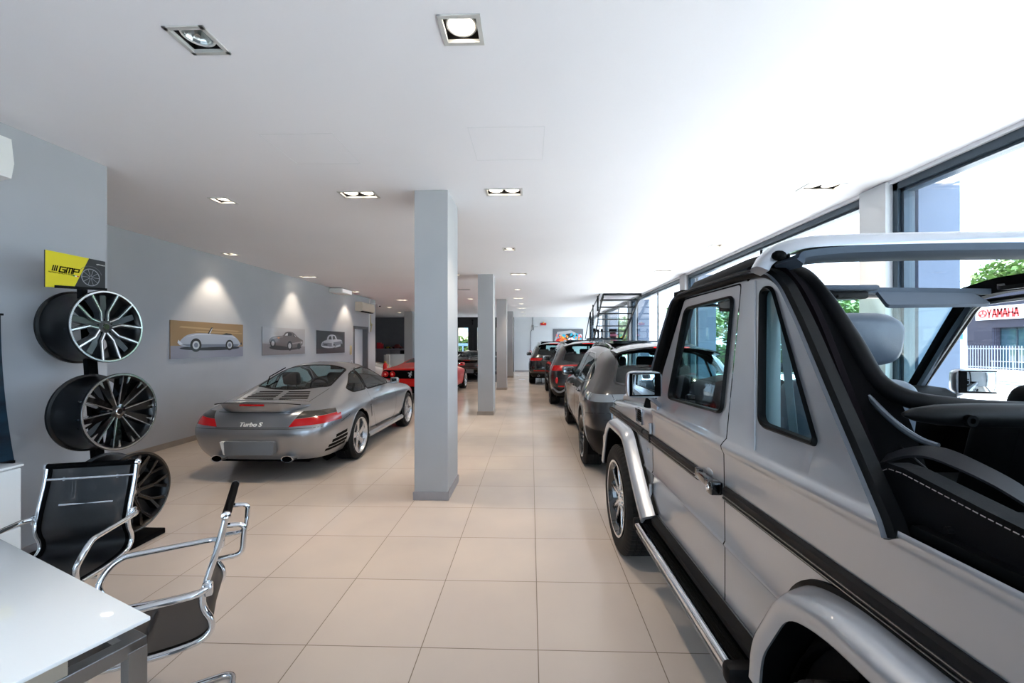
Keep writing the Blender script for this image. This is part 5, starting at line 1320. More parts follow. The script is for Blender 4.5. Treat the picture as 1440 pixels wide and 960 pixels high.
# ================================================================== SPORT UTILITY CARS
def suv_net(L, W_, H_):
    n = [
     [(0,.15,.28),(0,.06,.42),(0,.0,.58),(0,.03,.78),(0,.06,.92),(0,.10,1.02),(0,.20,1.15),(0,.34,1.32),(0,.46,1.46),(0,.52,1.55)],
     [(.42,.15,.28),(.45,.06,.42),(.46,.01,.58),(.46,.04,.78),(.46,.07,.92),(.46,.11,1.02),(.45,.22,1.15),(.43,.36,1.32),(.38,.49,1.46),(0,.70,1.575)],
     [(.70,.20,.28),(.82,.14,.42),(.86,.10,.58),(.865,.12,.78),(.855,.14,.92),(.81,.19,1.02),(.725,.32,1.15),(.66,.47,1.31),(.575,.58,1.45),(0,.90,1.59)],
     [(.84,.42,.28),(.93,.40,.42),(.955,.38,.58),(.955,.38,.78),(.94,.40,.92),(.885,.43,1.03),(.795,.50,1.17),(.715,.62,1.34),(.60,.78,1.49),(0,1.1,1.603)],
     [(.86,.95,.26),(.94,.95,.40),(.968,.95,.58),(.966,.95,.78),(.948,.95,.93),(.885,.96,1.04),(.80,1.0,1.21),(.715,1.06,1.39),(.575,1.15,1.54),(0,1.4,1.615)],
     [(.86,1.55,.24),(.93,1.55,.35),(.945,1.55,.55),(.95,1.55,.78),(.925,1.55,.93),(.875,1.55,1.04),(.795,1.55,1.22),(.705,1.57,1.41),(.56,1.60,1.565),(0,1.7,1.622)],
     [(.86,2.15,.24),(.92,2.15,.34),(.935,2.15,.55),(.94,2.15,.78),(.92,2.15,.93),(.87,2.15,1.04),(.79,2.15,1.23),(.70,2.15,1.43),(.56,2.15,1.575),(0,2.15,1.622)],
     [(.86,2.65,.24),(.92,2.65,.34),(.935,2.65,.55),(.94,2.65,.77),(.92,2.65,.92),(.87,2.65,1.03),(.79,2.65,1.22),(.705,2.65,1.41),(.56,2.65,1.545),(0,2.65,1.595)],
     [(.86,3.10,.24),(.92,3.10,.34),(.94,3.10,.55),(.945,3.10,.77),(.925,3.10,.92),(.87,3.10,1.02),(.80,3.08,1.15),(.73,3.06,1.27),(.58,3.06,1.39),(0,3.08,1.45)],
     [(.87,3.50,.24),(.93,3.50,.34),(.955,3.50,.55),(.955,3.50,.76),(.935,3.50,.91),(.865,3.50,1.00),(.80,3.50,1.05),(.70,3.50,1.09),(.5,3.50,1.13),(0,3.52,1.16)],
     [(.87,3.88,.26),(.94,3.88,.38),(.965,3.88,.57),(.96,3.88,.75),(.935,3.88,.89),(.855,3.88,.965),(.75,3.88,.99),(.62,3.88,1.0),(.38,3.88,1.015),(0,3.88,1.02)],
     [(.84,4.28,.27),(.90,4.28,.38),(.925,4.28,.54),(.915,4.28,.71),(.875,4.28,.83),(.785,4.28,.89),(.67,4.28,.91),(.54,4.28,.92),(.32,4.28,.93),(0,4.28,.935)],
     [(.68,4.50,.27),(.76,4.53,.37),(.78,4.55,.50),(.775,4.54,.65),(.74,4.50,.76),(.66,4.48,.80),(.56,4.48,.815),(.45,4.48,.82),(.25,4.48,.825),(0,4.48,.83)],
     [(.42,4.60,.27),(.45,4.65,.37),(.45,4.67,.48),(.45,4.66,.60),(.44,4.63,.69),(.40,4.61,.72),(.33,4.60,.73),(.26,4.60,.735),(.15,4.60,.74),(0,4.60,.745)],
     [(0,4.62,.27),(0,4.68,.37),(0,4.70,.47),(0,4.69,.58),(0,4.67,.65),(0,4.66,.67),(0,4.65,.68),(0,4.64,.685),(0,4.63,.69),(0,4.62,.70)]]
    return [[(x * W_ / .968, y * L / 4.70, z * H_ / 1.622) for x, y, z in r] for r in n]

def suv(root, paint, L, W_, H_, kind, detail=True):
    ky, kx, kz = L / 4.70, W_ / .968, H_ / 1.622
    bm = body_bm(suv_net(L, W_, H_), 5, 5); bvh = to_bvh(bm); lay = bm.faces.layers.int.new('tag')
    SD, TP, RR = (1, 2), (0, 1), (0, 2)
    AX = (.955 * ky, 3.765 * ky) if kind == 'a' else (1.0 * ky, 3.86 * ky); AR = .40 if kind == 'a' else .42; WR = .365 if kind == 'a' else .385
    def sc(P): return [(a * ky, b * kz) for a, b in P]
    W1 = rpoly(sc([(2.12, 1.035), (2.10, 1.445), (2.60, 1.405), (3.02, 1.215), (3.20, 1.04)]), .03, 4)      # front door glass
    W2 = rpoly(sc([(1.26, 1.045), (1.18, 1.36), (1.45, 1.435), (2.07, 1.447), (2.08, 1.035)]), .03, 4)       # rear door glass
    W3 = rpoly(sc([(.72, 1.12), (.90, 1.26), (1.14, 1.335), (1.215, 1.05)]), .03, 4)                       # quarter glass
    for s in (1, -1):
        sd = lambda c, n, s=s: c.x * s > .45
        for ay in AX: cut(bm, lay, [(ay + AR * math.cos(2 * PI * k / 36), WR + AR * math.sin(2 * PI * k / 36)) for k in range(36)], SD, 8, lambda c, n, s=s: c.x * s > .6 and c.z < .9)
        for P, t in ((W1, 3), (W2, 3), (W3, 3)): cut(bm, lay, P, SD, t, sd)
        # dark sill band
        cut(bm, lay, [(.1, .2), (.1, .36 * kz), (L - .15, .36 * kz), (L - .15, .2)], SD, 4, lambda c, n, s=s: c.x * s > .3 and .25 < c.y, {0})
    rw = rpoly([(x * kx, z * kz) for x, z in ((-.66, 1.12), (-.40, 1.085), (.40, 1.085), (.66, 1.12), (.545, 1.435), (.3, 1.47), (-.3, 1.47), (-.545, 1.435))], .05, 4)
    rearc = lambda c, n: c.y < .75
    cut(bm, lay, rw, RR, 5, rearc)
    cut(bm, lay, rpoly([(x * kx, y * ky) for x, y in ((-.70, 3.42), (-.3, 3.52), (.3, 3.52), (.70, 3.42), (.53, 2.76), (.25, 2.70), (-.25, 2.70), (-.53, 2.76))], .05, 4), TP, 6, lambda c, n: c.z > 1.0)
    cut(bm, lay, rpoly([(x * kx, y * ky) for x, y in ((-.42, .95), (.42, .95), (.42, 2.45), (-.42, 2.45))], .05, 4), TP, 7, lambda c, n: c.z > 1.4)
    # valance
    vz = (.60 if kind == 'a' else .44) * kz
    cut(bm, lay, [(-1.1, .15), (1.1, .15), (1.1, vz), (-1.1, vz)], RR, 4, lambda c, n: c.y < .55, {0})
    spec = {0: ('body_shell', paint, None), 3: ('side_window', M_darkglass if kind != 'a' else M_carglass, None), 4: ('lower_cladding', M_plastic, None), 5: ('rear_window', M_carglass, None), 6: ('windscreen', M_carglass, None), 7: ('glass_roof', M_black_gloss, None)}
    if kind == 'a':
        for s in (1, -1):
            P = [(.0, .925), (.62, .925), (1.0, .900), (1.0, .985), (.60, 1.005), (0, 1.01)]
            P = [(x * s * kx, z * kz) for x, z in (P if s > 0 else P[::-1])]
            cut(bm, lay, P, RR, 10, lambda c, n, s=s: c.y < .62 and c.x * s > -.01, {0})
        spec[10] = ('light_bar', pr('clear_light_bar', (120, 128, 136), .08, .2, coat=1.0), None)
    else:
        for s in (1, -1):
            if kind == 'b': P = [(.02, 1.03), (.50, 1.03), (1.0, 1.0), (1.0, .88), (.60, .90), (.55, .995), (.02, 1.005)]
            else: P = [(.46, 1.0), (1.0, 1.0), (1.0, .89), (.50, .90)]
            P = [(x * s * kx, z * kz) for x, z in (P if s > 0 else P[::-1])]
            cut(bm, lay, P, RR, 10, lambda c, n, s=s: c.y < .62 and c.x * s > -.01, {0})
        spec[10] = ('tail_lamp', M_redlamp, None)
    split_obj(bm, lay, spec, root); bm.free()
    m = MB()
    for s in (1, -1):
        for P in (W1, W2, W3): ribbon(m, bvh, P, 'side', s, .022, .002, .001, closed=True)
    ribbon(m, bvh, rw, 'rear', 1, .03, .002, .001, closed=True)
    m.obj('window_seal', M_black_gloss, root, smooth=60)
    m = MB()
    for s in (1, -1):
        ribbon(m, bvh, sc([(2.10, 1.06), (2.08, .80), (2.10, .38)]), 'side', s, .007, .0008)
        ribbon(m, bvh, sc([(3.18, 1.05), (3.22, .80), (3.16, .38)]), 'side', s, .007, .0008)
        ribbon(m, bvh, sc([(1.24, 1.08), (1.30, .85), (1.42, .60), (1.45, .38)]), 'side', s, .007, .0008)
        ribbon(m, bvh, sc([(1.42, .37), (3.2, .37)]), 'side', s, .010, .0008)
        ribbon(m, bvh, [(.08, .80 * kz), (.50, .74 * kz)], 'side', s, .006, .0008)
    for pts in (((-.80, .72), (.80, .72)), ((-.62, .74), (-.70, 1.0)), ((.62, .74), (.70, 1.0))): ribbon(m, bvh, [(x * kx, z * kz) for x, z in pts], 'rear', 1, .006, .0008)
    m.obj('panel_gap', M_black, root)
    # arch cladding
    for s in (1, -1):
        for ay in AX:
            m = MB(); ribbon(m, bvh, [(ay + (AR + .012) * math.cos(math.radians(a)), WR + (AR + .012) * math.sin(math.radians(a))) for a in range(-12, 193, 6)], 'side', s, .030, .004, .003)
            m.obj('arch_trim', M_steel if kind == 'a' else M_plastic, root, smooth=60)
    # roof spoiler
    m = MB(); rings = []
    for k in range(17):
        t = -1 + 2 * k / 16; x = .60 * kx * t; e = t * t; z0 = (1.535 - .055 * e - .03 * e * e) * kz
        yr = (.30 + .10 * e) * ky
        rings.append([(x, yr, z0 - .012), (x, yr + .005, z0 + .006), (x, yr + .20, z0 + .034 - .01 * e), (x, yr + .42, z0 + .048 - .015 * e), (x, yr + .42, z0 + .01 - .015 * e), (x, yr + .15, z0 - .025)])
    m.rings(rings, True, False, True); sp = m.obj('roof_spoiler', paint if kind != 'c' else M_black_gloss, root, smooth=50)
    m = MB(); m.b2(-.20, .20, .285 * ky, .30 * ky, 1.517 * kz, 1.530 * kz, bevel=.003); m.obj('brake_lamp', pr('red_brake_lens', (200, 20, 20), .2, emit=(230, 20, 20), es=.3, coat=1), sp)
    # roof rails and aerial
    for s in (1, -1):
        pts = []
        for q in range(17):
            y = (.95 + 1.85 * q / 16) * ky; c, nn = surf_pt(bvh, .555 * kx * s, y, 'top', 1)
            lift = .030 * min(1, q / 1.5, (16 - q) / 1.5); pts.append((c.x, c.y, c.z + lift))
        m = MB(); m.strip(pts, [(-.018, -.02), (-.016, .012), (0, .018), (.016, .012), (.018, -.02)], (0, 0, 1)); m.obj('roof_rail', M_black_gloss if kind == 'a' else M_steel, root, smooth=50)
    m = MB(); c, nn = surf_pt(bvh, 0, .80 * ky, 'top', 1); m.rings([[(-.015 * k, c.y + y, c.z - .01), (0, c.y + y, c.z + .05 * k), (.015 * k, c.y + y, c.z - .01)] for y, k in ((-.03, 1.0), (.02, .8), (.10, .1))], True, False, True); m.obj('roof_aerial', M_black, root)
    if kind != 'a' or True:
        m = MB(); c, nn = surf_pt(bvh, 0, 1.5 * ky, 'top', 1)
        m.rings([[(-.50 * kx, 1.15 * ky, c.z - .03), (.50 * kx, 1.15 * ky, c.z - .03), (.50 * kx, 1.15 * ky, c.z + .012), (-.50 * kx, 1.15 * ky, c.z + .012)], [(-.50 * kx, 2.0 * ky, c.z - .02), (.50 * kx, 2.0 * ky, c.z - .02), (.50 * kx, 2.0 * ky, c.z + .028), (-.50 * kx, 2.0 * ky, c.z + .028)]], True, False, True)
        m.obj('sunroof_panel', M_black_gloss, root, smooth=30)
    # wiper, plate, exhausts, diffuser
    m = MB(); c, nn = surf_pt(bvh, 0, 1.12 * kz, 'rear', 1); m.tube([(0, c.y - .012, c.z), (.30 * kx, c.y + .0, c.z + .03)], .008, 6); m.obj('rear_wiper', M_black, root)
    m = MB(); c, nn = surf_pt(bvh, .56 * kx, .36 * kz, 'rear', 1)
    for s in (1, -1):
        for x in ((.50, .62) if kind == 'a' else (.60,)):
            m.lathe([(.034, -.04), (.042, -.04), (.042, .12), (.034, .12)], (x * kx * s, c.y, .34 * kz), 'Y', 20)
    m.obj('exhaust_tips', M_chrome, root)
    if kind == 'b':
        m = MB()
        for s in (1, -1):
            P = [(s * .90 * kx, .20, .50 * kz), (s * .80 * kx, .10, .40 * kz), (s * .72 * kx, .05, .40 * kz), (s * .62 * kx, .02, .47 * kz), (0, .0, .48 * kz)]
            m.strip(fillet(P, .05, 4), [(-.018, -.02), (-.018, .02), (.018, .02), (.018, -.02)], (0, 0, 1))
        m.obj('bumper_garnish', M_steel, root, smooth=50)
        m = MB()
        for s in (1, -1): c, nn = surf_pt(bvh, s * .80 * kx, .66 * kz, 'rear', 1); m.ball((s * .80 * kx, c.y + .02, .66 * kz), .06, 14, (.9, .5, 1.4))
        m.obj('rear_reflector', M_redlamp, root)
    if kind in 'bc':
        m = MB()
        for s in (1, -1): ribbon(m, bvh, [(s * .35 * kx, .53 * kz), (s * .78 * kx, .53 * kz)], 'rear', 1, .03, .003)
        m.obj('bumper_reflector', M_redlamp, root)
    m = MB(); m.prism(rpoly([(-.26, .60 * kz), (.26, .60 * kz), (.26, .715 * kz), (-.26, .715 * kz)], .015, 3), 1, -.014 + .02, .06); m.obj('plate_panel', M_black_gloss, root)
    # inside
    m = MB(); m.b2(-.80 * kx, .80 * kx, .4, L - .5, .24, .30); m.b2(-.76 * kx, .76 * kx, .5 * ky, 3.3 * ky, .30, .62)
    m.b2(-.70 * kx, .70 * kx, .50 * ky, 1.2 * ky, .62, 1.0 * kz); m.obj('underbody', M_black, root, smooth=0)
    for x in (-.37, .37):
        seat_mb(x * kx, 2.45 * ky, .62, .50, .60, .16).obj('seat', M_leather_black, root, smooth=60)
    m = MB(); m.box((0, 1.45 * ky, .95 * kz), (1.28 * kx, .16, .62), bevel=.06, seg=3); b = m.obj('rear_bench', M_leather_black, root, smooth=60)
    m = MB()
    for x in (-.40, 0, .40): m.box((x * kx, 1.40 * ky, 1.31 * kz), (.26, .10, .16), bevel=.045, seg=3)
    m.obj('rear_headrest', M_leather_black, b, smooth=60)
    m = MB(); m.rings([[(x, 3.3 * ky, .95 * kz), (x, 3.05 * ky, 1.06 * kz), (x, 2.95 * ky, 1.0 * kz), (x, 3.0 * ky, .7 * kz)] for x in (-.76 * kx, .76 * kx)], True, False, True); m.obj('dashboard', M_leather_black, root)
    steering_mb((-.37 * kx, 2.90 * ky, 1.02 * kz), .18).obj('steering_wheel', M_black, root, smooth=60)
    for s in (1, -1):
        mirror_parts(root, (.965 * s * kx, 2.95 * ky, 1.09 * kz), s, M_black_gloss, .22, .15, .12, .07)
        for y in (1.50, 2.35):
            c, nn = surf_pt(bvh, y * ky, .90 * kz, 'side', s); m = MB(); m.box((c.x + s * .014, y * ky, .90 * kz), (.022, .19, .026), bevel=.009, seg=3); m.obj('door_handle', paint, root, smooth=60)
        for ay in AX:
            car_wheel(root, ((W_ - .145) * s, ay, WR), WR, .26, .265, s, 'multi' if kind == 'a' else 'twin', [M_black_gloss if kind == 'a' else M_alu, M_black_gloss], rot=.2)
            arch_lining(root, s * .50, s * (W_ - .05), ay, WR, AR + .006).obj('arch_lining', M_black, root, smooth=40)
    return bvh

GREYP = pr('volcano_grey_paint', (24, 22, 23), 0.30, 0.0, spec=.2, coat=1.0, coat_rough=0.03)
DARKP = pr('dark_grey_paint', (18, 18, 20), 0.30, 0.0, spec=.2, coat=1.0, coat_rough=0.03)
paint_coat(GREYP, 1.55); paint_coat(DARKP, 1.55)
S1 = empty('sport_utility_car', (1.60, 4.42, 0), -0.012, 'dark grey sport utility car with a clear light bar, just ahead of the off-road car', 'car')
suv(S1, GREYP, 4.70, .965, 1.62, 'a')
S2 = empty('sport_utility_car', (1.46, 9.75, 0), 0.0, 'dark sport utility car with a red lamp strip, second in the row', 'car')
suv(S2, DARKP, 4.90, .99, 1.68, 'b')
S3 = empty('sport_utility_car', (0.92, 15.55, 0), 0.0, 'black sport utility car parked furthest off in the row, before the colourful painting', 'car')
suv(S3, pr('black_suv_paint', (12, 12, 14), 0.22, 0.3, coat=1.0), 4.80, 1.0, 1.68, 'c')

# ================================================================== POSTERS ON THE LEFT WALL
def picture(name, label, y0, y1, z0, z1, layers, mats, x=XL, group=None, curl=0.0):
    """thin panel on the left wall; layers = [(mat index, polygon in 0..1 units (a from near to far, b up))]"""
    o = empty(name, (x + .001, (y0 + y1) / 2, z0), 0, label, 'poster', group)
    m = MB(); m.b2(0.0, 0.012, y0 - (y0 + y1) / 2, y1 - (y0 + y1) / 2, 0, z1 - z0); m.obj('panel', mats[0], o, smooth=0)
    m = MB(); d = 0.0124
    for mi, poly in layers:
        m.mi = mi; w = y1 - y0; h = z1 - z0
        m.face([(d, (a - .5) * w, b * h) for a, b in poly]); d += 0.0004
    m.obj('print', mats, o, smooth=0, recalc=False)
    return o
def cir(cx, cy, r, asp, a0=0, a1=360, n=20): return [(cx + r * math.cos(math.radians(a0 + (a1 - a0) * k / n)), cy + r * asp * math.sin(math.radians(a0 + (a1 - a0) * k / n))) for k in range(n + (0 if a1 - a0 == 360 else 1))]
PR = dict(rough=.45, coat=.25)
def cm(n, c): return pr(n, c, .4, coat=.2)
# poster 1: open silver classic seen from the side (nose to the left/near side)
P1 = [cm('ochre_backdrop', (150, 122, 88)), cm('grey_ground', (140, 142, 158)), cm('dark_shadow', (36, 38, 48)), cm('car_silver', (168, 176, 192)), cm('car_silver_dark', (112, 120, 138)), cm('near_black', (22, 22, 26)), cm('hub', (190, 196, 204)), cm('ochre_light', (178, 150, 112)), cm('car_highlight', (208, 214, 224))]
A1 = 2.6
body1 = [tuple(p)[:2] for p in cr_curve([(.105, .36, 0), (.10, .43, 0), (.14, .54, 0), (.20, .63, 0), (.30, .68, 0), (.44, .69, 0), (.52, .68, 0), (.66, .66, 0), (.74, .67, 0), (.82, .66, 0), (.90, .55, 0), (.945, .42, 0), (.95, .36, 0), (.87, .31, 0), (.60, .30, 0), (.30, .29, 0), (.15, .33, 0)], 5, True)]
picture('car_poster', 'wide poster of an open silver classic car, nearest on the left wall', 6.02, 7.58, 1.335, 1.925,
 [(0, [(0, 0), (1, 0), (1, 1), (0, 1)]), (7, [(.1, .82), (.9, .76), (.95, .80), (.12, .86)]), (7, [(.3, .72), (.98, .70), (.98, .73), (.3, .75)]), (1, [(0, 0), (1, 0), (1, .30), (0, .34)]), (2, cir(.52, .27, .42, .16)), (3, body1),
  (4, [(.12, .38), (.93, .38), (.90, .31), (.60, .30), (.25, .29)]), (8, [(.16, .56), (.30, .655), (.50, .66), (.50, .645), (.31, .635)]), (8, [(.62, .63), (.84, .62), (.88, .56), (.82, .60)]),
  (5, [(.66, .66), (.72, .715), (.80, .70), (.82, .66)]), (5, [(.455, .68), (.505, .86), (.53, .86), (.49, .68)]), (8, [(.475, .69), (.515, .84), (.522, .84), (.49, .69)]),
  (5, cir(.30, .355, .072, A1)), (5, cir(.775, .355, .062, A1)), (6, cir(.30, .355, .045, A1)), (6, cir(.775, .355, .040, A1)), (4, cir(.30, .355, .026, A1)), (4, cir(.775, .355, .022, A1)), (8, [(.10, .36), (.075, .42), (.085, .50), (.10, .46), (.14, .38)]), (5, [(.945, .38), (.965, .46), (.975, .36)])], P1, group='car posters on the left wall')
# poster 2: dark coupe, three quarter view
P2 = [cm('mist_backdrop', (158, 156, 160)), cm('mist_light', (190, 190, 194)), cm('mist_ground', (128, 122, 126)), cm('bronze_car', (92, 84, 84)), cm('bronze_dark', (40, 36, 38)), cm('black_detail', (16, 16, 18)), cm('wheel_silver', (170, 170, 174)), cm('lamp_orange', (214, 130, 70)), cm('bronze_light', (136, 128, 128))]
A2 = 2.65
body2 = [tuple(p)[:2] for p in cr_curve([(.14, .46, 0), (.15, .58, 0), (.22, .66, 0), (.34, .69, 0), (.44, .72, 0), (.50, .84, 0), (.60, .87, 0), (.70, .83, 0), (.80, .68, 0), (.88, .60, 0), (.94, .54, 0), (.94, .42, 0), (.90, .33, 0), (.78, .27, 0), (.62, .26, 0), (.40, .33, 0), (.22, .36, 0)], 5, True)]
picture('car_poster', 'poster of a dark coupe in pale mist, middle one on the left wall', 8.138, 9.705, 1.33, 1.917,
 [(0, [(0, 0), (1, 0), (1, 1), (0, 1)]), (2, [(0, 0), (1, 0), (1, .30), (.5, .36), (0, .42)]), (4, cir(.52, .27, .38, .28)), (3, body2), (8, [(.20, .62), (.44, .68), (.44, .655), (.22, .59)]), (8, [(.60, .42), (.90, .50), (.92, .46), (.62, .37)]),
  (4, [(.46, .715), (.515, .825), (.60, .85), (.66, .80), (.64, .72)]), (1, [(.48, .72), (.52, .80), (.555, .81), (.55, .72)]), (4, [(.68, .80), (.78, .68), (.70, .68)]), (1, [(.70, .77), (.765, .69), (.735, .69)]),
  (5, cir(.215, .42, .060, A2)), (5, cir(.60, .33, .064, A2 * 1.1)), (5, cir(.83, .31, .045, A2)), (6, cir(.21, .42, .032, A2)), (6, cir(.595, .33, .036, A2 * 1.1)), (7, [(.315, .635), (.355, .645), (.355, .605), (.315, .60)]), (8, [(.86, .50), (.93, .51), (.93, .42), (.87, .41)]), (6, [(.885, .49), (.915, .49), (.915, .44), (.885, .44)])], P2, group='car posters on the left wall')
# poster 3: pale classic from behind on black
P3 = [cm('black_backdrop', (34, 32, 38)), cm('maroon_ground', (58, 40, 46)), cm('classic_pale', (176, 176, 184)), cm('classic_mid', (110, 110, 120)), cm('classic_black', (14, 14, 18)), cm('classic_chrome', (220, 222, 226))]
body3 = [tuple(p)[:2] for p in cr_curve([(.14, .32, 0), (.16, .48, 0), (.24, .56, 0), (.32, .60, 0), (.36, .76, 0), (.46, .84, 0), (.60, .83, 0), (.66, .74, 0), (.70, .64, 0), (.84, .62, 0), (.89, .54, 0), (.88, .36, 0), (.74, .28, 0), (.56, .24, 0), (.30, .24, 0)], 5, True)]
picture('car_poster', 'poster of a pale classic car on black, nearest the white door', 10.257, 11.81, 1.315, 1.914,
 [(0, [(0, 0), (1, 0), (1, 1), (0, 1)]), (1, [(0, 0), (1, 0), (1, .26), (0, .20)]), (2, body3), (3, [(.17, .34), (.5, .30), (.5, .46), (.18, .48)]), (4, [(.38, .62), (.41, .75), (.47, .79), (.50, .62)]), (4, [(.53, .62), (.53, .79), (.60, .79), (.64, .64)]), (3, [(.55, .30), (.88, .42), (.88, .56), (.56, .50)]),
  (4, cir(.58, .30, .045, 2.6)), (4, cir(.86, .36, .035, 2.6)), (5, cir(.575, .30, .022, 2.6)), (5, [(.16, .30), (.40, .26), (.40, .29), (.16, .33)]), (4, [(.22, .36), (.34, .35), (.34, .40), (.22, .41)])], P3, group='car posters on the left wall')
# colourful painting on the far wall
o = empty('painting', (2.11, YF, 1.60), 0, 'colourful splashed painting of a racing car on the far wall behind the cars', 'painting')
PC = [cm('paint_grey', (96, 98, 104)), cm('paint_pale', (176, 178, 182)), cm('paint_orange', (240, 120, 40)), cm('paint_red', (214, 40, 44)), cm('paint_yellow', (250, 200, 50)), cm('paint_cyan', (40, 170, 200)), cm('paint_black', (24, 26, 30)), cm('paint_white', (236, 238, 240)), cm('paint_pink', (226, 110, 130)), cm('paint_blue', (30, 80, 160))]
m = MB(); m.b2(-.86, .86, -.03, -.002, 0, .83); m.obj('canvas', PC[0], o, smooth=0)
m = MB(); d = -.0305; rnd = random.Random(5)
def pf(mi, poly):
    global d
    m.mi = mi; m.face([(a * .86, d, b * .83) for a, b in poly]); d -= .0003
pf(0, [(-1, 0), (1, 0), (1, 1), (-1, 1)]); pf(1, [(-.9, .2), (.3, .1), (.9, .5), (.2, .9), (-.7, .8)])
pf(3, [(-.85, .15), (-.6, .05), (-.1, .1), (-.3, .4), (-.7, .35)]); pf(2, [(-.7, .1), (.1, .05), (.0, .42), (-.35, .5)]); pf(6, [(-.35, .40), (-.1, .66), (.25, .72), (.45, .5), (.1, .36)]); pf(5, [(.3, .3), (.8, .35), (.75, .62), (.5, .72), (.35, .5)]); pf(7, [(.0, .2), (.5, .22), (.3, .4), (.05, .38)])
for k in range(46):
    a = rnd.uniform(-.85, .85); b = rnd.uniform(.08, .62) + .1 * (a > 0); r_ = rnd.uniform(.02, .085)
    pf(rnd.choice([2, 3, 4, 5, 6, 7, 8, 9, 2, 4, 5]), [(a + r_ * (1 + rnd.uniform(-.5, .5)) * math.cos(t), b + r_ * 1.3 * (1 + rnd.uniform(-.5, .5)) * math.sin(t)) for t in [2 * PI * q / 7 for q in range(7)]])
m.obj('print', PC, o, smooth=0, recalc=False)

# ================================================================== WALL FITTINGS
m = MB(); m.rings([[(XL, y, 2.60), (XL + .14, y, 2.58), (XL + .22, y, 2.62), (XL + .24, y, 2.72), (XL + .22, y, 2.86), (XL + .18, y, 2.88), (XL, y, 2.88)] for y in (12.55, 13.55)], True, False, True)
ac = m.obj('air_conditioner', pr('cream_unit', (214, 206, 190), .45)); tag(ac, 'cream wall air conditioner above the white door', 'air conditioner')
m = MB(); m.b2(XL + .10, XL + .21, 12.62, 13.48, 2.578, 2.60); m.obj('air_outlet', M_black, ac, smooth=0)
m = MB(); m.b2(XL + .0, XL + .03, 13.62, 13.66, 1.95, 3.08); m.obj('pipe_cover', M_white, ac, smooth=0)
m = MB(); m.b2(XL, XL + .35, 10.9, 11.55, 2.955, 3.075, bevel=.012); eb = m.obj('emergency_light', M_white); tag(eb, 'white box-shaped emergency light high on the left wall, just under the ceiling', 'emergency light')
m = MB(); m.b2(XL + .35, XL + .358, 10.95, 11.5, 2.975, 3.06); m.obj('diffuser', pr('frosted_cover', (245, 246, 248), .3, emit=(255, 255, 255), es=.12), eb)
m = MB(); m.b2(XL, XL + .14, 13.83, 13.87, 2.92, 2.95); m.ball((XL + .26, 13.85, 2.86), .055, 14); m.tube([(XL + .12, 13.85, 2.94), (XL + .24, 13.85, 2.90)], .014, 8)
cc = m.obj('security_camera', M_white); tag(cc, 'small security camera at the corner beside the air conditioner', 'camera')
m = MB(); m.ball((XL + .31, 13.80, 2.85), .028, 12); m.obj('lens', M_black, cc)
m = MB(); m.b2(XL, XL + .03, 12.16, 12.26, 1.24, 1.52, bevel=.008); i_ = m.obj('intercom', pr('cream_plastic', (210, 196, 160), .4)); tag(i_, 'cream intercom handset left of the white door', 'intercom')
m = MB(); m.b2(XL + .03, XL + .045, 12.18, 12.21, 1.26, 1.50, bevel=.004); m.obj('handset', pr('cream_plastic_dark', (190, 172, 130), .4), i_)
m = MB(); m.b2(XL, XL + .012, 12.24, 12.34, .86, .94, bevel=.003); w_ = m.obj('wall_socket', M_white); tag(w_, 'white socket plate low beside the white door', 'socket', 'socket plates beside the white door')
m = MB(); m.b2(XL + .012, XL + .016, 12.27, 12.31, .88, .92); m.obj('socket_insert', M_plastic, w_, smooth=0)
w2 = copy_tree(w_, None, 'white switch plate above the socket beside the white door'); w2.location.z += .12
m = MB(); m.tube([(XL + .02, 13.7, 2.55), (XL + .03, 13.7, 2.3), (XL + .05, 13.72, 2.15), (XL + .03, 13.7, 1.98)], .022, 10); m.ball((XL + .04, 13.72, 2.22), .05, 12); vv = m.obj('condensate_valve', pr('brassy_fitting', (176, 164, 130), .35, .5)); tag(vv, 'brassy pipe fitting hanging below the air conditioner at the wall end', 'pipe fitting')
# unit at the very left edge of the near wall
m = MB(); m.rings([[(XL2, y, 2.68), (XL2 + .10, y, 2.70), (XL2 + .12, y, 2.80), (XL2 + .10, y, 2.97), (XL2, y, 2.98)] for y in (1.75, 2.72)], True, False, True)
a2 = m.obj('air_conditioner', M_white); tag(a2, 'white wall unit whose end shows at the upper left edge', 'air conditioner')
m = MB(); m.b2(XL2 + .02, XL2 + .09, 1.8, 2.66, 2.665, 2.69); m.obj('air_outlet', M_plastic, a2, smooth=0)
# far wall: siren, lamp, conduit, call point, radiator
m = MB(); m.b2(.55, .88, YF - .06, YF, 2.63, 2.77, bevel=.01); s_ = m.obj('alarm_siren', M_red); tag(s_, 'red alarm siren on the far wall', 'alarm')
m = MB(); m.ball((.72, YF - .06, 2.77), .05, 10); m.obj('strobe', pr('amber_strobe', (240, 170, 90), .2), s_)
m = MB(); m.tube([(.12, YF - .02, 3.08), (.12, YF - .02, 2.45), (.05, YF - .02, 2.35), (.0, YF - .02, 2.3), (.0, YF - .02, 1.2)], .014, 8); cd_ = m.obj('conduit', pr('grey_conduit', (120, 124, 130), .5)); tag(cd_, 'grey conduit running down the far wall beside the red siren', 'conduit')
m = MB(); m.box((.12, YF - .05, 2.60), (.12, .08, .10), bevel=.01); m.tube([(.12, YF - .1, 2.58), (.14, YF - .16, 2.44), (.16, YF - .16, 2.34)], [.05, .04, .02], 12); m.tube([(.2, YF - .05, 2.56), (.42, YF - .05, 2.56)], .012, 8); fl = m.obj('wall_floodlight', M_steel); tag(fl, 'small grey wall lamp on the conduit of the far wall', 'wall lamp')
m = MB(); m.b2(-.06, .06, YF - .05, YF, 1.08, 1.20, bevel=.008); cp = m.obj('call_point', M_red); tag(cp, 'small red call point at the foot of the conduit on the far wall', 'call point')
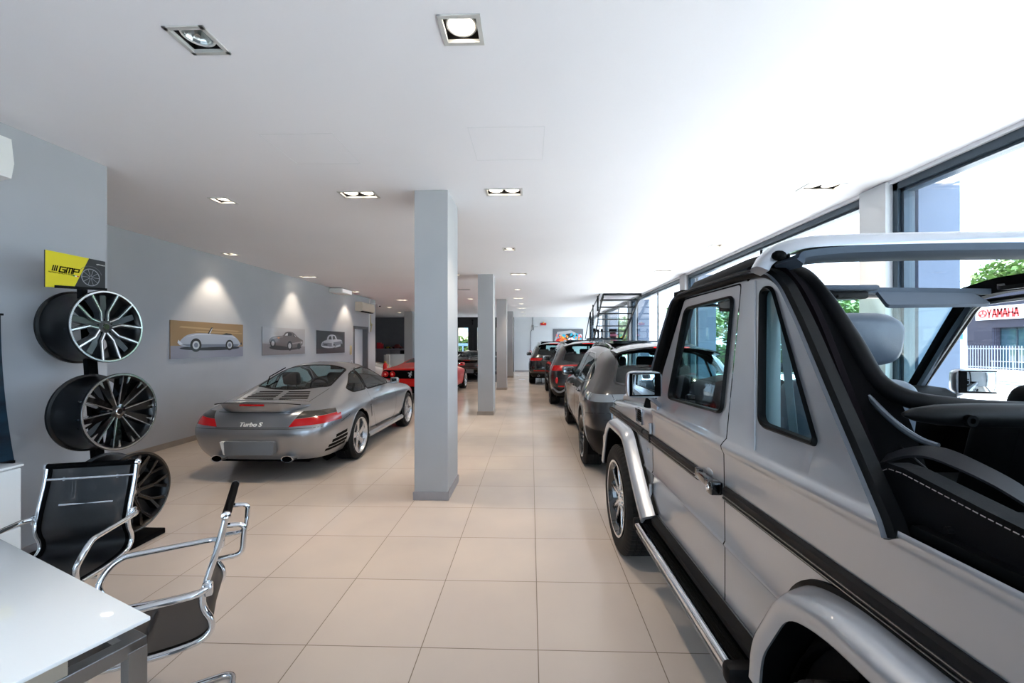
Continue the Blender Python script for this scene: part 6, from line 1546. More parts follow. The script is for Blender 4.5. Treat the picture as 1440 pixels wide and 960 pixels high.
m = MB(); m.b2(-.035, .035, YF - .055, YF - .048, 1.11, 1.17); m.obj('button_plate', M_white, cp, smooth=0)
m = MB()
for k in range(10): m.b2(.62 + k * .085, .69 + k * .085, YF - .14, YF - .05, .32, 1.0, bevel=.012)
m.b2(.62, 1.46, YF - .12, YF - .07, .36, .40); m.b2(.62, 1.46, YF - .12, YF - .07, .92, .96)
rd = m.obj('radiator', M_white); tag(rd, 'white column radiator on the far wall behind the furthest dark car', 'radiator')
m = MB(); m.box((.80, YF - .12, 1.22), (.24, .16, .36), bevel=.03); tk = m.obj('paper_towel_holder', M_whitegloss); tag(tk, 'white boxy dispenser above the radiator on the far wall', 'dispenser')

# ---- recess at the far left: shelf cupboard with models, desk, chair
M_cup = noise_col(pr('grey_cupboard', (118, 112, 116), .6), (114, 108, 112), (122, 116, 120), 3)
cb = empty('low_cupboard', (-8.0, YF - .205, 0), 0, 'long grey cupboard along the dark recess wall', 'cupboard')
m = MB(); m.b2(-2.2, 1.55, -.2, .2, 0, 1.26); m.obj('carcass', M_cup, cb, smooth=0)
m = MB(); m.b2(-2.22, 1.57, -.22, .2, 1.26, 1.31); m.obj('top_board', pr('grey_top', (132, 128, 132), .5), cb, smooth=0)
for k in range(5):
    m = MB(); m.b2(-2.18 + k * .745, -1.46 + k * .745, -.218, -.20, .05, 1.24, bevel=.003); m.obj('cupboard_door', M_cup, cb)
def shelf_model(name, label, x, w, h, col, cat, kind):
    z = 1.31; y = YF - .25; mt = pr(name + '_paint', col, .3, coat=.6)
    if kind == 'box':
        m = MB(); m.box((x, y, z + h / 2), (w * .5, .2, h), bevel=.004); o = m.obj(name, mt); m = MB(); m.box((x + w * .35, y + .02, z + h * .42), (w * .35, .16, h * .84), bevel=.004); m.obj('stacked_box', mt, o)
    else:
        m = MB(); m.rings([[(x + t * w / 2, y - b, z + .03), (x + t * w / 2, y - b, z + .03 + hh * .5), (x + t * w / 2, y - b * .6, z + .03 + hh), (x + t * w / 2, y + b * .6, z + .03 + hh), (x + t * w / 2, y + b, z + .03 + hh * .5), (x + t * w / 2, y + b, z + .03)] for t, hh, b in ((-1, h * .35, .07), (-.6, h * .5, .10), (-.3, h * .95, .10), (.25, h, .10), (.6, h * .5, .10), (1, h * .4, .08))], True, False, True); o = m.obj(name, mt)
        m = MB()
        for sx in (-.6, .6):
            for sy in (-1, 1): m.lathe([(.001, -.012), (.04, -.012), (.04, .012), (.001, .012)], (x + sx * w / 2, y + sy * .09, z + .04), 'Y', 14, closed=False)
        m.obj('toy_wheels', M_black, o)
    tag(o, label, cat); return o
shelf_model('model_box', 'red boxes at the left on the grey cupboard', -8.62, .42, .34, (190, 30, 40), 'box', 'box')
shelf_model('model_car', 'small yellow model car on the grey cupboard', -8.10, .38, .10, (150, 130, 40), 'model car', 'car')
shelf_model('model_car', 'dark red model car on the grey cupboard', -7.57, .62, .22, (96, 34, 30), 'model car', 'car')
dk = empty('reception_desk', (-7.05, 21.3, 0), 0, 'white boxy desk before the dark recess', 'desk')
m = MB(); m.b2(-.55, .62, -.03, .03, 0, 1.0, bevel=.004); m.b2(-.55, -.5, .03, .6, 0, 1.0); m.b2(.57, .62, .03, .6, 0, 1.0); m.obj('front_panel', M_whitegloss, dk)
m = MB(); m.b2(-.55, .62, -.03, .7, 1.0, 1.04, bevel=.004); m.obj('desk_top', M_whitegloss, dk)
m = MB(); m.box((-6.75, 21.5, 1.14), (.34, .03, .2), bevel=.006); mo = m.obj('monitor', M_plastic); tag(mo, 'dark monitor standing on the white boxy desk', 'monitor')
m = MB(); m.box((-6.75, 21.5, 1.05), (.16, .14, .012)); m.tube([(-6.75, 21.52, 1.05), (-6.75, 21.52, 1.12)], .012, 8); m.obj('stand', M_plastic, mo)
vc = empty('visitor_chair', (-7.42, 20.4, 0), 2.6, 'pale upholstered chair beside the white boxy desk', 'chair')
m = MB(); m.box((0, 0, .46), (.46, .46, .08), bevel=.03); m.obj('seat', M_wall_light, vc)
m = MB(); m.box((0, -.22, .76), (.44, .06, .52), bevel=.025); m.obj('backrest', M_wall_light, vc)
for sx in (-1, 1):
    for sy in (-1, 1):
        m = MB(); m.tube([(.19 * sx, .19 * sy, .44), (.20 * sx, .20 * sy, 0)], .012, 8); m.obj('leg', M_chrome, vc)
# red bollard-like display by the wall end
rt = empty('fire_extinguisher', (-5.30, 14.75, 0), 0, 'red fire extinguisher on a stand beside the end of the left wall', 'fire extinguisher')
m = MB(); m.lathe([(.001, .30), (.075, .30), (.08, .33), (.08, .78), (.05, .86), (.02, .88), (.001, .88)], (0, 0, 0), 'Z', 24, closed=False); m.obj('cylinder', M_red, rt)
m = MB(); m.box((0, 0, .91), (.05, .12, .05), bevel=.01); m.tube([(0, .03, .9), (.10, .06, .8), (.11, .04, .5)], .012, 8); m.obj('valve_hose', pr('brass_valve', (200, 150, 60), .3, .6), rt)
m = MB(); m.tube([(0, 0, 0), (0, 0, .30)], .03, 12); m.lathe([(.001, 0), (.13, 0), (.13, .015), (.001, .015)], (0, 0, 0), 'Z', 24, closed=False); m.obj('stand', M_red, rt)

# ================================================================== RIM DISPLAY STAND
ST = empty('rim_stand', (-3.36, 3.10, 0), 0, 'black upright display stand holding three alloy rims by the near wall', 'display stand')
m = MB(); m.strip([(.03, .0, .02), (-.12, .0, 1.92)], [(-.035, -.02), (-.035, .02), (.035, .02), (.035, -.02)], (1, 0, 0)); m.obj('post', M_black, ST)
m = MB(); m.b2(-.28, .34, -.26, .20, 0, .045, bevel=.006); m.obj('base_plate', M_black, ST)
RIMS = [(-3.29, 3.10, 1.696, .280, 'y5'), (-3.11, 3.03, 1.048, .290, 'v5'), (-3.04, 3.07, .418, .3025, 'm10')]
for k, (x, y, z, r, st) in enumerate(RIMS):
    m = MB(); m.tube([(-.12 + .15 * (1 - z / 1.9), 0, z), (x + 3.36 - .075, y - 3.10, z)], .022, 12); m.obj('rim_arm', M_black, ST)
M_satin = pr('satin_black_alloy', (10, 11, 13), .32, spec=.5)
M_darkedge = pr('dark_edge', (70, 72, 76), .3, 1.0)
def show_rim(x, y, z, r, st, label, tilt=0.0):
    o = empty('alloy_rim', (x, y, z), 0, label, 'rim', 'alloy rims on the display stand'); o.rotation_euler = (0, tilt, 0)
    dark = pr('anthracite_alloy', (74, 78, 82), .30, .8, coat=.5) if st == 'y5' else M_black_gloss
    D = .26
    m = MB()
    m.lathe([(r - .014, 0), (r, -.002), (r + .001, -.012), (r - .022, -.028), (r - .030, -.06), (r - .034, -.16), (r - .018, -.20), (r - .016, -.24), (r + .0, -.245), (r, -D), (r - .010, -D), (r - .026, -.24), (r - .028, -.20), (r - .042, -.16), (r - .040, -.05), (r - .026, -.014)], (0, 0, 0), 'X', 96)
    m.obj('barrel', M_satin, o)
    m = MB(); m.lathe([(r - .016, .001), (r - .004, .001), (r - .003, -.004), (r - .016, -.008)], (0, 0, 0), 'X', 96); m.obj('lip_ring', M_brightalu if st != 'm10' else M_black_gloss, o)
    hx = -.028; n5 = 5
    if st == 'y5':
        for k in range(5):
            b = math.radians(68 + 72 * k) ; b = PI / 2 - b
            m = MB(); m.mi = 0
            beam(m, .045, 0, .046, r - .038, 0, .044, hx - .008, hx - .05, b, .010)
            for s in (-1, 1):
                beam(m, .045, 26 * s, .026, r * .44, 12.5 * s, .026, hx - .002, hx - .045, b, .008); beam(m, r * .42, 12.5 * s, .026, r - .030, 21.5 * s, .026, hx + .006, hx - .045, b, .018)
                m.mi = 1; beam(m, .05, 27 * s, .009, r * .43, 13.5 * s, .009, hx + .001, hx - .004, b, .008); beam(m, r * .42, 13.5 * s, .009, r - .010, 21.8 * s, .011, hx + .009, hx + .002, b, .018); m.mi = 0
            m.obj('spoke', [dark, M_brightalu], o, smooth=20)
    elif st == 'v5':
        for k in range(5):
            b = PI / 2 - math.radians(100 + 72 * k); m = MB()
            for s in (-1, 1):
                m.mi = 0; beam(m, .04, 20 * s, .034, r - .032, 15 * s, .074, hx - .006, hx - .05, b, .022)
                m.mi = 1; beam(m, .05, 24 * s, .006, r - .010, (15 + 8.0) * s, .009, hx + .0, hx - .006, b, .022)
                spoke(m, [(r * .74, 12 * s), (r - .010, 9.5 * s), (r - .010, 15 * s)] if s > 0 else [(r * .74, 12 * s), (r - .010, 15 * s), (r - .010, 9.5 * s)], hx + .0175, hx + .010, b)
            m.obj('spoke', [M_black_gloss, M_brightalu], o, smooth=20)
    else:
        for k in range(10):
            b = PI / 2 - math.radians(90 + 36 * k); m = MB()
            beam(m, .04, 0, .026, r * .62, 0, .026, hx - .004, hx - .045, b, .008)
            for s in (-1, 1): beam(m, r * .58, 1.0 * s, .018, r - .030, 9 * s, .024, hx + .004, hx - .040, b, .016)
            m.mi = 1; beam(m, .045, 4, .004, r * .60, 2, .004, hx - .001, hx - .005, b, .008); beam(m, r * .60, 2.6, .004, r - .012, 11.2, .004, hx + .007, hx + .003, b, .016)
            m.obj('spoke', [M_black_gloss, M_darkedge], o, smooth=20)
    m = MB(); m.lathe([(.0005, hx + .004), (.026, hx + .004), (.031, hx - .001), (.068, hx - .006), (.074, hx - .014), (.074, hx - .07), (.0005, hx - .07)], (0, 0, 0), 'X', 40, closed=False); m.obj('hub', dark, o)
    m = MB(); m.lathe([(.0005, hx + .008), (.021, hx + .008), (.026, hx + .004), (.0005, hx + .003)], (0, 0, 0), 'X', 28, closed=False); m.obj('centre_cap', M_chrome if st != 'y5' else M_black_gloss, o)
    for k in range(5):
        m = MB(); a = 2 * PI * k / 5 + .5; m.lathe([(.0005, hx - .003), (.010, hx - .003), (.010, hx - .010), (.0005, hx - .010)], (0, .052 * math.cos(a), .052 * math.sin(a)), 'X', 12, closed=False); m.obj('bolt_hole', M_black, o)
    return o
show_rim(*RIMS[0], 'topmost rim on the stand, grey and silver with forked spokes', -.03)
show_rim(*RIMS[1], 'middle rim on the stand, black with broad bright-edged spokes', -.03)
show_rim(*RIMS[2], 'lowest rim on the stand, all black, behind the mesh chair', -.03)
# yellow and black sign on top
SG = empty('display_sign', (-3.36, 2.94, 1.97), 0, 'yellow and black GMP sign on top of the rim stand', 'sign')
Y0, Y1 = 2.737 - 2.94, 3.137 - 2.94
M_yel = pr('sign_yellow', (222, 208, 26), .4); M_sgk = pr('sign_black', (34, 38, 44), .35)
def sg(a, b, x=0): zb = -.014 + .03 * a; zt = .243 - .003 * a; return (x, Y0 + (Y1 - Y0) * a, zb + (zt - zb) * b)
m = MB(); m.rings([[sg(0, 0, x), sg(1, 0, x), sg(1, 1, x), sg(0, 1, x)] for x in (-.008, 0)], True, False, True); m.obj('board', M_sgk, SG, smooth=0)
m = MB(); m.rings([[sg(0, 0, x), sg(.44, 0, x), sg(.70, 1, x), sg(0, 1, x)] for x in (.0002, .0012)], True, False, True); m.obj('yellow_field', M_yel, SG, smooth=0)
def yz_text(nm, body, size, mat, par, y, z, x, sx=1.0, shear=0.0, ext=.0006, off=0.0):
    # text on a plane facing +x, reading towards +y
    mt = Matrix.Translation((x, y, z)) @ Matrix(((0, 0, 1, 0), (1, 0, 0, 0), (0, 1, 0, 0), (0, 0, 0, 1))) @ Matrix.Diagonal((sx, 1, 1, 1))
    o = text_mesh(nm, body, size, mat, par, shear=shear, extrude=ext, offset=off, mtx=mt); return o
m = MB(); stroke_text(m, 'GMP', lambda a, b: (.0018, Y0 + .082 + a, .106 + b), .034, .036, .010, .0085, .25); m.obj('lettering', M_black, SG, smooth=0, recalc=False)
m = MB()
for k, c in enumerate((0, 0, 0)): m.face([(.0018, Y0 + .035 + k * .012, .105), (.0018, Y0 + .043 + k * .012, .105), (.0018, Y0 + .053 + k * .012, .147), (.0018, Y0 + .045 + k * .012, .147)])
m.obj('logo_bars', M_plastic, SG, smooth=0, recalc=False)
yz_text('small_lettering', 'PREMIUM QUALITY WHEELS', .0135, M_black, SG, Y0 + .10, .095, .0016, 1.0, .2, off=.0)
m = MB(); m.mi = 0
for k in range(3):
    m.mi = k; m.face([(.0018, Y0 + .168 + k * .014, .088), (.0018, Y0 + .181 + k * .014, .086), (.0018, Y0 + .183 + k * .014, .094), (.0018, Y0 + .170 + k * .014, .096)])
m.obj('flag_mark', [pr('flag_green', (30, 140, 70), .5), M_white, M_red], SG, smooth=0, recalc=False)
m = MB(); m.lathe([(.060, .0014), (.066, .0014), (.066, .002), (.060, .002)], (0, Y0 + .292, .098), 'X', 40)
for k in range(10):
    a = 2 * PI * k / 10; m.tube([(.0016, Y0 + .292 + .008 * math.cos(a), .098 + .008 * math.sin(a)), (.0016, Y0 + .292 + .062 * math.cos(a), .098 + .062 * math.sin(a))], .0016, 4)
wm = m.obj('wheel_print', pr('print_silver', (150, 154, 160), .4, .3), SG, smooth=0)
yz_text('small_lettering', 'GMP ITALIA', .012, M_white, SG, Y0 + .365, .205, .0008, 1.0)
m = MB(); m.tube([cr for cr in [(.0012, Y0 + .292 + .085 * math.cos(math.radians(a)), .098 + .085 * math.sin(math.radians(a))) for a in range(20, 150, 8)]], .0016, 6); m.obj('tyre_print', pr('print_grey', (90, 94, 100), .4), SG)
m = MB(); m.rings([[sg(.13, -.02, x), sg(1.0, -.02, x), sg(1.0, .06, x), sg(.13, .06, x)] for x in (.003, .016)], True, False, True); m.b2(-.03, .01, .02, .06, -.08, .0); m.obj('sign_holder', M_plastic, SG, smooth=0)

# ================================================================== DARK BANNER AND WHITE CABINET BY THE NEAR WALL
bn = empty('banner', (-3.672, 2.3, .74), 0, 'dark blue banner at the left edge standing before the near wall', 'banner')
M_ban = noise_col(pr('banner_print', (14, 30, 44), .35), (10, 20, 34), (28, 56, 74), 5, stretch=(1, .6, 3))
m = MB(); m.rings([[(.03 + .06 * (1 - t) ** 2, -.55, 1.02 * t), (.03 + .06 * (1 - t) ** 2, .405 + .03 * (1 - t) ** 2, 1.02 * t), (.036 + .06 * (1 - t) ** 2, .405 + .03 * (1 - t) ** 2, 1.02 * t), (.036 + .06 * (1 - t) ** 2, -.55, 1.02 * t)] for t in [k / 8 for k in range(9)]], True, False, True)
m.obj('sheet', M_ban, bn, smooth=60)
m = MB(); m.b2(.02, .05, -.56, .41, 1.015, 1.03); m.obj('banner_rail', M_plastic, bn, smooth=0)
m = MB(); m.b2(.0, .12, -.55, .42, -.0, .02); m.obj('banner_base', M_plastic, bn, smooth=0)
cb = empty('filing_cabinet', (-3.42, 1.9, 0), 0, 'white lacquered cabinet with chrome bar handles at the left edge', 'cabinet')
m = MB(); m.b2(-.12, .20, -.60, .585, .03, .79, bevel=.02, seg=3); m.obj('carcass', M_whitegloss, cb)
m = MB(); m.b2(-.12, .23, -.60, .59, .79, .808, bevel=.008); m.obj('cabinet_top', M_whitegloss, cb)
for z in (.43, .06):
    m = MB(); m.b2(.20, .222, -.59, .582, z, z + .355, bevel=.01, seg=3); dr_ = m.obj('drawer', M_whitegloss, cb)
    m = MB(); m.tube([(.222, .0, z + .27), (.252, .0, z + .27), (.252, .36, z + .27), (.222, .36, z + .27)], .009, 10); m.obj('handle', M_chrome, dr_)

# ================================================================== GLASS-TOPPED DESK (lower left)
TB = empty('office_desk', (-1.13, 1.185, 0), math.atan2(.455, -1.077) - PI, 'white glass-topped desk with a steel frame at the lower left', 'desk')
M_tg = pr('white_back_painted_glass', (240, 247, 252), .05, coat=1.0, spec=.8)
# local: x along the far edge (towards negative = left), y towards the camera negative
m = MB(); m.b2(-1.70, 0, -.85, 0, .738, .75, bevel=.0025); m.obj('glass_top', M_tg, TB, smooth=30)
m = MB(); m.b2(-1.69, -.006, -.048, -.006, .662, .695, bevel=.002); m.b2(-1.69, -.006, -.842, -.80, .655, .695, bevel=.002); m.b2(-.048, -.006, -.842, -.006, .655, .696, bevel=.002); m.b2(-1.69, -1.65, -.842, -.006, .655, .695, bevel=.002)
m.obj('frame', M_steel, TB, smooth=0)
for (x, y) in ((-.050, -.050), (-.050, -.842), (-1.69, -.050), (-1.69, -.842)):
    m = MB(); m.b2(x, x + .045, y, y + .045, 0, .67, bevel=.002); m.obj('leg', M_steel, TB, smooth=0)
for (x, y) in ((-.042, -.24), (-.042, -.66)):
    m = MB(); m.b2(x, x + .032, y - .07, y + .07, .695, .738, bevel=.002); m.obj('glass_support', pr('aluminium_block', (196, 192, 180), .35, .7), TB, smooth=0)

# ================================================================== MESH CHAIRS
M_mesh = bpy.data.materials.new('black_mesh_fabric'); M_mesh.use_nodes = True
N, L = M_mesh.node_tree.nodes, M_mesh.node_tree.links; B = N['Principled BSDF']; B.inputs['Base Color'].default_value = rgb(8, 11, 17); B.inputs['Roughness'].default_value = .5
tr = N.new('ShaderNodeBsdfTransparent'); mx = N.new('ShaderNodeMixShader'); mx.inputs[0].default_value = .91
L.new(tr.outputs[0], mx.inputs[1]); L.new(B.outputs[0], mx.inputs[2]); L.new(mx.outputs[0], N['Material Output'].inputs[0])
RAIL = [(-.245, .895), (-.225, .80), (-.190, .68), (-.172, .60), (-.178, .555), (-.196, .515), (-.198, .475), (-.170, .445), (-.11, .432), (0, .430), (.14, .440), (.22, .438), (.262, .420), (.275, .395)]
def mesh_chair(root):
    hw = .195
    rail = cr_curve([(0, a, b) for a, b in RAIL], 5)
    m = MB(); rings = []
    for p in rail: rings.append([(-hw, p.y, p.z), (0, p.y + .006, p.z - .004), (hw, p.y, p.z)])
    m.rings(rings, False, False, False); m.obj('mesh_sling', M_mesh, root, smooth=80, recalc=False)
    for s in (-1, 1):
        m = MB(); m.tube([(s * (hw + .006), p.y, p.z) for p in rail], .0115, 10); sr = m.obj('side_rail', M_chrome, root, smooth=60)
        m = MB(); m.strip([(s * (hw - .008), p.y + .004, p.z + .004) for p in rail[:-6]], [(-.010, -.002), (-.010, .004), (.010, .004), (.010, -.002)], (0, 1, .3)); m.obj('sling_hem', M_black, sr, smooth=60)
        ar = fillet([(s * (hw + .016), -.190, .640), (s * (hw + .055), -.16, .640), (s * (hw + .055), .16, .640), (s * (hw + .055), .205, .60), (s * (hw + .040), .235, .54), (s * (hw + .016), .185, .445)], [.02, .04, .05, .05, .04, 0], 5)
        m = MB(); m.tube(ar, .0125, 12); a_ = m.obj('armrest', M_chrome, root, smooth=60)
        m = MB(); m.box((s * (hw + .018), -.188, .636), (.03, .035, .05), bevel=.008); m.box((s * (hw + .018), .185, .442), (.03, .05, .03), bevel=.008); m.obj('arm_bracket', M_chrome, a_)
    for (y, z, nm) in ((-.245, .897, 'top_bar'), (.272, .392, 'front_bar')):
        m = MB(); m.tube([(-hw - .012, y, z), (hw + .012, y, z)], .0155 if z > .6 else .012, 14); tb = m.obj(nm, M_black if z > .6 else M_chrome, root, smooth=60)
        if z > .6:
            for s in (-1, 1):
                m = MB(); m.lathe([(.004, s * (hw + .020)), (.008, s * (hw + .022)), (.016, s * (hw + .018)), (.017, s * (hw + .006)), (.004, s * (hw + .006))], (0, y, z), 'X', 20); m.obj('end_cap', M_chrome, tb)
    m = MB(); m.tube(fillet([(-.12, -.226, .83), (-.12, -.300, .820), (-.12, -.292, .70), (-.12, -.198, .70)], [0, .02, .03, 0], 4), .010, 10)
    m.tube([(-hw, -.228, .83), (hw, -.228, .83)], .008, 10); m.tube([(-.12, -.198, .70), (.12, -.198, .70)], .007, 10)
    m.tube(fillet([(.12, -.226, .83), (.12, -.300, .820), (.12, -.292, .70), (.12, -.198, .70)], [0, .02, .03, 0], 4), .010, 10)
    m.tube([(-.12, -.296, .76), (.12, -.296, .76)], .008, 10); m.obj('back_handle', M_chrome, root, smooth=60)
    # cantilever floor frame
    for s in (-1, 1):
        fr_ = fillet([(s * (hw + .006), .265, .405), (s * (hw + .010), .29, .34), (s * (hw + .012), .25, .014), (s * (hw + .012), -.24, .014), (0, -.24, .014)], [0, .03, .05, .05, 0], 5)
        m = MB(); m.tube(fr_, .0125, 12); m.obj('floor_runner', M_chrome, root, smooth=60)
    m = MB(); m.tube([(-hw, .03, .405), (hw, .03, .405)], .011, 10); m.tube([(-hw, .15, .41), (hw, .15, .41)], .011, 10); m.obj('seat_stretcher', M_chrome, root)
def cam2w(r, d): return (math.cos(YAW) * r - math.sin(YAW) * d, math.sin(YAW) * r + math.cos(YAW) * d)
def chair_at(r, d, fr, fd, label):
    x, y = cam2w(r, d); fx, fy = math.cos(YAW) * fr - math.sin(YAW) * fd, math.sin(YAW) * fr + math.cos(YAW) * fd
    o = empty('office_chair', (x, y, 0), math.atan2(-fx, fy), label, 'chair', 'mesh office chairs at the desk')
    mesh_chair(o); return o
CH1 = chair_at(-1.445, 1.63, -.86, -.51, 'black mesh chair nearest the camera, seen from its side right of the desk')
CH2 = chair_at(-2.29, 2.02, .236, -.97, 'black mesh chair behind the desk, facing it in front of the lowest rim')

# ================================================================== STAIRCASE BY THE WINDOWS
SR = empty('staircase', (2.7, 14.0, 0), 0, 'black steel open staircase with thin cables beside the windows', 'staircase')
M_st = pr('black_steel', (22, 26, 30), .4, .5)
STEPS = [(12.90, 2.208, 3.331, 2.968), (13.25, 2.226, 3.334, 2.776), (13.60, 2.22, 3.34, 2.594), (13.95, 2.277, 3.345, 2.427), (14.30, 2.29, 3.345, 2.214), (14.65, 2.297, 3.345, 2.026)]
for (y, x0, x1, z) in STEPS:
    m = MB(); m.b2(x0 - 2.7, x1 - 2.7, y - 14.0, y - 13.74, z - .03, z, bevel=.004); m.obj('tread', M_st, SR)
m = MB(); m.b2(2.16 - 2.7, 3.345 - 2.7, .92, 2.0, 1.72, 1.79); m.obj('landing', M_st, SR, smooth=0)
m = MB(); m.b2(2.20 - 2.7, 3.345 - 2.7, -1.55, -1.40, 3.05, 3.12); m.obj('top_plate', M_st, SR, smooth=0)
for q in (0, 1):
    m = MB(); P = [(12.5, (2.20, 3.335)[q], 3.10)] + [(y, (a, b)[q], z) for (y, a, b, z) in STEPS] + [(15.0, (2.30, 3.335)[q], 1.80)]
    m.rings([[(x - 2.7 - .015, y - 14, z - .14), (x - 2.7 + .015, y - 14, z - .14), (x - 2.7 + .015, y - 14, z - .01), (x - 2.7 - .015, y - 14, z - .01)] for y, x, z in P], True, False, True); m.obj('stringer', M_st, SR, smooth=0)
m = MB(); m.tube([(-.60, -1.45, 3.09), (-.52, .95, 2.72)], .020, 8); m.b2(-.62, -.57, -1.1, -1.05, 2.6, 3.08); m.b2(-.56, -.51, .93, .98, 1.75, 2.72); m.b2(-.60, -.56, .0, .04, 2.2, 2.90); m.tube([(-.54, .95, 2.72), (-.72, .95, 1.74)], .016, 8); m.obj('railing', M_st, SR, smooth=0)
m = MB()
for q in range(8): m.tube([(-.60, -1.1, 2.72 + q * .045), (-.535, .95, 1.85 + q * .105)], .0035, 5)
m.obj('cables', M_steel, SR)
for (x, y) in ((2.20, 15.9), (3.30, 15.9), (2.20, 15.0), (3.30, 15.0)):
    m = MB(); m.b2(x - 2.73, x - 2.67, y - 14.03, y - 13.97, 0, 1.72); m.obj('landing_post', M_st, SR, smooth=0)
# small exhibits on the landing ledge
for i, (x, h, lb) in enumerate(((2.36, .36, 'slim black bottle-like stand at the left on the stair landing'), (2.50, .32, 'second slim black stand on the stair landing'), (2.64, .34, 'third slim black stand on the stair landing'))):
    m = MB(); m.lathe([(.001, 0), (.05, 0), (.05, .02), (.022, .05), (.022, h * .6), (.045, h * .7), (.045, h), (.001, h)], (x, 15.3, 1.791), 'Z', 16, closed=False); tag(m.obj('small_stand', M_plastic), lb, 'stand', 'slim stands on the stair landing')
m = MB(); m.box((3.05, 15.3, 1.90), (.22, .12, .22), bevel=.03); mm = m.obj('toy_machine', pr('mixed_dark_red', (70, 30, 36), .4)); tag(mm, 'small dark machine with pink trim on the stair landing', 'machine')
m = MB(); m.box((3.05, 15.28, 2.07), (.28, .10, .12), bevel=.02); m.obj('machine_screen', M_plastic, mm)
m = MB(); m.b2(2.92, 3.18, 15.22, 15.25, 1.86, 1.93, bevel=.01); m.obj('machine_trim', pr('pink_trim', (210, 120, 140), .4), mm)

# ================================================================== OUTSIDE
M_conc = noise_col(pr('pale_forecourt', (186, 185, 182), .85), (178, 177, 174), (194, 193, 190), 1.2)
m = MB(); m.b2(XR + .25, 18.5, -14, 60, -.14, -.03); m.obj('ground_forecourt', M_conc, smooth=0, kind='structure')
m = MB(); m.b2(18.5, 30, -14, 60, -.10, .02); m.obj('street', noise_col(pr('asphalt', (126, 126, 128), .9), (118, 118, 120), (134, 134, 136), 3), smooth=0, kind='structure')
m = MB(); m.b2(-12, XR + .25, -30, YB - .2, -.14, -.03); m.obj('ground_behind', M_conc, smooth=0, kind='structure')
m = MB(); m.b2(-22, XR, YF + .25, 60, -.14, -.03); m.obj('ground_yard', M_conc, smooth=0, kind='structure')
m = MB(); m.b2(30, 90, -60, 90, -.12, 0); m.b2(-80, 30, 60, 120, -.12, 0); m.obj('ground_lawn', noise_col(pr('lawn', (108, 128, 74), .95), (96, 116, 64), (120, 140, 84), 2), smooth=0, kind='structure')

# slatted building with the red lettered sign
BX = 24.0
M_slat = pr('grey_slat_cladding', (84, 82, 98), .7)
N, L, B = nt(M_slat); tc = N.new('ShaderNodeTexCoord'); br = N.new('ShaderNodeTexBrick'); br.offset = .5; br.inputs['Scale'].default_value = 1.0
br.inputs['Brick Width'].default_value = .9; br.inputs['Row Height'].default_value = .12; br.inputs['Mortar Size'].default_value = .012; br.inputs['Color1'].default_value = rgb(88, 86, 102); br.inputs['Color2'].default_value = rgb(78, 76, 92); br.inputs['Mortar'].default_value = rgb(50, 48, 62)
mp = N.new('ShaderNodeMapping'); mp.inputs['Rotation'].default_value = (PI / 2, 0, PI / 2); L.new(tc.outputs['Object'], mp.inputs[0]); L.new(mp.outputs[0], br.inputs['Vector']); L.new(br.outputs[0], B.inputs['Base Color'])
bl = empty('office_building', (BX, 14.0, 0), 0, 'low grey slat-clad building across the street with dark windows', 'building')
ys_, ye_ = -4.0, 9.6    # local span in y
wy = [(8.0, 5.75), (3.6, 1.2), (-.8, -3.0)]
m = MB()
segs = [(ye_, wy[0][0]), (wy[0][1], wy[1][0]), (wy[1][1], wy[2][0]), (wy[2][1], ys_)]
for a, b in segs: m.b2(0, 6, b, a, 0, 4.35)
for a, b in wy: m.b2(0, 6, b, a, 2.42, 4.35); m.b2(0.5, 6, b, a, 0, 2.42)
m.obj('wall', M_slat, bl, smooth=0)
for a, b in wy:
    m = MB(); m.b2(.44, .50, b, a, .3, 2.40); w = m.obj('window', pr('dark_window_glass', (58, 84, 96), .05, coat=1), bl, smooth=0)
    m = MB()
    for t in (0, .33, .66, 1): y = a + (b - a) * t; m.b2(.40, .44, y - .03, y + .03, .3, 2.4)
    m.b2(.40, .44, b, a, 2.34, 2.42); m.obj('window_frame', M_frame, w, smooth=0)
m = MB(); m.b2(-.1, 6, ys_, ye_ + .1, 4.35, 4.5); m.obj('parapet', M_frame, bl, smooth=0)
SGN = empty('shop_sign', (BX - .12, 11.70, 0), 0, 'white sign board with red YAMAHA lettering on the slat-clad building', 'sign')
m = MB(); zt, zb = 3.70, 2.90
y0s, y1s = 7.8, 21.76 - 11.7
def on_b(x, y, Xp): # helper kept for clarity of placing: pixel to plane X = Xp
    r = (x - 729.8) / 575.4; v = (483.9 - y) / 575.4; c, s = math.cos(YAW), math.sin(YAW); R = (c * r - s, s * r + c, v); t = Xp / R[0]; return (R[1] * t, CAM_H + v * t)
ya, za = on_b(1376, 432.5, BX); yb, zb_ = on_b(1378, 450.5, BX)
m.b2(-.04, .04, ya - 11.70 - 5.4, ya - 11.70, zb_, za, bevel=.01); m.obj('sign_board', pr('sign_white', (246, 246, 246), .5), SGN, smooth=0)
M_yred = pr('sign_red', (214, 60, 56), .5)
yl, zl = on_b(1393, 441, BX); yr2, _ = on_b(1437, 438, BX)
m = MB(); zc0 = (za + zb_) / 2 - .02; LW = yl - yr2; stroke_text(m, 'YAmAHA', lambda a, b: (-.046, yl - 11.70 - a, zc0 - .19 + b), LW * .125, .38, LW * .05, .085); m.obj('lettering', M_yred, SGN, smooth=0, recalc=False)
m = MB(); yc, zc = on_b(1386.5, 441, BX)
m.lathe([(.15, -.062), (.21, -.062), (.21, -.045), (.15, -.045)], (0, yc - 11.70, (za + zb_) / 2 - .02), 'X', 32)
m.obj('fork_emblem_ring', M_yred, SGN)
m = MB()
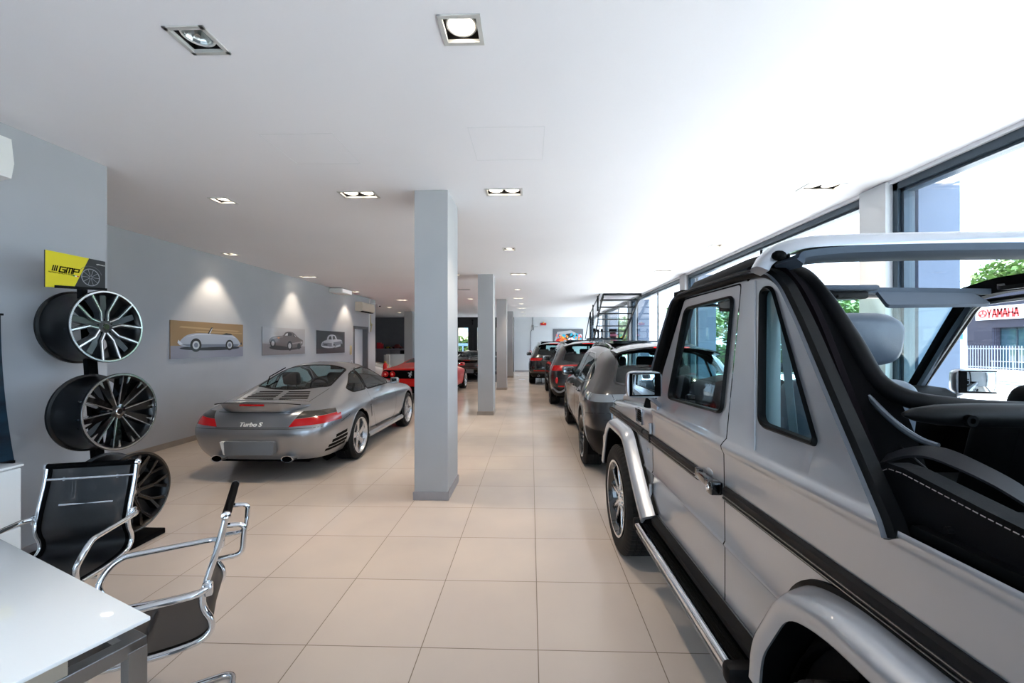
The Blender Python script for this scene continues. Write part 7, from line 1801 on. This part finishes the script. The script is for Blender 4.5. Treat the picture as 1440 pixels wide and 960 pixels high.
for k in range(3):
    a = PI / 2 + 2 * PI * k / 3; c0 = Vector((-.05, yc - 11.70, (za + zb_) / 2 - .02)); d_ = Vector((0, math.cos(a), math.sin(a)))
    m.tube([c0, c0 + d_ * .17], .030, 6); s_ = Vector((0, -d_.z, d_.y))
    for q in (-1, 1): m.tube([c0 + d_ * .09, c0 + d_ * .13 + s_ * .04 * q, c0 + d_ * .17 + s_ * .05 * q], .018, 6)
m.obj('fork_emblem', M_yred, SGN)
# picket fence on a low wall, in front of the building
M_wh = pr('white_masonry', (196, 196, 198), .8)
FX = 19.5
m = MB(); m.b2(FX - .12, FX + .12, 2.0, 30, -.05, .50); m.obj('wall_low_outside', M_wh, smooth=0, kind='structure')
FN = empty('picket_fence', (FX, 0, .5), 0, 'fence of pale upright slats on the low white wall across the forecourt', 'fence')
m = MB(); m.b2(-.02, .02, 2.2, 19.8, .06, .10); m.b2(-.02, .02, 2.2, 19.8, .85, .89); m.obj('fence_rail', pr('fence_steel', (150, 156, 168), .5, .3), FN, smooth=0)
pk0 = None
for k in range(98):
    y = 9.4 + k * .106
    if pk0 is None:
        m = MB(); m.b2(-.008, .008, -.012, .012, 0, 1.0); pk0 = m.obj('picket', pr('pale_picket', (150, 156, 172), .5, .2), FN, smooth=0); pk0.location = (0, y, 0)
    else:
        c = pk0.copy(); COL.objects.link(c); c.parent = FN; c.location = (0, y, 0)
# wire fence nearer, beneath
WF = empty('wire_fence', (12.5, 9.0, 0), 0, 'thin wire fence panel across the forecourt below the pale slats', 'fence')
m = MB()
for k in range(22): m.tube([(0, -2.6 + k * .24, 0), (0, -2.6 + k * .24, 1.12)], .006, 5)
for z in (.1, .6, 1.1): m.tube([(0, -2.6, z), (0, 2.5, z)], .006, 5)
m.obj('wire_panel', pr('galvanised_wire', (150, 156, 164), .4, .7), WF)
# blue and white totem
ty, tz = on_b(1344, 480, 14.0)
TT = empty('totem_sign', (14.0, ty, 0), 0, 'blue and white sign totem left of the slat-clad building', 'sign')
m = MB(); m.b2(-.06, .06, -.30, .30, 0, 2.55, bevel=.01); m.obj('totem_board', M_wh, TT, smooth=0)
m = MB(); m.b2(-.066, -.06, -.28, .28, 1.72, 2.10); m.b2(-.066, -.06, -.28, .28, .62, .75); m.obj('totem_blue_field', pr('totem_blue', (40, 110, 190), .5), TT, smooth=0)
text_mesh('lettering', '18', .26, M_white, TT, extrude=.003, mtx=Matrix.Translation((-.068, -.08, 1.90)) @ Matrix(((0, 0, -1, 0), (-1, 0, 0, 0), (0, 1, 0, 0), (0, 0, 0, 1))))
m = MB(); m.lathe([(.04, -.066), (.10, -.066), (.10, -.06), (.04, -.06)], (0, 0, 1.45), 'X', 20); m.obj('totem_roundel', pr('totem_orange', (226, 130, 70), .5), TT)
# tall white blade sign beyond the third bay
BS = empty('blade_sign', (5.2, 17.2, 0), 0, 'tall white blade sign with a red edge outside the far windows', 'sign')
m = MB(); m.b2(-.42, .42, -.05, .05, 0, 3.55, bevel=.01); m.obj('blade', pr('blade_white', (240, 242, 244), .5), BS, smooth=0)
m = MB(); m.b2(-.42, -.31, -.056, -.05, 0, 3.2); m.obj('red_edge', pr('blade_red', (226, 44, 60), .5), BS, smooth=0)
for k, ch in enumerate('UFFICIALI'):
    text_mesh('lettering', ch, .24, pr('blade_navy', (40, 60, 96), .5) if k == 0 else bpy.data.materials['blade_navy'], BS, (.12, -.058, 3.05 - k * .27), (PI / 2, 0, 0), extrude=.003, sx=.85)
# ---- trees and hedges
def foliage_mat(name, c1, c2):
    return noise_col(pr(name, c1, .7), c1, c2, 3.0)
FM = [foliage_mat('leaf_green', (74, 108, 46), (116, 146, 72)), foliage_mat('leaf_dark', (50, 86, 48), (86, 122, 68))]
M_bark = pr('bark', (92, 78, 64), .9)
def leaf_cloud(m, c, R, n, rnd, size):
    for k in range(n):
        while True:
            p = Vector((rnd.uniform(-1, 1), rnd.uniform(-1, 1), rnd.uniform(-1, 1)))
            if .35 < p.length < 1: break
        q = Vector(c) + Vector((p.x * R[0], p.y * R[1], p.z * R[2])); a = Vector((rnd.uniform(-1, 1), rnd.uniform(-1, 1), rnd.uniform(-.6, .6))).normalized(); b = a.cross(Vector((rnd.uniform(-1, 1), rnd.uniform(-1, 1), 1))).normalized()
        s = size * rnd.uniform(.6, 1.3)
        V = [m.bm.verts.new(q + a * s), m.bm.verts.new(q + b * s * .55), m.bm.verts.new(q - a * s), m.bm.verts.new(q - b * s * .55)]; m.bm.faces.new(V)
def tree(x, y, h, w, label, mi, seed, group='trees beyond the forecourt', n=1500):
    rnd = random.Random(seed); o = empty('tree', (x, y, 0), 0, label, 'tree', group)
    m = MB(); m.tube([(0, 0, -.1), (.05, .02, h * .3), (0, .05, h * .6)], [.16, .12, .06], 8)
    for k in range(4): a = k * 1.7; m.tube([(.02, .02, h * (.3 + .06 * k)), (math.cos(a) * w * .3, math.sin(a) * w * .3, h * (.5 + .06 * k))], [.06, .02], 6)
    m.obj('trunk', M_bark, o)
    m = MB()
    for k in range(6):
        a = rnd.uniform(0, 6.28); rr = rnd.uniform(0, w * .32)
        leaf_cloud(m, (math.cos(a) * rr, math.sin(a) * rr, h * rnd.uniform(.42, .82)), (w * .38, w * .38, h * .2), n // 6, rnd, .17 * max(1, h / 6))
    leaf_cloud(m, (0, 0, h * .6), (w * .5, w * .5, h * .36), n // 2, rnd, .17 * max(1, h / 6))
    m.obj('crown', FM[mi], o, smooth=0, recalc=False); return o
k = 0
for (x, y, h, w, lb, mi) in ((9.9, 26, 4.4, 4.0, 'green tree left of the near window pillar, seen above the dark grey cars', 0), (14.3, 27.5, 5.1, 4.4, 'dark green tree seen through the door window of the off-road car', 1), (20.2, 28.3, 4.8, 4.4, 'pale green tree seen through the triangular quarter window', 0), (8.4, 34, 4.2, 4.0, 'far green tree behind the tall white blade sign', 0),
                            (23.5, 33, 4.6, 4.5, 'tree standing in the gap before the slat-clad building', 1), (34, 37, 8.8, 4.6, 'light green tree over the left end of the slat-clad building', 0), (34.5, 30.6, 8.4, 4.6, 'tree over the middle of the slat-clad building', 0), (34, 24.2, 8.4, 4.6, 'tree over the right end of the slat-clad building', 0), (42, 46, 10.4, 7, 'tallest tree rising behind the slat-clad building', 1)):
    k += 1; tree(x, y, h, w, lb, mi, k, n=3600)
def hedge(x0, x1, y0, y1, h, label, seed, mi=1, n=2600):
    rnd = random.Random(seed); m = MB(); o = empty('hedge', ((x0 + x1) / 2, (y0 + y1) / 2, 0), 0, label, 'hedge')
    cx, cy = (x0 + x1) / 2, (y0 + y1) / 2
    m.mi = 0
    for k in range(n):
        q = Vector((rnd.uniform(x0, x1) - cx, rnd.uniform(y0, y1) - cy, h * rnd.uniform(.0, 1) ** .8)); a = Vector((rnd.uniform(-1, 1), rnd.uniform(-1, 1), rnd.uniform(-.8, .8))).normalized(); b = a.cross(Vector((rnd.uniform(-1, 1), 1, 1))).normalized(); s = .12 * rnd.uniform(.6, 1.3)
        V = [m.bm.verts.new(q + a * s), m.bm.verts.new(q + b * s * .6), m.bm.verts.new(q - a * s), m.bm.verts.new(q - b * s * .6)]; m.bm.faces.new(V)
    m.obj('foliage', FM[mi], o, smooth=0, recalc=False)
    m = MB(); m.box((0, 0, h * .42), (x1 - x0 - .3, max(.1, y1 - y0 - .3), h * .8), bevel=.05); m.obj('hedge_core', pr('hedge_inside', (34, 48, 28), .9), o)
hedge(9, 18.2, 22.5, 23.6, 1.5, 'clipped hedge along the far side of the pale forecourt', 11, 1, 3600)
hedge(-6.5, -1.0, 27.5, 28.5, 2.1, 'bright green hedge seen through the windows of the black gate', 12, 0, 3000)
m = MB(); m.b2(-7.5, 0, 26.8, 26.86, 1.45, 1.62)
for q in range(6): m.b2(-7.4 + q * 1.45, -7.34 + q * 1.45, 26.8, 26.86, -.05, 1.5)
tag(m.obj('yard_rail', pr('blue_grey_rail', (110, 140, 170), .5), smooth=0), 'blue-grey rail before the hedge behind the black gate', 'rail')
YH = empty('yard_house', (-5, 34, 0), 0, 'cream and red brick house beyond the black gate', 'house')
m = MB(); m.b2(-6, 8, 0, 5, 0, 5.5); m.obj('wall', noise_col(pr('cream_brick', (210, 190, 160), .8), (196, 150, 124), (222, 206, 180), 2), YH, smooth=0)
m = MB(); m.b2(-.6, .6, -.05, .0, 2.6, 3.7); m.obj('window', pr('pale_blue_window', (150, 190, 204), .1), YH, smooth=0)
# dark mat under the black sports car
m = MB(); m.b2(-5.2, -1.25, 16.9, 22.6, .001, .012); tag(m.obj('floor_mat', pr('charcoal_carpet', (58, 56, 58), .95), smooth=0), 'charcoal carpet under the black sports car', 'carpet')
